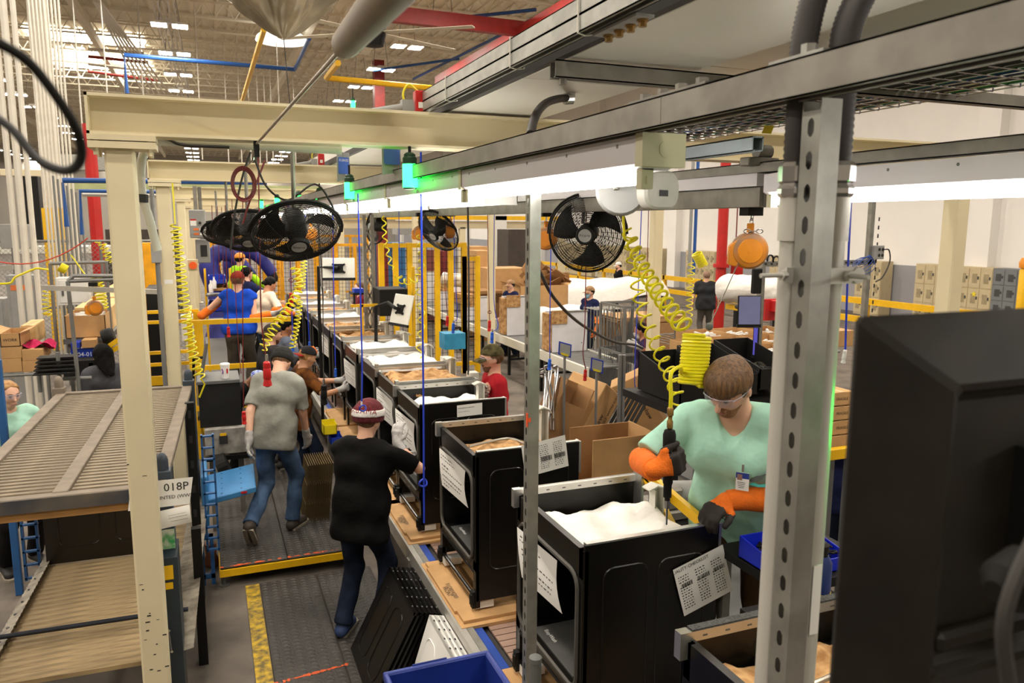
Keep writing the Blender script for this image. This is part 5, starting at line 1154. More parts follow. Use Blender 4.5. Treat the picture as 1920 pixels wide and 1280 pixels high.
# ---------------------------------------------------------------- stock and pipe frames on the left
def carton(x0, y0, x1, y1, Y, dep, label, cat='box', open_=False, word=None, m=None):
    xa, xb, za, zb = rect3(x0, y0, x1, y1, Y); t_ = thing('carton', label, cat, ((xa+xb)/2, Y+dep/2, za)); m = m or card
    if open_:
        w_ = .008; mb = MB(); mb.box(xa, xb, Y, Y+w_, za, zb); mb.box(xa, xb, Y+dep-w_, Y+dep, za, zb); mb.box(xa, xa+w_, Y, Y+dep, za, zb); mb.box(xb-w_, xb, Y, Y+dep, za, zb); mb.box(xa, xb, Y, Y+dep, za, za+w_); ob('walls', mb, m, t_, world=True)
        mb = MB()
        for s_, x in ((-1, xa), (1, xb)): mb.bar((x, Y+dep/2, zb), (x+s_*.09, Y+dep/2, zb+.05), .006, dep, up=(0, 0, 1)) if 0 else mb.add([(x, Y, zb), (x, Y+dep, zb), (x+s_*.1, Y+dep, zb+.04), (x+s_*.1, Y, zb+.04)], [(0, 1, 2, 3)])
        ob('flap', mb, m, t_, world=True)
    else:
        ob('box', MB().box(xa, xb, Y, Y+dep, za, zb), m, t_, world=True, bevel=.004)
        mb = MB(); mb.box((xa+xb)/2-.02, (xa+xb)/2+.02, Y-.001, Y+dep, zb, zb+.001); ob('tape', mb, mat('parcel_tape', (200, 168, 120), .4), t_, world=True)
    if word: text(word, (zb-za)*.3, ((xa+xb)/2, Y-.002, (za+zb)/2), (1, 0, 0), (0, 0, 1), ink, t_, 'lettering')
    return t_, (xa, xb, za, zb)
carton(2, 650, 40, 672, 9.6, .5, 'second carton from the floor of the left stack'); carton(5, 672, 41, 698, 9.6, .5, 'bottom carton of the left stack by the pipe frame'); carton(0, 625, 38, 650, 9.6, .5, 'open carton on top of the left stack', open_=True, word='WORKHO'[0:4])
carton(41, 655, 80, 676, 9.6, .5, 'carton with pink cloth on top, beside the left stack'); carton(42, 676, 78, 697, 9.6, .5, 'bottom carton below the pink cloth'); carton(40, 610, 66, 645, 10.2, .6, 'pale carton behind the left stack', m=mat('tan_carton', (214, 178, 124), .8))
xa, xb, za, zb = rect3(0, 697, 60, 703, 9.6); ob_t = thing('pipe_shelf', 'pipe shelf under the left cartons', 'shelf', (xa, 9.8, 0)); ob('rail', MB().cyl((xa-.3, 9.6, za), (xb+.3, 9.6, za), .018, n=8), pipeg, ob_t, True, world=True); ob('rail', MB().cyl((xa-.3, 10.1, za), (xb+.3, 10.1, za), .018, n=8), pipeg, ob_t, True, world=True)
for x in (xa, xb+.15): ob('upright', MB().cyl((x, 9.6, 0), (x, 9.6, zb), .018, n=8), pipeg, ob_t, True, world=True)
p = at(58, 650, Y=9.75)
pk = MB(); pk.grid(lambda u, v: (p[0]-.2+.42*u, 9.66+.3*v, p[2]+.03+.05*math.sin(u*9)*math.sin(v*7+1)-.05*(abs(u-.5)*2)**3), 16, 12); tag(ob('pink_cloth', pk, mat('magenta_cloth', (190, 24, 84), .85, var=.2, scale=30, bump=.4), world=True, smooth=180), 'crumpled magenta cloth lying on a carton', 'cloth')
# row of flat tan cartons receding on a conveyor
rc_ = thing('carton_conveyor', 'roller conveyor under the row of flat tan cartons', 'conveyor', at(168, 640, Y=11)*V(1, 1, 0)); q0 = at(118, 636, Y=9.9); q1 = at(205, 636, Y=9.9); zc = q0[2]
ob('bed', MB().box(q0[0], q1[0], 9.9, 15.2, zc-.06, zc), greyd, rc_, world=True)
for y in (10, 12.5, 15):
    for x in (q0[0]+.05, q1[0]-.05): ob('leg', MB().box(x-.02, x+.02, y-.02, y+.02, 0, zc-.06), pipeg, rc_, world=True)
tanc = mat('tan_carton')
for k in range(7):
    y = 9.92+k*.74; t_ = thing('carton', ['nearest open carton of white parts', 'second', 'third', 'fourth', 'fifth', 'sixth', 'farthest'][k]+(' on the left roller conveyor' if k == 0 else ' flat tan carton on the left roller conveyor'), 'box', ((q0[0]+q1[0])/2, y+.35, zc))
    w_ = .008; xa, xb = q0[0]+.03, q1[0]-.03; zt_ = zc+.26
    if k == 0:
        mb = MB(); mb.box(xa, xb, y, y+w_, zc, zt_); mb.box(xa, xb, y+.68, y+.69, zc, zt_); mb.box(xa, xa+w_, y, y+.69, zc, zt_); mb.box(xb-w_, xb, y, y+.69, zc, zt_); mb.box(xa, xb, y, y+.69, zc, zc+.01); ob('walls', mb, card, t_, world=True)
        mb = MB()
        for j in range(14): mb.obox((random.uniform(xa+.1, xb-.1), y+random.uniform(.1, .6), zt_-.04+random.uniform(-.02, .02)), (.16, .03, .03), rotz(random.uniform(-1, 1)))
        ob('white_parts', mb, whitep, t_, world=True, kind='stuff')
    else: ob('box', MB().box(xa, xb, y, y+.70, zc, zt_+.02*(k % 2)), tanc, t_, world=True, bevel=.004)
# blue station sign
sg = thing('station_sign', 'blue station sign 01-204-011A on the left conveyor end', 'sign', at(155, 665, Y=9.75)); xa, xb, za, zb = rect3(133, 653, 178, 676, 9.75); ob('plate', MB().box(xa, xb, 9.75, 9.76, za, zb), bluep, sg, world=True)
text('01-204-011A', .068, ((xa+xb)/2, 9.748, (za+zb)/2), (1, 0, 0), (0, 0, 1), inkw, sg, 'lettering', sx=.95)
fbox('carton', 153, 637, 180, 652, 9.72, .2, card, 'small brown carton above the blue station sign', 'box'); fbox('parts_bin', 133, 642, 150, 653, 9.72, .2, bluep, 'small blue bin above the blue station sign', 'bin')
fbox('dark_mat', 118, 676, 182, 705, 9.5, .3, rubber, 'dark rubber skirt below the blue station sign', 'panel')
mb = MB(); c = at(193, 635, Y=9.6); mb.lathe([(.09, 0), (.1, .02), (.1, .1), (.09, .12)], c, roty(1.3), 20); tag(ob('tape_roll', mb, blackm, world=True, smooth=True), 'black cable roll hanging by the cartons', 'roll')
# pipe frames (tool gantries)
def pipeframe(label, Y, segs, r=.02):
    P = [at(x, y, Y=Y) for s in segs for x, y in s[:2]]; t_ = thing('pipe_gantry', label, 'frame', (P[0][0], Y, 0))
    for s in segs:
        a, b = at(*s[0], Y=Y), at(*s[1], Y=Y)
        if s[0][0] == s[1][0] or abs(s[0][0]-s[1][0]) < 30 and abs(s[0][1]-s[1][1]) > 60: b = V(b[0], Y, 0) if len(s) > 2 else b
        ob('pipe', MB().cyl(a, b, r, n=8), pipeg, t_, True, world=True)
    return t_
pipeframe('grey pipe gantry nearest the long haired woman', 8.9, [((127, 527), (154, 735), 1), ((127, 527), (230, 523)), ((127, 527), (138, 517)), ((138, 517), (214, 517))])
pipeframe('grey pipe gantry behind the near one', 10.4, [((94, 494), (106, 640), 1), ((94, 494), (202, 491)), ((199, 491), (206, 640), 1)])
t_ = ob('aluminium_rail', MB().bar(at(77, 539, Y=8.7), at(330, 548, Y=8.7), .03, .05), alu, world=True); tag(t_, 'long aluminium tool rail crossing behind the cream columns', 'rail')
t_ = ob('aluminium_rail', MB().bar(at(-20, 503, Y=10), at(25, 501, Y=10), .03, .05), alu, world=True); tag(t_, 'short aluminium tool rail at the left edge', 'rail')
pipeframe('low pipe stand below the cartons', 9.0, [((72, 695), (76, 735), 1), ((108, 660), (112, 735), 1), ((72, 700), (110, 698)), ((118, 710), (172, 708))])
mb = MB()
for k in range(5): a = at(68, 672+k*6, Y=9.0+.0*k); mb.box(a[0], a[0]+.36, 9.0-.05*k, 9.2-.05*k, a[2]-.012, a[2])
fs = thing('folder_tray', 'black tiered trays on the low pipe stand', 'tray', at(85, 700, Y=9)); ob('tray', mb, blackm, fs, world=True)
# ================================================================ LEFT AND CENTRE BACKGROUND
# tall columns, risers and pipes
def post(x, y0, y1, Y, w_, m, label, cat='column', name='steel_column', floor=True, x2=None, top=None):
    a = at(x, y0, Y=Y); z1 = a[2] if top is None else top; b = at(x, y1, Y=Y); mb = MB(); mb.box(a[0]-w_/2, a[0]+w_/2, Y, Y+w_, 0 if floor else b[2], z1)
    return tag(ob(name, mb, m, world=True), label, cat)
post(78, 160, 400, 21, .34, mat('white_column', (214, 206, 190), .6), 'white building column behind the bundle of conduits', top=ZC)
t_ = post(97, 392, 460, 20.6, .42, yellow, 'yellow guard round the foot of the white building column', 'guard', 'column_guard', top=at(97, 390, Y=20.6)[2])
post(938, 0, 90, 30, .62, whitep, 'broad white building column above the wide trough', top=ZC)
post(711, 112, 205, 33, .42, mat('oxide_red', (126, 30, 26), .55), 'dark red steel column above the nearest beam', top=at(711, 112, Y=33)[2])
def pipe(pts, r, m, label, cat='pipe', name='pipe', n=8):
    return tag(ob(name, MB().tube(pts, r, n), m, world=True, smooth=True), label, cat)
wp = mat('white_pipe', (222, 216, 204), .45, .1, var=.04)
for k, (x, x2, r) in enumerate(((3, 10, .038), (18, 30, .045), (40, 44, .034))):
    a = at(x, 0, Y=12); b = at(x2, 420, Y=12); pipe([(a[0]*.5+b[0]*.5, 12, ZC-1), (a[0]*.5+b[0]*.5, 12, 0)], r, wp, ('left', 'middle', 'right')[k]+' one of the three thick white risers at the left edge')
for k in range(9):
    x = at(74+k*6.5, 250, Y=15)[0]; pipe([(x, 15+.02*k, ZC-.8), (x, 15+.02*k, .4)], .02, wp, 'thin white conduit of the tall vertical bundle at left', 'conduit', 'wall_conduit', 6)['group'] = 'thin vertical conduits'
for k in range(7):
    x = at(112+k*8, 480, Y=14.4)[0]; pipe([(x, 14.4, at(112, 330, Y=14.4)[2]-.05*k), (x, 14.4, .3)], .018, pipeg, 'thin grey conduit of the lower vertical bundle at left', 'conduit', 'wall_conduit', 6)['group'] = 'lower thin conduits'
a = at(163, 200, Y=18); pipe([(a[0], 18, 4.95), (a[0], 18, 0)], .12, red, 'red sprinkler riser left of the nearest cream column')
# overhead coloured pipes
def hline(p0, p1, Z, r, m, label, extra=None, cat='pipe'):
    a, b = at(*p0, Z=Z), at(*p1, Z=Z); P = [a, b]
    if extra: P = [at(*extra, Y=a[1])*V(0, 0, 1)+a*V(1, 1, 0)]+P
    return pipe(P, r, m, label, cat)
bluepipe = mat('blue_air_pipe', (34, 84, 156), .45, var=.05)
hline((233, 103), (553, 130), 8.2, .07, bluepipe, 'blue air pipe crossing under the roof at upper left', (237, 175)); hline((553, 130), (580, 72), 8.2, .06, bluepipe, 'short blue air pipe turning away under the roof')
def zline(p0, p1, Y, r, m, label, drops=()):
    a, b = at(*p0, Y=Y), at(*p1, Y=Y); P = [a, b]
    for q in drops: P = [at(*q, Y=Y)]+P
    return pipe(P, r, m, label)
zline((118, 338), (500, 342), 9.3, .028, bluepipe, 'upper blue air pipe behind the cream frames', [(126, 425)]); zline((150, 358), (320, 360), 9.6, .022, bluepipe, 'lower blue air pipe behind the cream frames', [(154, 440)])
zline((155, 364), (300, 366), 9.7, .026, wp, 'white pipe under the lower blue one')
mb = MB(); a = at(130, 346, Y=16); b = at(500, 350, Y=16); mb.box(a[0], b[0]+1, 16, 16.15, a[2]-.08, a[2]+.06); tag(ob('green_beam', mb, mat('pale_green_paint', (166, 172, 124), .5), world=True), 'pale green steel beam crossing behind the frames', 'beam')
oxr = mat('oxide_red'); 
a, b = at(719, 25, Z=8.6), at(996, 57, Z=8.6); mb = MB(); mb.bar(a, b, .25, .4); tag(ob('red_beam', mb, mat('beam_red', (150, 34, 30), .5), world=True), 'red roof beam crossing behind the ceiling fan', 'beam')
a, b = at(821, 154, Z=8.4), at(1100, -6, Z=8.4); mb = MB(); mb.bar(a, b, .25, .4); tag(ob('red_beam', mb, mat('beam_red'), world=True), 'red roof beam running along the hall beside the trough', 'beam')
hline((612, 146), (840, 168), 7.6, .09, yellow, 'yellow pipe crossing under the roof beside the red column'); hline((495, 55), (453, 192), 8.0, .08, yellow, 'yellow pipe running along the roof at upper centre'); hline((612, 146), (634, 118), 7.6, .09, yellow, 'short yellow pipe elbow left of the red column')
for k, (p0, p1) in enumerate((((800, 40), (1005, 18)), ((775, 148), (1000, 35)), ((700, 132), (860, 110)))): hline(p0, p1, 8.98, .05, bluepipe, ('upper', 'middle', 'lower')[k]+' thin blue pipe among the roof joists near the white column')
for k in range(4): hline((165, 92+k*14), (270+8*k, 100+k*17), 9.4, .06, mat('beam_red') if k % 2 else wp, ['first', 'second', 'third', 'fourth'][k]+' sprinkler branch below the skylights')
for k in range(6): hline((175+3*k, 0+k), (268+10*k, 175), 9.3, .04, wp, 'white conduit run slanting under the roof at left', None, 'conduit')['group'] = 'slanting roof conduits'
for k in range(5): hline((284+10*k, 0), (336+5*k, 175), 9.3, .03, wp, 'thin conduit run under the roof toward the frames', None, 'conduit')['group'] = 'roof conduits toward the frames'
# drop rods
for k, (x, Y) in enumerate(((145, 24), (197, 24), (265, 30), (370, 30), (420, 34), (445, 34), (463, 34), (480, 34), (493, 34), (505, 34), (520, 30), (548, 36), (1002, 30))):
    a = at(x, 120, Y=Y); pipe([(a[0], Y, ZC), (a[0], Y, 5.2)], .02, wp, 'thin drop rod hanging from the roof', 'rod', 'drop_rod', 5)['group'] = 'drop rods under the roof'
# ceiling fan: hub and blades
p = at(700, 62, Y=13)
fn = thing('ceiling_fan', 'large ceiling fan with pale blades hung from the roof', 'fan', p)
ob('hub', MB().lathe([(.05, -.22), (.16, -.2), (.2, -.05), (.2, .1), (.1, .16), (.05, .3)], n=20), blackm, fn, True); ob('downrod', MB().cyl((0, 0, .3), (0, 0, ZC-p[2]), .04, n=10), greyp, fn, True)
mb = MB(); mb.prism([(-.09, 0), (.09, 0), (.05, .018), (-.07, .012)], (.2, 0, 0), (0, 1, 0), (0, 0, 1), 1.5); blade = mesh_of('blade', mb, mat('fan_blade', (206, 198, 180), .5), True)
for k in range(6):
    o_ = link('blade', blade, fn); o_.rotation_euler = (0, 0, math.radians(24+60*k))
# leak diverter: plastic sheet drawn to a point, with its drain cord
p = at(532, 72, Y=7.0); t_ = thing('plastic_tarp', 'grey plastic leak sheet drawn to a point, hanging at the top', 'tarp', p)
mb = MB(); rs = np.random.RandomState(3)
def tarp(u, v):
    th = 2*math.pi*u; r = .02+.62*(v**1.0); w_ = 1+.16*math.sin(5*th+3*v)+.09*math.sin(11*th+7*v)+.05*math.sin(23*th-9*v)
    return p+np.array([r*w_*math.cos(th)*1.0, r*w_*math.sin(th)*.8, .62*v**1.25-.05*math.sin(3*th)*v])
mb.grid(tarp, 120, 26); ob('sheet', mb, mat('plastic_film', (150, 136, 112), .3, var=.35, scale=4, spec=.7), t_, 180, world=True)
ob('drain_cord', MB().tube([p, p+V(.05, 0, -.9)], .004, 5), cord, t_, world=True)
for k in range(4): ob('tie_rope', MB().tube([tarp(k/4+.08, 1), tarp(k/4+.08, 1)+V(.1*math.cos(k*1.57), .1*math.sin(k*1.57), ZC-6)], .008, 4), wp, t_, world=True)
# white dome skylight shade behind the tarp
p = at(528, 78, Z=9.4); tag(ob('dome_lamp', MB().lathe([(.05, .5), (.5, .42), (.85, .15), (.9, 0), (.82, 0)], p, n=24), mat('dome_white', (244, 240, 230), .5, emit=.9, var=0), world=True, smooth=True), 'round white dome lamp under the roof behind the plastic sheet', 'lamp')
# ---- fence, cabinets, machines at left
fn_m = mat('fence_wire', (134, 134, 132), .5, .4)
t_ = thing('chain_link_fence', 'chain link fence behind the left work stations', 'fence', at(100, 700, Y=17.5)*V(1, 1, 0)); zt_ = at(60, 452, Y=17.5)[2]; xa = at(-60, 500, Y=17.5)[0]; xb = at(345, 500, Y=17.5)[0]
for x in np.linspace(xa, xb, 6): ob('fence_post', MB().cyl((x, 17.5, 0), (x, 17.5, zt_), .03, n=8), pipeg, t_, True, world=True)
for z in (zt_, zt_*.5, .1): ob('fence_rail', MB().cyl((xa, 17.5, z), (xb, 17.5, z), .025, n=8), pipeg, t_, True, world=True)
mb = MB(); n = int((xb-xa)/.09)
for i in range(-int(zt_/.09), n):
    for s_ in (0, 1):
        x0, z0, x1, z1 = xa+i*.09, 0, xa+i*.09+zt_, zt_
        if x0 < xa: z0 = xa-x0; x0 = xa
        if x1 > xb: z1 -= x1-xb; x1 = xb
        if s_: x0, x1 = xa+xb-x0, xa+xb-x1
        if z1 > z0: mb.tube([(x0, 17.5, z0), (x1, 17.5, z1)], .004, 3, cap=False)
ob('mesh', mb, fn_m, t_, world=True, kind='stuff')
def ebox(x0, y0, x1, y1, Y, dep, m, label, cat='cabinet', floor=False, door=True, sticker=None, name='electrical_cabinet'):
    xa, xb, za, zb = rect3(x0, y0, x1, y1, Y); za = 0 if floor else za; t_ = thing(name, label, cat, ((xa+xb)/2, Y+dep/2, za)); ob('case', MB().box(xa, xb, Y, Y+dep, za, zb), m, t_, world=True, bevel=.008)
    if door:
        mb = MB(); mb.box(xa+.04, xb-.04, Y-.012, Y, za+.04, zb-.04); d_ = ob('door', mb, m, t_, world=True, bevel=.004); ob('handle', MB().box(xa+.07, xa+.1, Y-.03, Y-.012, (za+zb)/2-.06, (za+zb)/2+.06), greyd, d_, world=True)
    if sticker: ob('sticker', MB().box((xa+xb)/2-.14, (xa+xb)/2+.14, Y-.016, Y-.012, zb-.22, zb-.14), sticker, t_, world=True)
    return t_
ebox(14, 516, 72, 612, 13.2, .3, greyp, 'tall grey electrical cabinet with orange warning label', sticker=mat('orange_label'), floor=True)
ebox(106, 520, 170, 572, 13.6, .25, whitep, 'white wall cabinet behind the pipe gantries'); ebox(0, 420, 50, 466, 13.0, .4, greyp, 'grey box at the upper left edge before the fence', door=False)
ebox(-30, 560, 12, 640, 15, .4, greyp, 'pale grey cabinet at the far left edge', floor=True)
ob_y = [(266, 455, 300, 545, 15.5, 'orange-yellow machine guard column left of the second cream column'), (86, 388, 108, 462, 24, 'far yellow column guard at left')]
ebox(266, 455, 300, 545, 15.5, .3, mat('guard_orange', (236, 166, 14), .5), 'orange-yellow machine door behind the nearest cream column', 'machine', floor=True, name='machine_gate')
ebox(278, 540, 330, 700, 13.2, .8, blackm, 'black machine block between the cream columns', 'machine', floor=True, door=False, name='machine')
ebox(340, 590, 374, 640, 12.6, .1, paper, 'white notice board beside the third cream column', 'board', door=False, name='notice_board')
a = at(215, 655, Y=9.3)
t_ = thing('stair_rail', 'yellow slanting stair rail left of the nearest cream column', 'railing', a*V(1, 1, 0))
for dy in (0, 14): ob('rail', MB().bar(at(178, 667+dy*.6, Y=9.5), at(226, 634+dy, Y=9.5), .04, .05), yellow, t_, world=True)
xa, xb, za, zb = rect3(168, 680, 176, 730, 9.5); ob('rail_post', MB().box(xa, xb, 9.5, 9.55, 0, zb), yellow, t_, world=True)
t_ = thing('guard_rail', 'yellow floor rail in front of the chain link fence', 'railing', at(60, 630, Y=16)*V(1, 1, 0))
for py in (590, 640): xa, xb, za, zb = rect3(-20, py-2, 120, py+2, 16); ob('rail', MB().box(xa, xb, 16, 16.05, za, zb), yellow, t_, world=True)
# mezzanine and far machines behind the left stations
ebox(0, 462, 215, 475, 24, 1.5, sheet, 'long white mezzanine edge beyond the fence', 'mezzanine', door=False, name='mezzanine_edge')
ebox(45, 330, 75, 450, 26, 1.0, blackm, 'dark rack bay on the far mezzanine', 'rack', door=False, name='storage_rack'); ebox(200, 430, 345, 520, 28, 2, mat('far_dark', (70, 62, 56), .8), 'dark storage bay far behind the cream columns', 'rack', door=False, name='storage_rack', floor=True)
ebox(100, 290, 200, 318, 40, 1.0, galv, 'corrugated grey duct far behind the left columns', 'duct', door=False, name='duct')
ebox(0, 318, 110, 330, 36, 1, cream, 'far cream beam beyond the white risers', 'beam', door=False, name='far_beam')
# far machines in the middle: orange guard frames with robots
def cage(x0, y0, x1, y1, Y, label, bars=7, dep=2.0, mesh=True):
    xa, xb, za, zb = rect3(x0, y0, x1, y1, Y); t_ = thing('machine_cage', label, 'guard fence', ((xa+xb)/2, Y, 0)); gm = mat('guard_orange')
    for x in np.linspace(xa, xb, bars): ob('post', MB().box(x-.05, x+.05, Y-.04, Y+.04, 0, zb), yellow if Y < 22 else gm, t_, world=True)
    for z in (zb-.05, .2): ob('rail', MB().box(xa, xb, Y-.03, Y+.03, z-.04, z+.04), yellow if Y < 22 else gm, t_, world=True)
    if mesh:
        mb = MB()
        for x in np.arange(xa, xb, .1): mb.box(x-.004, x+.004, Y-.004, Y+.004, .2, zb)
        for z in np.arange(.2, zb, .12): mb.box(xa, xb, Y-.004, Y+.004, z-.004, z+.004)
        ob('mesh', mb, blackm, t_, world=True, kind='stuff')
    return t_
cage(396, 452, 560, 560, 22, 'yellow mesh cage round the blue covered robots', 6)
cage(560, 456, 700, 560, 24, 'orange guard frame behind the white-backed screen', 5)
cage(716, 455, 870, 640, 14.6, 'yellow mesh guard at the middle of the hall', 7)
cage(870, 480, 895, 640, 14.6, 'narrow yellow mesh door at the middle of the hall', 2)
cage(410, 440, 690, 480, 32, 'far orange guard frame under the fans', 9, mesh=False)
robm = mat('robot_cover', (40, 44, 130), .6, var=.3, scale=3)
for k, (px, py, Y, l) in enumerate(((405, 500, 20, 'robot arm in a blue-purple cover left of the rust cap'), (448, 495, 20.6, 'robot arm in a blue-purple cover behind the man in blue'))):
    p = at(px, py, Y=Y); t_ = thing('robot_arm', l, 'robot', (p[0], Y, 0)); z = p[2]
    ob('base', MB().lathe([(.35, 0), (.32, .3), (.22, .5), (.22, z-.6)], (p[0], Y, 0), n=16), robm, t_, True, world=True)
    ob('arm', MB().tube(spline([(p[0], Y, z-.6), (p[0]-.15, Y, z), (p[0]+.1, Y, z+.35), (p[0]+.5, Y, z+.15), (p[0]+.8, Y, z-.25)], 6), [.24]*8+[.2]*8+[.15]*9, 12), robm, t_, True, world=True)
    ob('wrist', MB().lathe([(.12, 0), (.14, .1), (.08, .25)], (p[0]+.8, Y, z-.45), n=12), blackm, t_, True, world=True)
# far shelving, cabinets and walls behind the line
for k, (x0, y0, x1, y1, Y, m, l) in enumerate(((700, 455, 760, 500, 34, mat('far_blue', (54, 110, 160), .7), 'far blue machine cabinet behind the guard frames'), (440, 455, 470, 500, 34, mat('far_dark'), 'far dark machine beyond the robots'), (820, 470, 850, 560, 22, mat('dark_red_rack', (110, 30, 34), .6), 'dark red stacked rack beyond the mesh door'), (953, 430, 1010, 510, 27, mat('far_dark'), 'dark storage block behind the middle post'), (745, 420, 800, 440, 40, greyp, 'grey duct box far behind the fans'))):
    ebox(x0, y0, x1, y1, Y, 1.2, m, l, 'machine', door=False, name='far_machine', floor=k != 4)
xa, xb, za, zb = rect3(640, 404, 1060, 412, 30); t_ = thing('crane_rail', 'long yellow crane rail beyond the far fans', 'rail', ((xa+xb)/2, 30, za)); ob('rail', MB().box(xa, xb, 30, 30.2, za, zb), yellow, t_, world=True); ob('cream_beam', MB().box(xa, xb, 30.2, 30.5, za-.35, za-.05), cream, t_, world=True)
for x in (xa, (xa+xb)/2+.2, xb): ob('column', MB().box(x-.12, x+.12, 30.2, 30.44, 0, za-.3), cream, t_, world=True)
# monitors on arms along the line
def monitor(c, w_, h_, fwd, tilt, back, label, arm=None, scr=None):
    """c centre, fwd: horizontal direction the BACK faces"""
    c = V(*c); n = nrm(V(*fwd)); n = nrm(n+V(0, 0, tilt)); u = nrm(np.cross((0, 0, 1), n)); v = np.cross(n, u); t_ = thing('monitor', label, 'monitor', c)
    mb = MB(); mb.prism([(-w_/2, -h_/2), (w_/2, -h_/2), (w_/2, h_/2), (-w_/2, h_/2)], c-n*.02, u, v, .02); ob('back_shell', mb, back, t_, world=True, bevel=.006)
    mb = MB(); mb.prism([(-w_/2-.004, -h_/2-.018), (w_/2+.004, -h_/2-.018), (w_/2+.004, -h_/2+.012), (-w_/2-.004, -h_/2+.012)], c-n*.022, u, v, .026); ob('chin', mb, blackm, t_, world=True)
    mb = MB(); mb.prism([(-w_/2+.008, -h_/2+.008), (w_/2-.008, -h_/2+.008), (w_/2-.008, h_/2-.008), (-w_/2+.008, h_/2-.008)], c-n*.0215, u, v, .001); ob('screen', mb, scr or ink, t_, world=True)
    if w_ < .1: return t_
    mb = MB(); mb.obox(c+n*.012, (.1, .1, .02), np.stack([u, v, n], 1)); mb.bar(c+u*.07+v*.05+n*.012, c-u*.07-v*.05+n*.012, .02); mb.bar(c+u*.07-v*.05+n*.012, c-u*.07+v*.05+n*.012, .02); ob('mount', mb, blackm, t_, world=True)
    if arm is not None: ob('arm', MB().tube([c+n*.02, c+n*.08, *[V(*q) for q in arm]], .02, 8), blackm, t_, True, world=True)
    return t_
p = at(635, 503, Y=8.8); q = at(597, 500, Y=8.9); monitor(p, .36, .235, (-.25, -1, 0), .12, sheet, 'white-backed screen on a black arm above the line', [q, q+V(0, .05, -.5), V(q[0], 8.95, .7)])
p = at(752, 580, Y=8.3); q = at(728, 567, Y=8.5); monitor(p, .36, .34, (-.95, -.35, 0), .28, sheet, 'tilted white-backed screen right of the line', [q, q+V(-.12, .1, -.05), q+V(-.12, .15, -.6)])
# stand and cabinet at the tilted screen
ebox(712, 542, 765, 592, 9.2, .45, blackm, 'dark cabinet behind the tilted white-backed screen', floor=False, door=False)
t_ = thing('guard_rail', 'yellow rail frame under the tilted white-backed screen', 'railing', at(740, 620, Y=9.0)*V(1, 1, 0))
for (x0, y0, x1, y1) in ((658, 570, 722, 575), (740, 627, 775, 632), (774, 500, 779, 690), (676, 570, 682, 640)): xa, xb, za, zb = rect3(x0, y0, x1, y1, 9.3); ob('bar', MB().box(xa, xb, 9.3, 9.34, za if y1-y0 < 20 else 0, zb), yellow, t_, world=True)
# truss-like steel post behind the line
t_ = thing('lattice_post', 'grey lattice post standing behind the row of ovens', 'post', at(692, 640, Y=9.6)*V(1, 1, 0)); a = at(685, 500, Y=9.6); b = at(700, 500, Y=9.6)
for x in (a[0], b[0]): ob('chord', MB().box(x-.02, x+.02, 9.6, 9.64, 0, 3.1), galvd, t_, world=True)
mb = MB()
for k in range(14): z = .2+k*.2; mb.bar((a[0], 9.62, z), (b[0], 9.62, z+.2), .02); mb.bar((b[0], 9.62, z), (a[0], 9.62, z+.2), .02)
ob('lacing', mb, galvd, t_, world=True)
# small table with blue bin at right of maroon person
t_ = thing('side_table', 'small dark table with a blue tray beside the far ovens', 'table', at(674, 560, Y=12.5)*V(1, 1, 0)); xa, xb, za, zb = rect3(662, 549, 688, 553, 12.5); ob('top', MB().box(xa, xb, 12.5, 12.9, za, zb), blackm, t_, world=True)
for x in (xa+.02, xb-.02): ob('leg', MB().box(x-.015, x+.015, 12.5, 12.53, 0, za), blackm, t_, world=True)
fbox('blue_tray', 664, 541, 682, 549, 12.55, .2, bluep, 'blue tray on the small dark table', 'tray')
# ================================================================ RIGHT: SECOND CONVEYOR, STOCK, LOCKERS
c2 = thing('conveyor', 'pale second conveyor carrying white oven liners across the hall', 'conveyor', (6, 14, 0)); cz = .75
ob('side_rail', MB().box(5.50, 5.56, 10.7, 25, cz-.16, cz), sheet, c2, world=True); ob('side_rail', MB().box(6.34, 6.40, 10.7, 25, cz-.16, cz), sheet, c2, world=True)
rlm = mesh_of('roller', MB().cyl((-.38, 0, 0), (.38, 0, 0), .025, n=8), pipeg, True)
for i in range(100): link('roller', rlm, c2, (5.95-6, 10.8+i*.142-14, cz-.03))
for y in np.arange(10.9, 25, 1.6):
    for x in (5.53, 6.37): ob('leg', MB().box(x-.025, x+.025, y-.025, y+.025, 0, cz-.16), blackm, c2, world=True)
    ob('cross_bar', MB().box(5.53, 6.37, y-.02, y+.02, .3, .34), blackm, c2, world=True)
bm_ = mat('bin_light_blue', (52, 140, 180), .5); fbox('blue_motor_box', 834, 625, 873, 655, 13.0, .35, bm_, 'light blue drive box hung under the second conveyor', 'box')
linm = mat('white_liner', (222, 220, 224), .5, var=.05, scale=4)
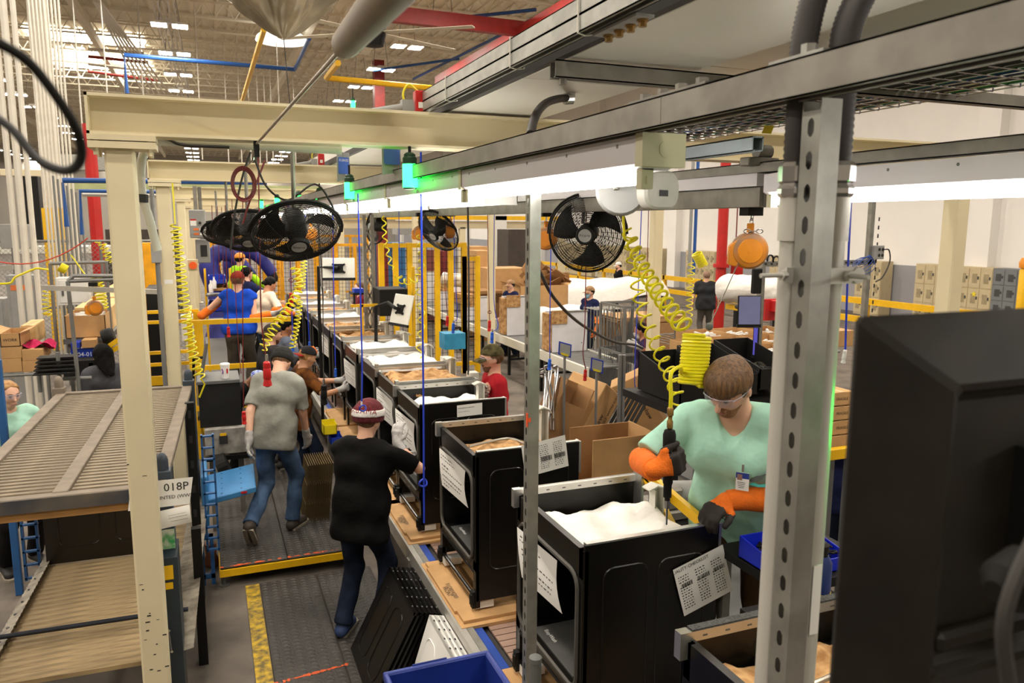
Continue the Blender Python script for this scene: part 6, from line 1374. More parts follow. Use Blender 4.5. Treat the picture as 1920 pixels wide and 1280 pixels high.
def liner(x0, y0, x1, y1, label, Yc):
    xa, xb, za, zb = rect3(x0, y0, x1, y1, Yc); za = cz; t_ = thing('oven_liner', label, 'oven liner', (5.95, Yc, cz), group='white oven liners on the second conveyor')
    w_ = .34; h_ = zb-za; X0 = 5.6; X1 = 6.3
    mb = MB(); mb.box(X0, X1, Yc, Yc+.02, za, zb); mb.box(X0, X1, Yc+w_-.02, Yc+w_, za, zb); mb.box(X1-.02, X1, Yc, Yc+w_, za, zb); ob('shell', mb, linm, t_, world=True, bevel=.004)
    ob('wool', MB().box(X0-.06, X0, Yc+.02, Yc+w_-.02, za+.02, zb-.02), fibre, t_, world=True, bevel=.01)
    ob('wool_block', MB().box(X0-.02, X0+.28, Yc-.02, Yc+.02, zb-.2, zb+.04), fibre, t_, world=True)
    ob('top_frame', MB().box(X0-.05, X1, Yc-.01, Yc+.03, zb, zb+.025), railm, t_, world=True)
    mb = MB()
    for z in (za+.15, za+.45): mb.cyl((X1-.12, Yc-.004, z), (X1-.12, Yc, z), .01, n=8)
    ob('hole', mb, ink, t_, world=True)
for y0_, (a, b, c, d), l in ((12.2, (1025, 585, 1115, 672), 'nearest white oven liner on the second conveyor'), (14.4, (950, 557, 990, 630), 'second white oven liner, half hidden by the middle post'), (17.0, (870, 558, 930, 608), 'third white oven liner with brown wool corner'), (19.3, (822, 530, 877, 588), 'fourth white oven liner with brown wool corner'), (21.6, (780, 510, 812, 560), 'farthest white oven liner on the second conveyor')): liner(a, b, c, d, l, y0_)
# guard rail along the wall aisle
gr = thing('guard_rail', 'long yellow guard rail in front of the lockers', 'railing', (16, 22, 0))
for z in (1.04, .55): ob('rail', MB().box(15.95, 16.02, 8, 46, z-.08, z+.08), yellow, gr, world=True)
for y in np.arange(8, 46.1, 2.4): ob('rail_post', MB().box(15.95, 16.07, y-.06, y+.06, 0, 1.12), yellow, gr, world=True)
# lockers: each bay a body with three or more doors
lkm = mat('tan_locker', (198, 182, 146), .5, var=.05); lkg = mat('grey_locker', (118, 122, 124), .5, var=.05); lkd = mat('locker_mesh', (158, 144, 112), .7); lkv = mat('locker_dark', (66, 68, 68), .6)
def locker(y, n, m, ml, rows=3, lab=''):
    t_ = thing('locker', lab, 'locker', (XR-.6, y, 0), group='lockers along the wall'); w_ = .36
    ob('body', MB().box(0, .5, 0, n*w_, 0, 1.83), m, t_, bevel=.005)
    for i in range(n):
        for r in range(rows):
            h_ = 1.75/rows; z = .05+r*h_; mb = MB(); mb.box(-.015, 0, i*w_+.015, (i+1)*w_-.015, z+.012, z+h_-.012); d_ = ob('door', mb, m, t_)
            mb = MB(); mb.box(-.018, -.015, i*w_+.1, (i+1)*w_-.1, z+h_*.25, z+h_*.72); ob('vent_mesh', mb, ml, d_)
            ob('latch', MB().box(-.025, -.015, i*w_+.05, i*w_+.09, z+h_*.45, z+h_*.6), lkv, d_)
    return t_
l0 = locker(12.2, 3, lkm, lkd, 3, 'tan lockers beside the nearest visible wall stretch')
yl = at(1725, 492, X=XR-.6)[1]
l0.location = (XR-.6, yl-.95, 0)
y_ = [(at(1862, 510, X=XR-.6)[1]-.25, lkg, 'grey lockers partly behind the dark screen'), (at(1840, 500, X=XR-.6)[1]-.1, lkm, 'tan lockers with stickers beside the cream column')]
for k, (px0, px1, lab) in enumerate(((1040, 1110, 'farthest tan lockers seen past the near fan'), (1112, 1175, 'tan lockers behind the walking man in the white cap'), (1176, 1235, 'tan lockers left of the second cream column'), (1270, 1340, 'tan lockers behind the bald man'), (1440, 1480, 'tan lockers above the wrapped roll'), (1600, 1655, 'tan lockers right of the slotted post'))):
    ya, yb = at(px1, 480, X=XR-.6)[1], at(px0, 480, X=XR-.6)[1]; n = max(2, int((yb-ya)/.36))
    dup(l0, (XR-.6, ya, 0), 0, lab)
    for j in range(1, max(1, n//3)):
        dup(l0, (XR-.6, ya+j*1.085, 0), 0, lab+', bay %s along' % ORD[j])
lg_ = locker(y_[0][0], 3, lkg, lkv, 4, y_[0][2]); lg_.location.y = at(1868, 505, X=XR-.6)[1]-1.0; dup(lg_, (XR-.6, lg_.location.y-1.1, 0), 0, 'grey lockers at the right edge above the dark screen')
dup(l0, (XR-.62, at(1858, 500, X=XR-.6)[1]-.1, 0), 0, 'tan lockers with stickers just right of the near cream column')
p = at(1826, 551, X=XR-.64); tag(ob('star_sticker', MB().prism([((.09 if k % 2 == 0 else .04)*math.sin(k*math.pi/5), (.09 if k % 2 == 0 else .04)*math.cos(k*math.pi/5)) for k in range(10)], p, (0, -1, 0), (0, 0, 1), .004), mat('star_yellow', (240, 216, 40), .6), world=True), 'yellow star sticker on a tan locker door', 'sticker')
mb = MB(); p = at(1916, 545, X=15); mb.lathe([(.08, 0), (.08, .9), (.05, .95)], (p[0], p[1], p[2]-.5), n=10); tag(ob('warning_post', mb, yellow, world=True, smooth=True), 'yellow and orange warning lamp post at the right edge', 'post'); pp = [o for o in COL.objects if o.name.startswith('warning_post')][0]
ob('lamp', MB().lathe([(.09, 0), (.1, .1), (.06, .2)], (p[0], p[1], p[2]+.45), n=12), orange, pp, True, world=True)
# red sprinkler riser with valve
p = at(1352, 500, Y=17.5); t_ = thing('fire_riser', 'red fire riser pipe with valve behind the orange reel', 'pipe', (p[0], 17.5, 0))
ob('pipe', MB().cyl((p[0], 17.5, 0), (p[0], 17.5, ZC-.5), .14, n=16), red, t_, True, world=True)
for z in (1.0, 1.9): ob('flange', MB().cyl((p[0], 17.5, z-.05), (p[0], 17.5, z+.05), .22, n=16), red, t_, True, world=True)
ob('valve', MB().lathe([(.12, -.2), (.17, -.1), (.17, .15), (.1, .2)], (p[0]+.45, 17.4, 1.75), n=14), red, t_, True, world=True); ob('trim_pipe', MB().tube([(p[0], 17.5, 2.1), (p[0]+.45, 17.45, 2.1), (p[0]+.45, 17.4, 1.5), (p[0], 17.5, 1.3)], .04, 8), red, t_, True, world=True)
for k, (px, m, l) in enumerate(((1303, bluepipe, 'blue drop pipe left of the red fire riser'), (1380, redc, 'thin red drop line right of the red fire riser'), (1294, greyp, 'grey drop pipe beside the second cream column'))):
    p = at(px, 450, Y=12); pipe([(p[0], 12, ZC-.8), (p[0], 12, 2.1)], .03 if k != 1 else .012, m, l)
# wrapped white rolls
def roll(a, b, r, label, bump=.0):
    a, b = V(*a), V(*b); d = nrm(b-a); u, v = perp(d); rs = random.Random(5); ph = [rs.uniform(0, 6) for _ in range(5)]
    mb = MB()
    def fn_(s_, t__):
        th = 2*math.pi*s_; e = 1-max(0, (abs(t__-.5)*2-.86)/.14)**2*.35
        rr = r*e*(1+.03*math.sin(5*th+9*t__+ph[0])+.03*math.sin(11*t__*3+ph[1])+.02*math.sin(9*th+ph[2]+14*t__))
        return a+(b-a)*t__+rr*(math.cos(th)*u+math.sin(th)*v*.85)
    mb.grid(fn_, 36, 26); mb.lathe([(r*.5, 0), (.0, .0)], a, np.stack([u, v, d], 1), 12) if 0 else None
    n0 = len(mb.v); mb.v += [tuple(a), tuple(b)]; mb.f += [(n0, i+1, i) for i in range(36)]+[(n0+1, 26*37+i, 26*37+i+1) for i in range(36)]; mb.m += [0]*72
    return tag(ob('wool_roll', mb, wool, world=True, smooth=180), label, 'roll')
za = 1.25
a, b = at(1352, 540, Y=10.2), at(1490, 545, Y=9.0); roll(a, b, .26, 'white plastic wrapped wool roll below the orange reel')
t_ = thing('roll_cradle', 'dark cradle stand under the wrapped white roll', 'stand', (a[0]+.4, 9.8, 0))
for q in (.25, .75):
    c = a+(b-a)*q; ob('saddle', MB().box(c[0]-.04, c[0]+.04, c[1]-.25, c[1]+.25, c[2]-.34, c[2]-.26), yellow, t_, world=True); ob('leg', MB().box(c[0]-.04, c[0]+.04, c[1]-.04, c[1]+.04, 0, c[2]-.34), blackm, t_, world=True)
# big white insulation blanket heap and cartons beyond the second conveyor
def blanket(xa, xb, ya, yb, z, label, m=wool, amp=.12, seed=1):
    rs = random.Random(seed); ph = [rs.uniform(0, 6) for _ in range(6)]; mb = MB()
    def f_(u, v):
        e = min(u, 1-u, v, 1-v); return (xa+(xb-xa)*u, ya+(yb-ya)*v, z+amp*(math.sin(5*u+ph[0])*math.sin(3*v+ph[1])+.5*math.sin(11*u+4*v+ph[2])+.3*math.sin(23*u+ph[3])*math.sin(17*v+ph[4]))-.5*max(0, 1-e/.08)**2)
    mb.grid(f_, 44, 30); return tag(ob('wool_blanket', mb, m, world=True, smooth=180), label, 'insulation')
t_ = thing('stock_table', 'long low table under the white wool blankets', 'table', (9.2, 18.5, 0)); ob('top', MB().box(7.6, 12.2, 18.7, 21.7, .95, 1.0), greyd, t_, world=True)
for x in (7.7, 12.1):
    for y in (18.8, 21.6): ob('leg', MB().box(x-.03, x+.03, y-.03, y+.03, 0, .95), greyd, t_, world=True)
blanket(7.5, 12.3, 18.6, 21.8, 1.36, 'long heap of white wool blankets on the stock table', amp=.14)
blanket(6.6, 8.3, 14.3, 16.3, 1.1, 'lower white wool sheet hanging beside the masked man', amp=.07, seed=4)
for k in range(7):
    mb = MB(); mb.obox((8.0+random.uniform(-.05, .05), 13.2, 1.12+k*.018), (1.5, .9, .014), rotz(random.uniform(-.06, .06))); tag(ob('cardboard_sheet', mb, card, world=True), 'flat cardboard sheet in the low pile beyond the masked man', 'cardboard', 'flat cardboard pile')
tag(ob('pallet_stand', MB().box(7.3, 8.7, 12.7, 13.7, 0, 1.1), cardd, world=True), 'brown stand under the flat cardboard pile', 'stand')
(lambda *a, **k: None)('pallet_stand', 1090, 592, 1235, 640, 11.0, 1.2, cardd, 'brown stand under the flat cardboard pile', 'stand', floor=True)
# crumpled cardboard heap and cartons behind
carton(975, 535, 1065, 585, 17.0, 1.2, 'wide carton bin full of torn cardboard', open_=True)
for k in range(16):
    p = at(random.uniform(990, 1055), random.uniform(508, 540), Y=17.4+random.uniform(0, .7)); mb = MB(); mb.obox(p, (random.uniform(.4, .8), .02, random.uniform(.2, .4)), rotz(random.uniform(0, 3))@rotx(random.uniform(-1, 1))@roty(random.uniform(-1, 1))); tag(ob('torn_cardboard', mb, cardd, world=True), 'torn cardboard piece in the carton bin', 'cardboard', 'torn cardboard pieces')
carton(917, 503, 990, 545, 19, 1.0, 'large brown carton behind the third cream column'); carton(893, 470, 925, 545, 20, 1.0, 'tall brown carton stack left of the third cream column'); carton(884, 462, 915, 478, 21, .8, 'small carton on the far stack by the grey wall')
for k in range(8): p = at(905, 535-k*2.4, Y=18.6); mb = MB(); mb.obox((p[0], 18.9, 1.0+k*.03), (1.2, .8, .018)); tag(ob('cardboard_sheet', mb, card, world=True), 'flat cardboard sheet of the pile beside the mesh door', 'cardboard', 'flat cardboard pile by the mesh door')
fbox('pallet_stand', 890, 545, 945, 600, 18.5, .9, cardd, 'stand under the flat cardboard pile by the mesh door', 'stand', floor=True)
a, b = at(828, 522, Y=15.4), at(868, 526, Y=15.2); roll(a, b, .16, 'short white wool roll behind the fourth liner')
# parts racks of grey wire frames
def wire_rack(x0, y0, x1, y1, Y, label, dep=.8):
    xa, xb, za, zb = rect3(x0, y0, x1, y1, Y); t_ = thing('wire_rack', label, 'rack', ((xa+xb)/2, Y+dep/2, 0))
    for x in (xa, xb):
        for y in (Y, Y+dep): ob('upright', MB().box(x-.02, x+.02, y-.02, y+.02, 0, zb), pipeg, t_, world=True)
    for z in (zb, zb*.55, .12): ob('frame', MB().box(xa, xb, Y-.01, Y+.01, z-.02, z+.02).box(xa, xb, Y+dep-.01, Y+dep+.01, z-.02, z+.02).box(xa-.01, xa+.01, Y, Y+dep, z-.02, z+.02).box(xb-.01, xb+.01, Y, Y+dep, z-.02, z+.02), pipeg, t_, world=True)
    mb = MB()
    for i in range(120):
        x = random.uniform(xa+.03, xb-.03); y = random.uniform(Y+.03, Y+dep-.03); mb.tube([(x, y, zb*random.uniform(.15, .5)), (x+random.uniform(-.08, .08), y+random.uniform(-.05, .05), zb*random.uniform(.6, .98))], .006, 4, cap=False)
    ob('hanging_wires', mb, greyd, t_, world=True, kind='stuff'); return t_
wire_rack(1170, 575, 1232, 700, 10.6, 'grey rack of tangled wire parts behind the woman in purple')
for k in range(9):
    p = at(1118+k*6.5, 640, Y=12.0); mb = MB(); x = p[0]; mb.tube([(x, 12.0, .7), (x, 12.0, 1.5), (x, 12.5, 1.5), (x, 12.5, .7)], .012, 6, closed=True); tag(ob('steel_hoop', mb, galv, world=True), 'bent steel frame hanging in the row beside the purple shirt', 'frame', 'bent steel frames')
fbox('hoop_stand', 1112, 663, 1178, 690, 11.95, .65, greyd, 'low stand under the row of bent steel frames', 'stand', floor=True)
# leaning cartons (heating elements) and parts rack behind the line
ld = nrm(V(.75, 0, 1)); 
def tilted_carton(o, u, v, w_, h_, dep, label, words=()):
    o = V(*o); u = nrm(u); v = nrm(v); n = nrm(np.cross(u, v)); t_ = thing('carton', label, 'box', o); mb = MB(); mb.prism([(0, 0), (w_, 0), (w_, h_), (0, h_)], o, u, v, dep); ob('box', mb, card, t_, world=True, bevel=.006)
    for s_, sz, a, b in words: text(s_, sz, o+u*a+v*b-n*.002, -u if 0 else u, v, ink, t_, 'lettering') if 0 else None
    return t_, o, u, v, n
# carton A: big, front face seen, leaning to the right; B: its neighbour
T = at(1074, 695, Y=6.9); vv = nrm(V(.55, .1, .83)); uu = V(.45, -.8, 0); uu = nrm(uu-vv*np.dot(uu, vv)); Bt = T-vv*.62
tA, oA, uA, vA, nA = tilted_carton(Bt-vv*.3, uu, vv, .44, .92, -.34, 'long cardboard box of parts leaning on the rack behind the line')
p0 = oA+uA*.44
tB = thing('carton_side_print', 'x', 'x', p0) if 0 else None
text('HANDLE WITH CARE', .05, oA+uA*.443+vA*.70-nA*.27, vA, nA, ink, tA, 'lettering'); text('Robertshaw', .095, oA+uA*.443+vA*.42-nA*.18, vA, nA, ink, tA, 'lettering')
v2 = nrm(V(-.5, .12, .86)); u2 = V(.8, -.55, .2); u2 = nrm(u2-v2*np.dot(u2, v2)); T2 = at(1197, 703, Y=7.3)
tA2, *_r5 = tilted_carton(T2-u2*.36-v2*.85, u2, v2, .36, .85, -.24, 'second cardboard box leaning the other way behind the line')
text('Robertshaw', .075, _r5[0]+_r5[1]*.24+_r5[2]*.5+_r5[3]*.003, -_r5[2], _r5[1], ink, tA2, 'lettering')
oc = thing('carton', 'open cardboard box stuffed with bent steel tubes behind the middle post', 'box', at(1030, 800, Y=6.6)); q = at(1006, 815, Y=6.5)
R_ = roty(.42); mb = MB()
for c_, sz in (((0, 0, .3), (.012, .34, .6)), ((.3, 0, .3), (.012, .34, .6)), ((.15, .17, .3), (.3, .012, .6)), ((.15, -.17, .2), (.3, .012, .4)), ((.15, 0, 0), (.3, .34, .012))): mb.obox(q+R_@V(*c_), sz, R_)
ob('walls', mb, cardd, oc, world=True)
for k in range(14):
    b = at(random.uniform(1008, 1040), random.uniform(780, 815), Y=6.28); e = at(random.uniform(1022, 1052), random.uniform(686, 712), Y=6.5); mb = MB(); mb.tube(spline([b, (b+e)/2+V(.02, 0, 0), e, e+V(-.05, 0, .02)], 4), .0085, 6); tag(ob('steel_tube', mb, chrome, world=True, smooth=True), 'bent bright steel tube sticking out of the open cardboard box', 'tube', 'bent tubes in the open box')
fl = thing('carton', 'flattened open cardboard box lid on the floor side of the yellow bracket', 'box', at(1170, 850, Y=5.0)); xa, xb, za, zb = rect3(1112, 820, 1228, 880, 5.0); ob('front', MB().box(xa, xb, 5.0, 5.012, za-.2, zb), card, fl, world=True); ob('side', MB().box(xb-.012, xb, 5.0, 5.4, za-.2, zb+.01), card, fl, world=True); ob('back', MB().box(xa, xb, 5.4, 5.412, za-.2, zb), cardd, fl, world=True); ob('bottom', MB().box(xa, xb, 5.0, 5.4, za-.2, za-.19), card, fl, world=True)
# sloped steel rack under the leaning boxes
t_ = thing('flow_rack', 'sloped black slatted rack under the leaning cardboard boxes', 'rack', at(1150, 800, Y=6.6)*V(1, 1, 0)); q = at(1150, 770, Y=6.5); 
for k in range(9): a = at(1104+k*9, 818, Y=6.55); b = at(1150+k*9, 735, Y=6.8); ob('slat', MB().bar(a, b, .03, .012), blackm, t_, world=True)
for px in (1163, 1170): a = at(px, 665, Y=6.4); ob('upright', MB().cyl((a[0], 6.4, 0), a, .02, n=8), pipeg, t_, True, world=True)
ob('cross_rail', MB().cyl(at(1085, 840, Y=6.5), at(1185, 828, Y=6.5), .02, n=8), pipeg, t_, True, world=True)
for z in (.4,): ob('shelf', MB().box(q[0]-.5, q[0]+.4, 6.5, 7.2, z, z+.02), blackm, t_, world=True)
# blue framed clip signs on posts
for k, (cx, cy, l) in enumerate(((1059, 655, 'left blue framed clip sign above the leaning boxes'), (1119, 685, 'right blue framed clip sign above the leaning boxes'))):
    p = at(cx, cy, Y=6.3); u = nrm(V(1, -.25, -.3)); v = nrm(V(.05, 0, 1)); t_ = thing('clip_sign', l, 'sign', p); mb = MB(); mb.prism([(-.062, -.062), (.062, -.062), (.062, .062), (-.062, .062)], p, u, v, .008); ob('frame', mb, bluep, t_, world=True)
    n = nrm(np.cross(u, v)); mb = MB(); mb.prism([(-.05, -.05), (.05, -.05), (.05, .05), (-.05, .05)], p+n*.009, u, v, .002); ob('plate', mb, greyp, t_, world=True); mb = MB(); mb.prism([(-.035, -.056), (.035, -.056), (.035, -.036), (-.035, -.036)], p+n*.012, u, v, .003); ob('label', mb, mat('tag_yellow'), t_, world=True)
    ob('stem', MB().cyl(p-V(0, 0, .06), p-V(0, 0, 1.2), .012, n=6), pipeg, t_, world=True)
# right side stock: flat cartons of white tubes
ZT = at(1390, 668, Y=6.1)[2]
for k in range(9):
    r, c_ = divmod(k, 3); x = 4.33+.47*c_+.48*r; y = 6.1+.62*r; z = ZT; t_ = thing('carton', 'tray carton of white parts, %s row, %s from the post, behind the mint shirt' % (('front', 'middle', 'back')[r], ('first', 'second', 'third')[c_]), 'box', (x, y, z-.26), group='tray cartons of white parts')
    mb = MB(); w_, d_ = .44, .58
    mb.box(x, x+w_, y, y+.008, z-.26, z); mb.box(x, x+w_, y+d_, y+d_+.008, z-.26, z); mb.box(x, x+.008, y, y+d_, z-.26, z); mb.box(x+w_-.008, x+w_, y, y+d_, z-.26, z); mb.box(x, x+w_, y, y+d_, z-.26, z-.25); ob('walls', mb, card, t_, world=True)
    mb = MB()
    for j in range(16): mb.obox((x+random.uniform(.08, w_-.08), y+random.uniform(.08, d_-.08), z-.06+random.uniform(-.02, .03)), (.15, .025, .025), rotz(random.uniform(-1.2, 1.2))@roty(random.uniform(-.3, .3)))
    ob('white_parts', mb, whitep, t_, world=True, kind='stuff')
t_ = thing('flow_rack', 'pipe rack under the open tray cartons', 'rack', (4.3, 6.9, 0)); [ob('shelf', MB().box(4.3+.48*r, 5.8+.48*r, 6.07+.62*r, 6.69+.62*r, z_, z_+.028), greyd, t_, world=True) for r in range(3) for z_ in (ZT-.29, .5)]
for x, y in ((4.32, 6.05), (5.78, 6.05), (5.3, 7.93), (6.74, 7.93)):
    ob('upright', MB().cyl((x, y, 0), (x, y, ZT+.08), .02, n=8), pipeg, t_, True, world=True)
ob('front_rail', MB().cyl((4.1, 6.0, ZT+.06), (6.0, 6.0, ZT+.0), .014, n=8), pipeg, t_, True, world=True)
# black parts bins in front of them
ZB = at(1330, 668, Y=4.9)[2]+.05
for k, (x, z) in enumerate(((3.2, ZB), (3.56, ZB+.03), (3.92, ZB+.06))):
    t_ = thing('black_bin', ('left', 'middle', 'right')[k]+' sloping black parts bin behind the head of the man in mint', 'bin', (x, 4.9, z-.35)); mb = MB()
    mb.prism([(0, 0), (.6, .0), (.6, .3), (0, .16)], (x, 4.7, z-.35), (0, 1, 0), (0, 0, 1), .01); mb.prism([(0, 0), (.6, 0), (.6, .3), (0, .16)], (x+.34, 4.7, z-.35), (0, 1, 0), (0, 0, 1), .01); mb.box(x, x+.35, 5.29, 5.3, z-.35, z-.05); mb.box(x, x+.35, 4.7, 4.71, z-.35, z-.2); mb.box(x, x+.35, 4.7, 5.3, z-.36, z-.35); ob('shell', mb, blackm, t_, world=True)
    mb = MB()
    for j in range(14): mb.obox((x+random.uniform(.06, .28), 4.75+random.uniform(.1, .4), z-.24+random.uniform(-.02, .02)), (.07, .02, .02), rotz(random.uniform(-1.5, 1.5)))
    ob('small_parts', mb, chrome, t_, world=True, kind='stuff')
t_ = thing('bin_bench', 'black bench carrying the sloping parts bins', 'bench', (3.4, 5.0, 0)); ob('top', MB().box(3.12, 4.35, 4.68, 5.4, ZB-.43, ZB-.37), blackm, t_, world=True)
for x in (3.18, 4.3): ob('leg', MB().box(x-.03, x+.03, 4.7, 4.76, 0, ZB-.43), blackm, t_, world=True)
# slotted bench frame with power strips + coil of blue cable + screen
t_ = thing('outlet_gantry', 'slotted steel frame holding outlets and a blue cable coil', 'frame', at(1640, 600, Y=6.2)*V(1, 1, 0))
for px, py in ((1432, 500), (1640, 370)): a = at(px, py, Y=6.0); ob('upright', MB().box(a[0]-.025, a[0]+.025, 6.0, 6.05, 0, a[2]), galv, t_, world=True)
a = at(1430, 495, Y=6.0); b = at(1640, 520, Y=6.0); ob('cross_rail', MB().box(a[0], b[0], 6.0, 6.04, a[2]-.025, a[2]+.025), galv, t_, world=True)
mb = MB()
for i in range(20): x = a[0]+(b[0]-a[0])*(i+.5)/20; mb.box(x-.012, x+.012, 5.997, 6.0, a[2]-.008, a[2]+.008)
for i in range(30): z = .6+i*.085; mb.box(b[0]-.008, b[0]+.008, 5.997, 6.0, z-.02, z+.02)
ob('slot', mb, ink, t_, world=True)
c = at(1660, 367, Y=6.0); a = at(1570, 366, Y=6.0); ob('top_rail', MB().box(a[0], c[0], 6.0, 6.04, c[2]-.03, c[2]+.02), galv, t_, world=True)
p = at(1650, 473, Y=5.95); ot = thing('outlet_box', 'grey outlet box with black plug on the slotted frame', 'outlet', p); ob('box', MB().box(-.06, .06, 0, .06, -.07, .07), greyp, ot, bevel=.004)
for x in (-.01, .035):
    for z in (-.03, .03): ob('socket', MB().cyl((x, -.004, z), (x, 0, z), .016, n=10), ink, ot)
ob('plug_cord', MB().tube(spline([(.035, -.02, .03), (.1, -.02, .02), (.12, -.02, -.1), (.04, -.02, -.25), (-.03, 0, -.3)], 5), .007, 6), cord, ot, True)
p = at(1620, 498, Y=5.9); mb = MB()
for k in range(5): mb.tube([p+V(.15*math.cos(t)*(1-.13*k)+.02*k, .02*k, .085*math.sin(t+.3*k)*(1-.1*k)+.012*k) for t in np.linspace(0, 6.28, 20)[:-1]], .0035, 5, closed=True)
tag(ob('cable_coil', mb, mat('cable_blue'), world=True, smooth=True), 'coil of blue cable resting on the slotted rail', 'cable')
for k, (px, py) in enumerate(((1444, 490), (1455, 492))):
    p = at(px, py, Y=5.95); mb = MB(); mb.tube([p+V(.035*math.cos(t), 0, .04*math.sin(t)+.02) for t in np.linspace(-.5, 3.6, 10)], .009, 6); tag(ob('clamp_hook', mb, blackm, world=True), ('left', 'right')[k]+' black hook on the end of the slotted rail', 'hook')
p = at(1422, 525, Y=5.9); mb = MB(); mb.box(p[0]-.05, p[0]+.05, 5.9, 5.95, p[2]-.13, p[2]+.11); tag(ob('power_brick', mb, blackm, world=True, bevel=.01), 'black power supply strapped to the slotted upright', 'power supply')
p = at(1404, 582, Y=5.6); monitor(p, .21, .27, (.35, 1, 0), -.05, blackm, 'small grey work screen with white lines beside the slotted upright', [p+V(.1, .3, 0)], scr=mat('screen_grey', (96, 98, 128), .3, emit=.25, var=.1))
p = at(1418, 640, Y=5.2); monitor(p, .05, .25, (.9, .5, 0), 0, blackm, 'purple lit narrow screen just above the head of the man in mint', [p+V(.1, .2, 0)], scr=mat('screen_violet', (70, 66, 150), .3, emit=.4, var=.1))
fbox('red_board', 1435, 560, 1482, 600, 7.6, .05, mat('red_board', (180, 34, 36), .6), 'red board beside the slotted upright', 'panel'); fbox('red_crate', 1464, 565, 1482, 586, 7.4, .3, redp, 'small red slotted crate in front of the red board', 'crate')
t_ = thing('wire_cart', 'grey wire cart in front of the bald man', 'cart', at(1340, 585, Y=9.6)*V(1, 1, 0)); a = at(1275, 590, Y=9.6); b = at(1392, 590, Y=9.6)
for k in range(9): x = a[0]+(b[0]-a[0])*k/8; ob('bar', MB().cyl((x, 9.6, 1.2), (x, 10.8, 1.2), .008, n=5), galvd, t_, world=True)
for y in (9.6, 10.8): ob('bar', MB().cyl((a[0], y, 1.2), (b[0], y, 1.2), .014, n=6), galvd, t_, world=True)
for x in (a[0], b[0]):
    for y in (9.6, 10.8): ob('leg', MB().cyl((x, y, 0), (x, y, 1.2), .014, n=6), galvd, t_, world=True)
# stack of small cartons + yellow rail right of the conduits
for k in range(4): carton(1558, 735+k*27, 1600, 760+k*27, 3.9, .4, ['top', 'second', 'third', 'bottom'][k]+' carton of the stack right of the green lit conduit', word='FRAGILE' if k < 3 else None)
carton(1562, 620, 1600, 650, 5.6, .4, 'carton on the yellow shelf right of the conduit'); fbox('yellow_rail', 1540, 842, 1600, 862, 3.8, .05, yellow, 'yellow floor rail right of the green lit conduit', 'rail')
t_ = thing('carton_stand', 'grey stand under the right carton stack', 'stand', at(1580, 850, Y=4)*V(1, 1, 0)); xa, xb, za, zb = rect3(1558, 843, 1600, 850, 3.9); ob('top', MB().box(xa, xb, 3.9, 4.3, za, zb), greyd, t_, world=True); ob('leg', MB().box(xa, xa+.04, 3.9, 3.94, 0, za), greyd, t_, world=True); ob('leg', MB().box(xb-.04, xb, 3.9, 3.94, 0, za), greyd, t_, world=True)
# bench right of the man in mint with blue bins and a bottle
t_ = thing('parts_bench', 'dark small bench with blue bins beside the man in mint', 'bench', (2.5, 2.2, 0)); q = at(1410, 1062, Y=2.42)+V(.07, 0, -.05)
bz = q[2]; ob('top', MB().box(q[0], q[0]+.55, 2.3, 2.75, bz-.04, bz), blackm, t_, world=True)
for x in (q[0]+.03, q[0]+.5):
    for y in (2.33, 2.72): ob('leg', MB().box(x-.02, x+.02, y-.02, y+.02, PZ, bz-.04), pipeg, t_, world=True)
for k, dx in enumerate((0.0, .2)):
    x = q[0]+.01+dx; t_ = thing('parts_bin', ('front left', 'right')[k]+' royal blue parts bin with black screws beside the man in mint', 'bin', (x+.08, 2.45, bz)); mb = MB(); h_ = .10
    mb.box(x, x+.17, 2.34, 2.346, bz, bz+h_*.6); mb.box(x, x+.17, 2.6, 2.606, bz, bz+h_); mb.prism([(0, 0), (.26, 0), (.26, h_), (0, h_*.6)], (x, 2.34, bz), (0, 1, 0), (0, 0, 1), .006); mb.prism([(0, 0), (.26, 0), (.26, h_), (0, h_*.6)], (x+.164, 2.34, bz), (0, 1, 0), (0, 0, 1), .006); mb.box(x, x+.17, 2.34, 2.6, bz, bz+.006); ob('shell', mb, mat('bin_blue', (16, 40, 190), .4), t_, world=True)
    mb = MB()
    for j in range(80): mb.obox((x+random.uniform(.015, .155), 2.36+random.uniform(0, .22), bz+.06+random.uniform(-.01, .01)), (.022, .007, .007), rotz(random.uniform(0, 3))@roty(random.uniform(-.5, .5)))
    ob('screws', mb, blackm, t_, world=True, kind='stuff')
p = at(1540, 1010, Y=2.1); t_ = thing('water_bottle', 'navy blue insulated bottle with yellow band behind the conduit', 'bottle', (p[0], 2.1, bz-.04)); h0 = -.02
ob('body', MB().lathe([(.042, 0), (.045, .02), (.045, .24), (.03, .27)], n=20), mat('bottle_navy', (30, 52, 110), .35), t_, True); ob('band', MB().lathe([(.0465, .08), (.0465, .13)], n=20), yellow, t_, True); ob('cap', MB().lathe([(.028, .27), (.03, .31), (.02, .32)], n=16), blackm, t_, True)
ob('stand_shelf', MB().box(-.15, .2, -.15, .2, -.03, 0), blackm, t_) if 0 else None
tag(ob('bench_extension', MB().box(p[0]-.2, p[0]+.25, 1.95, 2.29, bz-.08, bz-.04), blackm, world=True), 'dark shelf under the navy bottle', 'shelf')
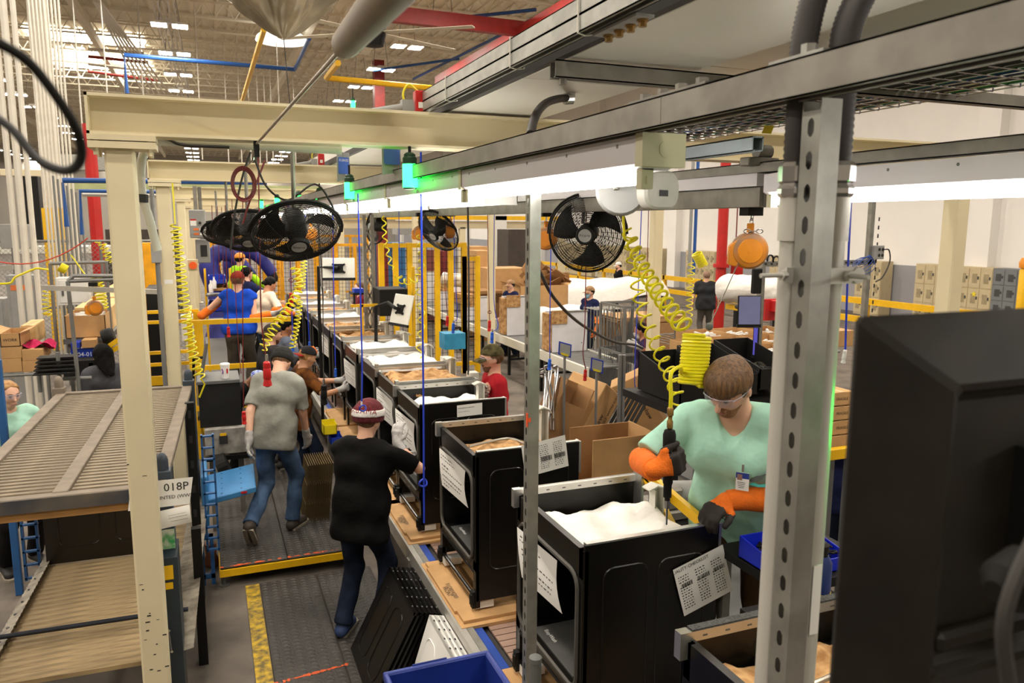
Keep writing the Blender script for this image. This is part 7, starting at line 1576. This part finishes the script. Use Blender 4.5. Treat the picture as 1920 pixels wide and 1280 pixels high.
# work head behind the oven: grey air motor on a bench
t_ = thing('air_motor', 'grey air motor on a dark bench behind the white wool oven', 'machine', at(1275, 925, Y=3.6)); p = at(1275, 925, Y=3.6); ob('body', MB().lathe([(.06, -.1), (.075, -.08), (.075, .08), (.06, .1)], p, roty(1.57)@rotx(.3), 18), greyp, t_, True, world=True); ob('base', MB().box(p[0]-.16, p[0]+.16, 3.5, 3.8, p[2]-.12, p[2]-.06), galvd, t_, world=True, bevel=.01); ob('gear_case', MB().box(p[0]-.16, p[0]-.02, 3.52, 3.7, p[2]-.07, p[2]+.07), galvd, t_, world=True, bevel=.02)
t_ = thing('dark_bench', 'dark bench under the grey air motor', 'bench', (p[0], 3.65, 0)); ob('top', MB().box(p[0]-.3, p[0]+.25, 3.4, 3.9, p[2]-.17, p[2]-.12), blackm, t_, world=True)
for x in (p[0]-.27, p[0]+.22): ob('leg', MB().box(x-.02, x+.02, 3.42, 3.46, 0, p[2]-.17), blackm, t_, world=True)
# ================================================================ HANGING GEAR
greenm = mat('green_beacon', (26, 255, 66), emit=7.0, var=0); wirem = mat('black_wire', (22, 21, 20), .45, .3, var=.1)
def stack_light(x, y, ztop, label, z=3.1, s=1.0):
    t_ = thing('stack_light', label, 'signal light', (x, y, z)); k = s
    ob('lens', MB().lathe([(.036*k, 0), (.038*k, .004), (.038*k, .115*k), (.036*k, .12*k)], n=20), greenm, t_, True)
    ob('cap', MB().lathe([(.037*k, .12*k), (.037*k, .15*k), (.03*k, .158*k), (.03*k, .168*k), (.018*k, .178*k)], n=20), mat('dark_green_cap', (24, 62, 36), .5), t_, True); ob('base_ring', MB().lathe([(.030*k, -.008), (.037*k, 0)], n=20), mat('dark_green_cap'), t_, True)
    ob('stem', MB().cyl((0, 0, .175*k), (0, 0, ztop-z), .008, n=8), blackm, t_, True)
p1_ = at(769, 352, Y=3.95); stack_light(p1_[0], 3.95, 3.39, 'nearest green signal light hanging from the first beam', p1_[2])
p2_ = at(656, 373, Y=5.8); stack_light(p2_[0], 5.8, 3.42, 'second green signal light along the strip lights', p2_[2]); p3_ = at(600, 386, Y=8.0); stack_light(p3_[0], 8.0, 3.39, 'third green signal light along the strip lights', p3_[2])
p4_ = at(662, 203, Y=12); stack_light(p4_[0], 12, p4_[2]+.3, 'small green signal light above the first beam', p4_[2], .9)
for k, (px, Y) in enumerate(((560, 10.5), (520, 12), (490, 14))): p = at(px, 384+3*k, Y=Y); stack_light(p[0], Y, 3.4, ('left of three', 'middle of three', 'right of three')[2-k]+' far green signal lights over the fans', p[2])
p5_ = at(1730, 860, D=1.6); stack_light(p5_[0], p5_[1], p5_[2]+.22, 'green signal light of the right station, hidden by the dark screen', p5_[2], 1.0)
ob('mast', MB().cyl((0, 0, -p5_[2]), (0, 0, 0), .012, n=8), galv, [o for o in COL.objects if o.name.startswith('stack_light') and o.parent is None][-1])
for k, (px, py, Y, s, wd) in enumerate(((734, 290, 4.35, .145, '01-204-027'), (644, 313, 6.2, .13, '01-204-025'))):
    p = at(px, py, Y=Y); t_ = thing('station_sign', 'blue station sign '+wd+' hung by the strip lights', 'sign', p); u = nrm(V(1, .35, 0)); v = V(0, 0, 1); n = np.cross(u, v); h_ = .16
    mb = MB(); mb.prism([(-s*.42, -h_*.72), (s*.42, -h_*.55), (s*.42, h_*.7), (-s*.42, h_*.7)], p, u, v, -.004); ob('backplate', mb, greyp, t_, world=True)
    mb = MB(); mb.prism(rrect(s*.7, h_*.8, .01, 3), p+V(0, 0, .01)+n*.003, u, v, .003); ob('plate', mb, mat('sign_blue', (64, 100, 186), .5), t_, world=True); text(wd, .028, p+V(0, 0, .05)+n*.008, u, v, inkw, t_, 'lettering', sx=.62)
    ob('hanger', MB().cyl(p+V(0, 0, h_*.7), V(p[0], p[1], 3.4), .004, n=6), chrome, t_, world=True)
# ---- wire guard fans
def make_fan(label):
    t_ = thing('wire_guard_fan', label, 'fan', (0, 0, 0), group='black wire guard fans'); R0 = .235
    mb = MB()
    for k in range(22):
        r = .066+(R0-.066)*k/21; z = -.075*(1-(r/R0)**2.2)-.025
        mb.tube([(r*math.cos(a), r*math.sin(a), z) for a in np.linspace(0, 2*math.pi, 41)[:-1]], .0021, 4, closed=True)
    for a in np.linspace(0, 2*math.pi, 13)[:-1]: mb.tube([(r*math.cos(a+.9*(r-.07)), r*math.sin(a+.9*(r-.07)), -.075*(1-(r/R0)**2.2)-.026) for r in np.linspace(.07, R0, 6)], .0017, 4)
    ob('front_guard', mb, wirem, t_)
    mb = MB()
    for k in range(13):
        r = .08+(R0-.08)*k/12; z = .085*(1-(r/R0)**2)+.01
        mb.tube([(r*math.cos(a), r*math.sin(a), z) for a in np.linspace(0, 2*math.pi, 37)[:-1]], .0017, 4, closed=True)
    for a in np.linspace(0, 2*math.pi, 19)[:-1]: mb.tube([(r*math.cos(a), r*math.sin(a), .085*(1-(r/R0)**2)+.011) for r in np.linspace(.08, R0, 5)], .0017, 4)
    ob('rear_guard', mb, wirem, t_)
    mb = MB(); mb.tube([(R0*math.cos(a), R0*math.sin(a), -.006) for a in np.linspace(0, 2*math.pi, 49)[:-1]], .0075, 8, closed=True); ob('rim', mb, blackm, t_, True)
    ob('logo_disc', MB().lathe([(.052, -.11), (.056, -.106), (.06, -.095), (.06, -.09)], n=28), blackm, t_, True); ob('logo_plate', MB().lathe([(.040, -.1125), (.040, -.11)], n=24), greyp, t_, True)
    text('AirKing', .021, (0, 0, -.1135), (1, 0, 0), (0, -1, 0), ink, t_, 'lettering', base=False)
    for k in range(3):
        def bl(u, v, k=k):
            r = .04+.165*v; a = k*2.094+(-.62+1.24*u)*(.5+.75*v-.35*v*v)+.5*v; return (r*math.cos(a), r*math.sin(a), -.03+.05*u)
        mb = MB(); mb.grid(bl, 10, 8); ob('blade', mb, blackm, t_, 180)
    ob('motor', MB().lathe([(.05, -.03), (.062, -.01), (.062, .1), (.045, .13)], n=20), blackm, t_, True)
    mb = MB(); mb.tube([(.245*math.cos(a), .245*math.sin(a), .0) for a in np.linspace(0, math.pi, 16)], .009, 8); ob('yoke', mb, blackm, t_, True)
    return t_
fan0 = make_fan('large black wire guard fan hanging under the first beam')
def aim(o, n, upv=(0, 0, 1)):
    n = nrm(n); z = -n; x = nrm(np.cross(upv, z)) ; y = np.cross(z, x); o.rotation_euler = Matrix(((x[0], y[0], z[0]), (x[1], y[1], z[1]), (x[2], y[2], z[2]))).to_euler()
FANS = [(555, 433, 4.3, None, (.05, -.62, -.75), None), (466, 432, 5.7, None, (-.05, -.55, -.8), 'second black fan, behind and left of the large one'), (428, 434, 8.0, None, (0, -.5, -.85), 'third black fan in the left row, dark behind the second'), (408, 432, 10.4, None, (0, -.5, -.85), 'fourth black fan in the left row'),
        (1101, 438, None, 2.2, (-.55, -.8, -.1), 'black fan with clear logo plate on the right hand track'), (823, 432, None, 2.2, (-.7, -.4, -.55), 'black fan of the right hand track behind the blue cord'), (706, 425, None, 2.2, (-.9, -.35, .1), 'small far black fan of the right hand track')]
for k, (px, py, Y, X, n, l) in enumerate(FANS):
    p = at(px, py, Y=Y) if Y else at(px, py, X=X); f_ = fan0 if k == 0 else dup(fan0, p, None, l); f_.location = p; aim(f_, n)
    top = V(p[0], p[1], 3.39) if X is None else V(p[0], p[1], 3.08); tag(ob('fan_hanger', MB().tube([p+V(.0, .06, .06), p+V(0, .05, .2), top+V(0, .03, 0)], .012, 8), galvd, world=True), 'hanger rod of the '+(l or 'large black wire guard fan under the first beam'), 'rod')
# ---- tool balancers (orange reels) with chains and trolleys
def chain(a, b, name, par, r=.0045, pitch=.026):
    a, b = V(*a), V(*b); d = nrm(b-a); u, v = perp(d); n = max(1, int(np.linalg.norm(b-a)/pitch))
    for i in range(n):
        c = a+(b-a)*(i+.5)/n; w_ = u if i % 2 else v; mb = MB(); mb.tube([c+d*.016*math.cos(t)*1.15+w_*.0085*math.sin(t) for t in np.linspace(0, 6.28, 11)[:-1]], .0026, 5, closed=True); ob(name, mb, chrome, par, True, world=True)
greyor = mat('worn_orange', (226, 140, 24), .45, rgb2=(120, 112, 104), scale=5)
def balancer(c, label, top, face=(-.5, -.85, 0), near=False, s=1.0):
    c = V(*c); n = nrm(V(*face)); u = nrm(np.cross((0, 0, 1), n)); R = np.stack([u, np.cross(n, u), n], 1); t_ = thing('tool_balancer', label, 'tool balancer', c)
    ob('drum', MB().lathe([(.055*s, -.05*s), (.078*s, -.045*s), (.08*s, -.035*s), (.08*s, .01*s), (.07*s, .03*s), (.055*s, .035*s)], c, R, 28), greyor, t_, True, world=True)
    ob('face_disc', MB().lathe([(.054*s, .035*s), (.052*s, .042*s), (.012*s, .044*s), (.012*s, .05*s), (.004*s, .05*s)], c, R, 24), orange, t_, True, world=True)
    mb = MB(); mb.prism([(-.088*s, .02*s), (-.045*s, .06*s), (-.02*s, -.04*s), (-.06*s, -.07*s), (-.09*s, -.06*s)], c-n*.04*s, u, V(0, 0, 1), .065*s); ob('cable_guide', mb, orange, t_, world=True, bevel=.004)
    mb = MB(); mb.bar(c+V(0, 0, .07*s), c+V(0, 0, .12*s), .03*s, .02*s); ob('hook_eye', mb, orange, t_, world=True, bevel=.004)
    if near: chain(c+V(.0, 0, .11), V(c[0]+.01, c[1], top-.02), 'chain_link', t_); chain(c+V(-.05, -.02, .085), c+V(.05, -.02, .085), 'chain_link', t_)
    else: ob('chain', MB().tube([c+V(0, 0, .1), V(c[0], c[1], top)], .006, 6), chrome, t_, world=True)
    mb = MB(); mb.box(c[0]-.04, c[0]+.04, c[1]-.03, c[1]+.03, top-.03, top+.01); ob('trolley', mb, blackm, t_, world=True)
    return t_
c_ = at(1405, 470, X=2.22); balancer(c_, 'orange tool balancer on a chain beside the right slotted post', 3.07, near=True)
q = at(1330, 612, Y=c_[1]+.1); tag(ob('balancer_cable', MB().tube([c_+V(-.07, -.02, -.05), q], .0022, 5), chrome, world=True), 'thin steel cable from the near orange balancer to the hose', 'cable'); tag(ob('cable_stop', MB().lathe([(.003, -.018), (.014, -.012), (.018, 0), (.014, .012), (.003, .018)], q, n=12), greyd, world=True, smooth=True), 'small grey ball stop on the balancer cable', 'stop')
c_ = at(1024, 447, X=2.2); balancer(c_, 'orange tool balancer half behind the middle slotted post', 3.08)
c_ = at(788, 437, X=2.1); balancer(c_, 'orange tool balancer left of the middle right-hand fan', 3.1, (-.2, -1, 0)); c_ = at(845, 432, X=2.3); balancer(c_, 'small orange balancer in front of the middle right-hand fan', 3.1, (1, -.3, 0))
c_ = at(178, 577, Y=8.8); balancer(c_, 'orange tool balancer over the left cartons', c_[2]+.25, (.3, -1, 0)); c_ = at(462, 432, Y=12); balancer(at(583, 438, Y=9), 'orange balancer seen through the large fan', 3.1, (0, -1, 0))
p = at(1428, 296, X=2.2); t_ = thing('track_trolley', 'dull grey clamp and motor on the track above the near orange balancer', 'trolley', p); ob('clamp', MB().box(-.09, .07, -.03, .03, -.035, .0), galvd, t_, bevel=.004); ob('motor', MB().cyl((-.03, 0, .025), (.04, 0, .025), .028, n=12), galvd, t_, True); ob('bolt', MB().cyl((0, 0, -.1), (0, 0, .07), .005, n=6), galvd, t_)
# ---- yellow coiled hoses
def hose(path, rad, turns, label, r=.006, tail=None, head=None, k=14):
    P = helix(path, rad, turns, k)
    if head is not None: P = [V(*q) for q in head]+P
    if tail is not None: P = P+[V(*q) for q in tail]
    return tag(ob('coiled_hose', MB().tube(P, r, 7), hosey, world=True, smooth=True), label, 'hose')
YC = 2.85
top_ = at(1168, 398, Y=3.6); m0 = at(1180, 440, Y=3.55); m1_ = at(1205, 500, Y=3.4); m2_ = at(1245, 565, Y=3.15); m3_ = at(1285, 615, Y=2.95)
hose([m0, m1_, m2_, m3_], lambda t: .03+.012*t, 12, 'stretched yellow hose sweeping down from the track to the tight coil', .0075, head=[top_])
tc0 = at(1307, 628, Y=YC); tc1 = at(1298, 722, Y=YC-.02)
bot = at(1285, 735, Y=YC-.05)
hose([tc0, (tc0+tc1)/2, tc1], .058, 15, 'tight yellow hose coil beside the head of the man in mint', .0088, tail=spline([tc1+V(-.06, 0, .06), tc1+V(-.11, -.06, .10), HOSE_END+V(.01, .02, .14), HOSE_END+V(0, 0, .05), HOSE_END], 6), k=18)
hose([at(1178, 430, Y=4.0), at(1200, 560, Y=3.9), at(1232, 650, Y=3.7), at(1262, 715, Y=3.5), at(1272, 765, Y=3.4)], .038, 15, 'thin yellow coiled hose left of the tight coil', .006)
hose([at(329, 420, Y=6.6), at(340, 520, Y=6.6), at(350, 600, Y=6.6), at(366, 680, Y=6.6), at(376, 708, Y=6.6)], lambda t: .038, 26, 'long yellow coiled hose between the first two cream columns', .0065, tail=[at(384, 720, Y=6.6), at(374, 745, Y=6.6)], head=[V(*at(327, 405, Y=6.6)*V(1, 1, 0))+V(0, 0, 3.3)])
hose([at(720, 405, Y=7.4), at(722, 450, Y=7.4), at(735, 505, Y=7.4)], .02, 6, 'yellow coiled hose hanging by the lattice post', .006); hose([at(745, 515, Y=7.4), at(757, 528, Y=7.3), at(780, 522, Y=7.2), at(790, 500, Y=7.2), at(787, 440, Y=7.2)], .03, 9, 'yellow coiled hose looping at the pale pole behind the tilted screen', .006); hose([at(785, 540, Y=7.2), at(790, 600, Y=7.2), at(786, 670, Y=7.2)], .035, 5, 'loose yellow coil below the tilted screen', .006)
hose([at(1297, 492, Y=7), at(1294, 540, Y=7), at(1292, 592, Y=7)], .035, 9, 'thin yellow coil at the outlet right of the second cream column', .006); hose([at(1306, 475, Y=8), at(1318, 498, Y=8)], .06, 10, 'short fat yellow coil in front of the bald man', .008)
hose([at(552, 500, Y=7.5), at(560, 540, Y=7.5), at(540, 580, Y=7.4), at(510, 620, Y=7.3), at(492, 655, Y=7.3)], lambda t: .04, 18, 'yellow coiled hose crossing before the bearded man', .0065); hose([at(562, 560, Y=8.2), at(558, 600, Y=8.2), at(548, 650, Y=8.2)], .03, 12, 'yellow coiled hose left of the far ovens', .006, tail=[at(530, 655, Y=8), at(540, 668, Y=8), at(518, 685, Y=7.8)]); hose([at(570, 485, Y=9), at(566, 540, Y=9)], .035, 9, 'yellow coil above the far ovens', .006)
hose([at(190, 455, Y=10), at(198, 470, Y=10), at(206, 492, Y=10)], .04, 5, 'yellow coil at the top of the left pipe gantry', .007, head=[at(178, 454, Y=10)]); hose([at(178, 520, Y=9.5), at(186, 545, Y=9.5), at(192, 578, Y=9.5)], .06, 9, 'bunched yellow hose above the orange balancer at left', .008, head=[at(133, 478, Y=9.6), at(160, 515, Y=9.5)]); hose([at(88, 545, Y=10.4), at(86, 575, Y=10.4), at(90, 592, Y=10.4)], .045, 6, 'loose yellow coil on the left pipe gantry', .006); hose([at(112, 500, Y=10.2), at(125, 506, Y=10.2)], .05, 8, 'small yellow hose bundle on the left gantry bar', .006)
tag(ob('air_hose', MB().tube(spline([at(x, y, Y=11) for x, y in ((0, 532), (20, 530), (28, 520), (45, 512), (62, 505), (72, 503), (92, 506))], 5), .014, 6), hosey, world=True, smooth=True), 'slack yellow air hose before the grey cabinet', 'hose'); tag(ob('signal_line', MB().tube(sag(at(0, 491, Y=10), at(165, 446, Y=10), .12), .008, 6), mat('red_signal', (200, 70, 44), .5), world=True), 'orange-red cord strung across the left stations', 'cord')
# ---- hanging cords with plugs and grips
def hang(pts, Y, m, label, grip=None, r=.0042, knot=None, gs=1.0, plug='grip'):
    P = [at(x, y, Y=Y) for x, y in pts]; t_ = thing('hanging_line', label, 'cord', P[-1]); ztop = max(P[0][2], 3.19); P[0] = V(P[0][0], Y, ztop)
    ob('cord', MB().tube(spline(P, 4) if len(P) > 2 else P, r, 6), m, t_, True, world=True)
    if knot is not None:
        c = at(*knot, Y=Y); mb = MB(); mb.tube([c+V(.022*math.cos(t), .008*math.sin(2*t), .02*math.sin(t)) for t in np.linspace(0, 6.28, 13)[:-1]], r, 6, closed=True); ob('knot', mb, m, t_, True, world=True)
    if grip is not None:
        c = P[-1]; ob('grip', MB().lathe([(.006*gs, 0), (.016*gs, -.008*gs), (.018*gs, -.03*gs), (.0155*gs, -.034*gs), (.018*gs, -.04*gs), (.019*gs, -.085*gs), (.0155*gs, -.09*gs), (.021*gs, -.12*gs), (.008*gs, -.128*gs)], c, rotx(.12), 14), grip, t_, True, world=True); ob('clip', MB().cyl(c+V(0, 0, 0), c+V(0, 0, .03*gs), .007*gs, n=8), chrome, t_, True, world=True)
    return t_
plug_b = mat('blue_plug', (34, 92, 200), .4)
hang([(789, 285), (791, 500), (794, 760), (795, 980)], 3.92, bluec, 'long blue cord hanging before the fourth oven', None, .0055, (793, 905)); hang([(672, 400), (676, 560), (679, 690), (678, 752)], 5.1, bluec, 'blue cord hanging onto the maroon knit hat', whitep, .0055, (680, 765), .35)
hang([(624, 400), (626, 560), (629, 690)], 7.4, bluec, 'blue cord with blue plug before the fifth oven', plug_b, .005, None, .7); hang([(573, 420), (576, 560), (580, 640)], 9.3, bluec, 'blue cord hanging over the tie-dyed shirt', plug_b, .006, None, .8); hang([(549, 600), (549, 640)], 8.6, bluec, 'short blue cord beside the slate shirt man', plug_b, .006, None, .9)
hang([(595, 395), (600, 520), (605, 560), (607, 720)], 6.7, cord, 'dark air line with black driver hanging before the tie-dyed shirt', blackm, .004, None, 1.5)
hang([(458, 430), (455, 600), (457, 770)], 6.3, redc, 'dark red cord with red grip left of the grey shirt', redp, .004, None, .9); hang([(484, 280), (487, 450), (490, 600), (500, 676)], 5.0, redc, 'dark red cord with large red grip on the back of the grey shirt', redp, .0045, None, 1.35)
hang([(437, 420), (444, 600), (452, 700)], 6.9, redc, 'thin dark red cord left of the black knit hat', None, .0035); hang([(424, 420), (426, 560), (428, 612)], 9.2, redc, 'dark red cord ending in red grips by the yellow rail', redp, .005, None, 1.0); hang([(540, 440), (545, 500), (546, 548)], 7.6, redc, 'dark red cord and loop below the large fan', redp, .0045, (546, 525), 1.1)
for k, x in enumerate((398, 408, 416, 432, 447, 466, 478, 512, 526)): hang([(x, 400), (x+2, 470), (x+3, 520+9*(k % 4))], 9.5+.5*k, redc, ORD[k].replace('nearest', 'first')+' thin red drop cord in the cluster under the left fans', None, .0045)
hang([(877, 388), (879, 540), (878, 702)], 6.2, cord, 'dark cable hanging straight beside the red shirt man', None, .008); hang([(836, 400), (834, 520), (839, 592)], 10.5, redc, 'red cord with red grip before the fourth liner', redp, .005, None, 1.2); hang([(914, 405), (916, 520), (918, 600)], 9.5, redc, 'red cord with red grip before the third liner', redp, .005, (918, 585), 1.2)
hang([(851, 400), (853, 520), (858, 590), (850, 605)], 10.2, bluec, 'blue cord with blue plug before the fourth liner', plug_b, .005, None, 1.2); hang([(927, 400), (926, 560), (934, 610), (923, 622)], 9.2, bluec, 'blue cord with blue plug before the third liner', plug_b, .005, None, 1.2)
hang([(1098, 470), (1097, 600), (1093, 660), (1098, 692)], 5.6, redc, 'red cord with red grip over the leaning boxes', redp, .004, None, .8); hang([(1033, 480), (1031, 600), (1031, 672)], 5.8, bluec, 'blue cord with blue plug over the open tube box', plug_b, .004, None, .8); hang([(1216, 395), (1212, 560), (1207, 690)], 6.6, redc, 'red cord with red grip in front of the purple shirt', redp, .004, None, .9); hang([(1203, 395), (1196, 560), (1190, 720), (1205, 728)], 6.4, bluec, 'blue cord with knotted end in front of the purple shirt', None, .0045, (1200, 727))
hang([(1597, 352), (1590, 500), (1585, 655)], 3.0, bluec, 'blue cord right of the conduits with a white rod end', whitep, .0055, None, .6); hang([(748, 400), (749, 500), (752, 540)], 8.5, bluec, 'blue cord behind the white-backed screen', None, .004); hang([(597, 440), (605, 540), (606, 570)], 8.6, cord, 'black cable drooping below the white-backed screen', None, .006)
# dark cable from the track to the woman in purple
tag(ob('drag_cable', MB().tube(spline([at(1010, 505, Y=6.4), at(1040, 560, Y=6.6), at(1090, 608, Y=7.2), at(1150, 640, Y=8.0), at(1195, 648, Y=8.5), at(1235, 672, Y=8.6)], 8), .016, 8), cord, world=True, smooth=True), 'thick dark cable held by the woman in purple', 'cable')
# coil of dark red hose hung from the first beam
p = at(457, 345, Y=4.1); mb = MB()
for k in range(3): mb.tube([p+V(.058*math.cos(t)*(1-.1*k), .02*k, .085*math.sin(t)*(1-.08*k)) for t in np.linspace(0, 6.28, 24)[:-1]], .0045, 6, closed=True)
tag(ob('hose_coil', mb, redc, world=True, smooth=True), 'dark red hose coil tied under the first beam', 'hose'); tag(ob('hose_tie', MB().tube([p+V(.01, 0, .08), p+V(.05, 0, .12), V(p[0]+.07, 4.1, 3.39)], .004, 5), chrome, world=True), 'wire tying the dark red hose coil to the beam', 'wire')
for k, (pts, m, l) in enumerate((([(470, 285), (455, 330), (440, 400), (432, 470)], cord, 'grey hose running down from the first beam to the far fans'), ([(478, 300), (500, 350), (540, 375), (590, 345), (620, 380), (635, 420)], flexm, 'black fan cable drooping under the first beam'), ([(497, 300), (470, 372), (455, 420)], redc, 'dark red line slanting down left of the large fan'))):
    tag(ob('air_line', MB().tube(spline([at(x, y, Y=4.25+.1*k) for x, y in pts], 6), .006, 6), m, world=True, smooth=True), l, 'hose')
# ================================================================ NEAREST FOREGROUND
# support pole running from the first beam up past the camera
a = at(481, 270, Y=4.0); b = at(640, 92, D=1.75); c = at(760, -50, D=.95)
t_ = thing('support_pole', 'brown pole with thin steel rod slanting from the first beam past the camera', 'pole', a)
ob('rod', MB().tube([a, b], .0058, 8), mat('rod_steel', (150, 138, 124), .4, .6), t_, True, world=True); ob('tube', MB().tube([b, b+(c-b)*.12, c], [.02, .031, .031], 14), mat('brown_tube', (112, 92, 64), .6, var=.1), t_, True, world=True); ob('foot_bracket', MB().box(a[0]-.012, a[0]+.012, 3.99, 4.05, a[2]-.06, 3.39), blackm, t_, world=True)
# slack black cable loop at the upper left
loop = [at(x, y, D=.55+.02*i) for i, (x, y) in enumerate(((-140, -60), (-60, 55), (0, 82), (55, 118), (105, 180), (142, 240), (153, 285), (143, 312), (115, 319), (70, 298), (20, 240), (-40, 200), (-120, 150)))]
tag(ob('cable_loop', MB().tube(spline(loop, 8), .0042, 8), blackm, world=True, smooth=True), 'blurred black cable loop hanging close to the camera', 'cable')
# the big dark screen seen from behind
D0 = .80; tlc = at(1600, 584, D=D0); X0, Y0, Z1 = tlc; Wm, Hm = .58, .50
mn = thing('dark_screen', 'large black screen seen from behind in the right foreground', 'monitor', (X0+Wm/2, Y0, Z1-Hm))
scm = mat('dusty_black_plastic', (22, 19, 16), .5, rgb2=(34, 30, 24), scale=14, spec=.35)
fr_ = [(0, 0), (Wm, 0), (Wm, Hm), (0, Hm)]
mb = MB(); ins_ = .11; dpt = .045
o_ = V(X0, Y0, Z1-Hm)
lv = [(0, 0, .0), (.012, .012, -.008), (ins_, ins_*.75, -dpt), (ins_+.012, ins_*.75+.012, -dpt+.018)]
vs = []
for e, g, dy in lv: vs += [o_+V(e, dy, g), o_+V(Wm-e, dy, g), o_+V(Wm-e, dy, Hm-g), o_+V(e, dy, Hm-g)]
fs_ = [(4*k+i, 4*k+(i+1) % 4, 4*k+4+(i+1) % 4, 4*k+4+i) for k in range(3) for i in range(4)]+[(12, 13, 14, 15), (3, 2, 1, 0)]
mb.add(vs, fs_); ob('back_shell', mb, scm, mn, world=True, bevel=.006)
mb = MB(); mb.box(X0+ins_+.01, X0+Wm-ins_, Y0-dpt+.002, Y0-dpt+.02, Z1-Hm*.78, Z1-Hm*.73); ob('vent_ridge', mb, scm, mn, world=True, bevel=.006)
ob('front_glass', MB().box(X0+.01, X0+Wm-.01, Y0+.0, Y0+.006, Z1-Hm+.01, Z1-.01), ink, mn, world=True)
mb = MB(); mb.box(X0+Wm*.5-.06, X0+Wm*.5+.06, Y0-dpt-.03, Y0-dpt+.02, Z1-Hm*.62, Z1-Hm*.32); mb.cyl((X0+Wm*.5, Y0-dpt-.05, Z1-Hm*.5), (X0+Wm*.5, Y0-dpt-.05, 0), .03, n=12); ob('stand_arm', mb, blackm, mn, world=True)
p = at(1880, 1190, D=.62); ob('cable', MB().tube(spline([p+V(.05, 0, .12), p+V(.0, 0, .02), p+V(.02, 0, -.08), p+V(.0, 0, -.2)], 6), .006, 8), cord, mn, True, world=True); ob('knob', MB().lathe([(.012, -.02), (.024, -.01), (.024, .02), (.01, .03)], at(1900, 1090, D=.66), roty(1.2), 14), blackm, mn, True, world=True)
# blue tote at the bottom edge
z = 1.15; A = at(726, 1264, Z=z); B_ = at(800, 1232, Z=z); C_ = at(912, 1224, Z=z); D_ = at(948, 1285, Z=z)
bt_ = thing('blue_tote', 'deep blue plastic tote at the bottom edge beside the conveyor', 'tote', (C_+A)/2-V(0, 0, .25)); ux = nrm((C_-A)*V(1, 1, 0)); uy = V(-ux[1], ux[0], 0); Wt = np.linalg.norm((C_-A)[:2]); o_ = C_-ux*Wt; dn = .45
def tote_box(a0, a1, b0, b1, z0, z1): return [o_+ux*a+uy*b+V(0, 0, c) for c in (z0, z1) for a, b in ((a0, b0), (a1, b0), (a1, b1), (a0, b1))]
FB = [(0, 3, 2, 1), (4, 5, 6, 7), (0, 1, 5, 4), (1, 2, 6, 5), (2, 3, 7, 6), (3, 0, 4, 7)]; mb = MB()
for a0, a1, b0, b1 in ((0, Wt, -.008, 0), (0, Wt, -dn, -dn+.008), (0, .008, -dn, 0), (Wt-.008, Wt, -dn, 0)): mb.add(tote_box(a0, a1, b0, b1, -.24, 0), FB)
mb.add(tote_box(0, Wt, -dn, 0, -.25, -.24), FB); ob('shell', mb, mat('tote_blue', (26, 48, 130), .45, var=.12), bt_, world=True, bevel=.003)
mb = MB()
for a0, a1, b0, b1 in ((-.015, Wt+.015, -.005, .015), (-.015, Wt+.015, -dn-.015, -dn+.005), (-.015, .005, -dn, 0), (Wt-.005, Wt+.015, -dn, 0)): mb.add(tote_box(a0, a1, b0, b1, -.03, .006), FB)
ob('rim', mb, mat('tote_blue'), bt_, world=True, bevel=.004); mb = MB(); mb.add(tote_box(Wt*.25, Wt*.6, .012, .018, -.024, .012), FB); ob('handle', mb, mat('tote_blue'), bt_, world=True, bevel=.004)
ts = thing('tote_stand', 'grey stand under the deep blue tote', 'stand', (o_[0], o_[1], 0)); 
mb = MB(); mb.add(tote_box(0, Wt, -dn, 0, -.29, -.252), FB); ob('top', mb, greyd, ts, world=True)
for a_ in (.03, Wt-.03):
    for b_ in (-.03, -dn+.03): q = o_+ux*a_+uy*b_; ob('leg', MB().cyl((q[0], q[1], 0), (q[0], q[1], q[2]-.29), .018, n=8), pipeg, ts, True, world=True)
p = at(1004, 1238, Y=2.1); tag(ob('pipe_stub', MB().lathe([(.019, -p[2]), (.019, -.006), (.021, -.004), (.021, .012), (.016, .016)], p, n=16), greyd, world=True, smooth=True), 'capped grey pipe stub in front of the middle slotted post', 'pipe')
# small parts bins below the conveyor edge
for k, (x0, y0, x1, y1, m, l) in enumerate(((607, 792, 632, 815, mat('bin_yellow', (226, 206, 20), .5), 'small yellow bin hung on the conveyor side'), (620, 815, 642, 832, bluep, 'small blue bin hung on the conveyor side'))):
    xa, xb, za, zb = rect3(x0, y0, x1, y1, 8.0); t_ = thing('small_bin', l, 'bin', ((xa+xb)/2, 8, za)); mb = MB(); mb.box(xa, xb, 8, 8.006, za, zb-.03); mb.box(xa, xb, 8.15, 8.156, za, zb); mb.box(xa, xa+.006, 8, 8.15, za, zb-.02); mb.box(xb-.006, xb, 8, 8.15, za, zb-.02); mb.box(xa, xb, 8, 8.15, za, za+.006); ob('shell', mb, m, t_, world=True)
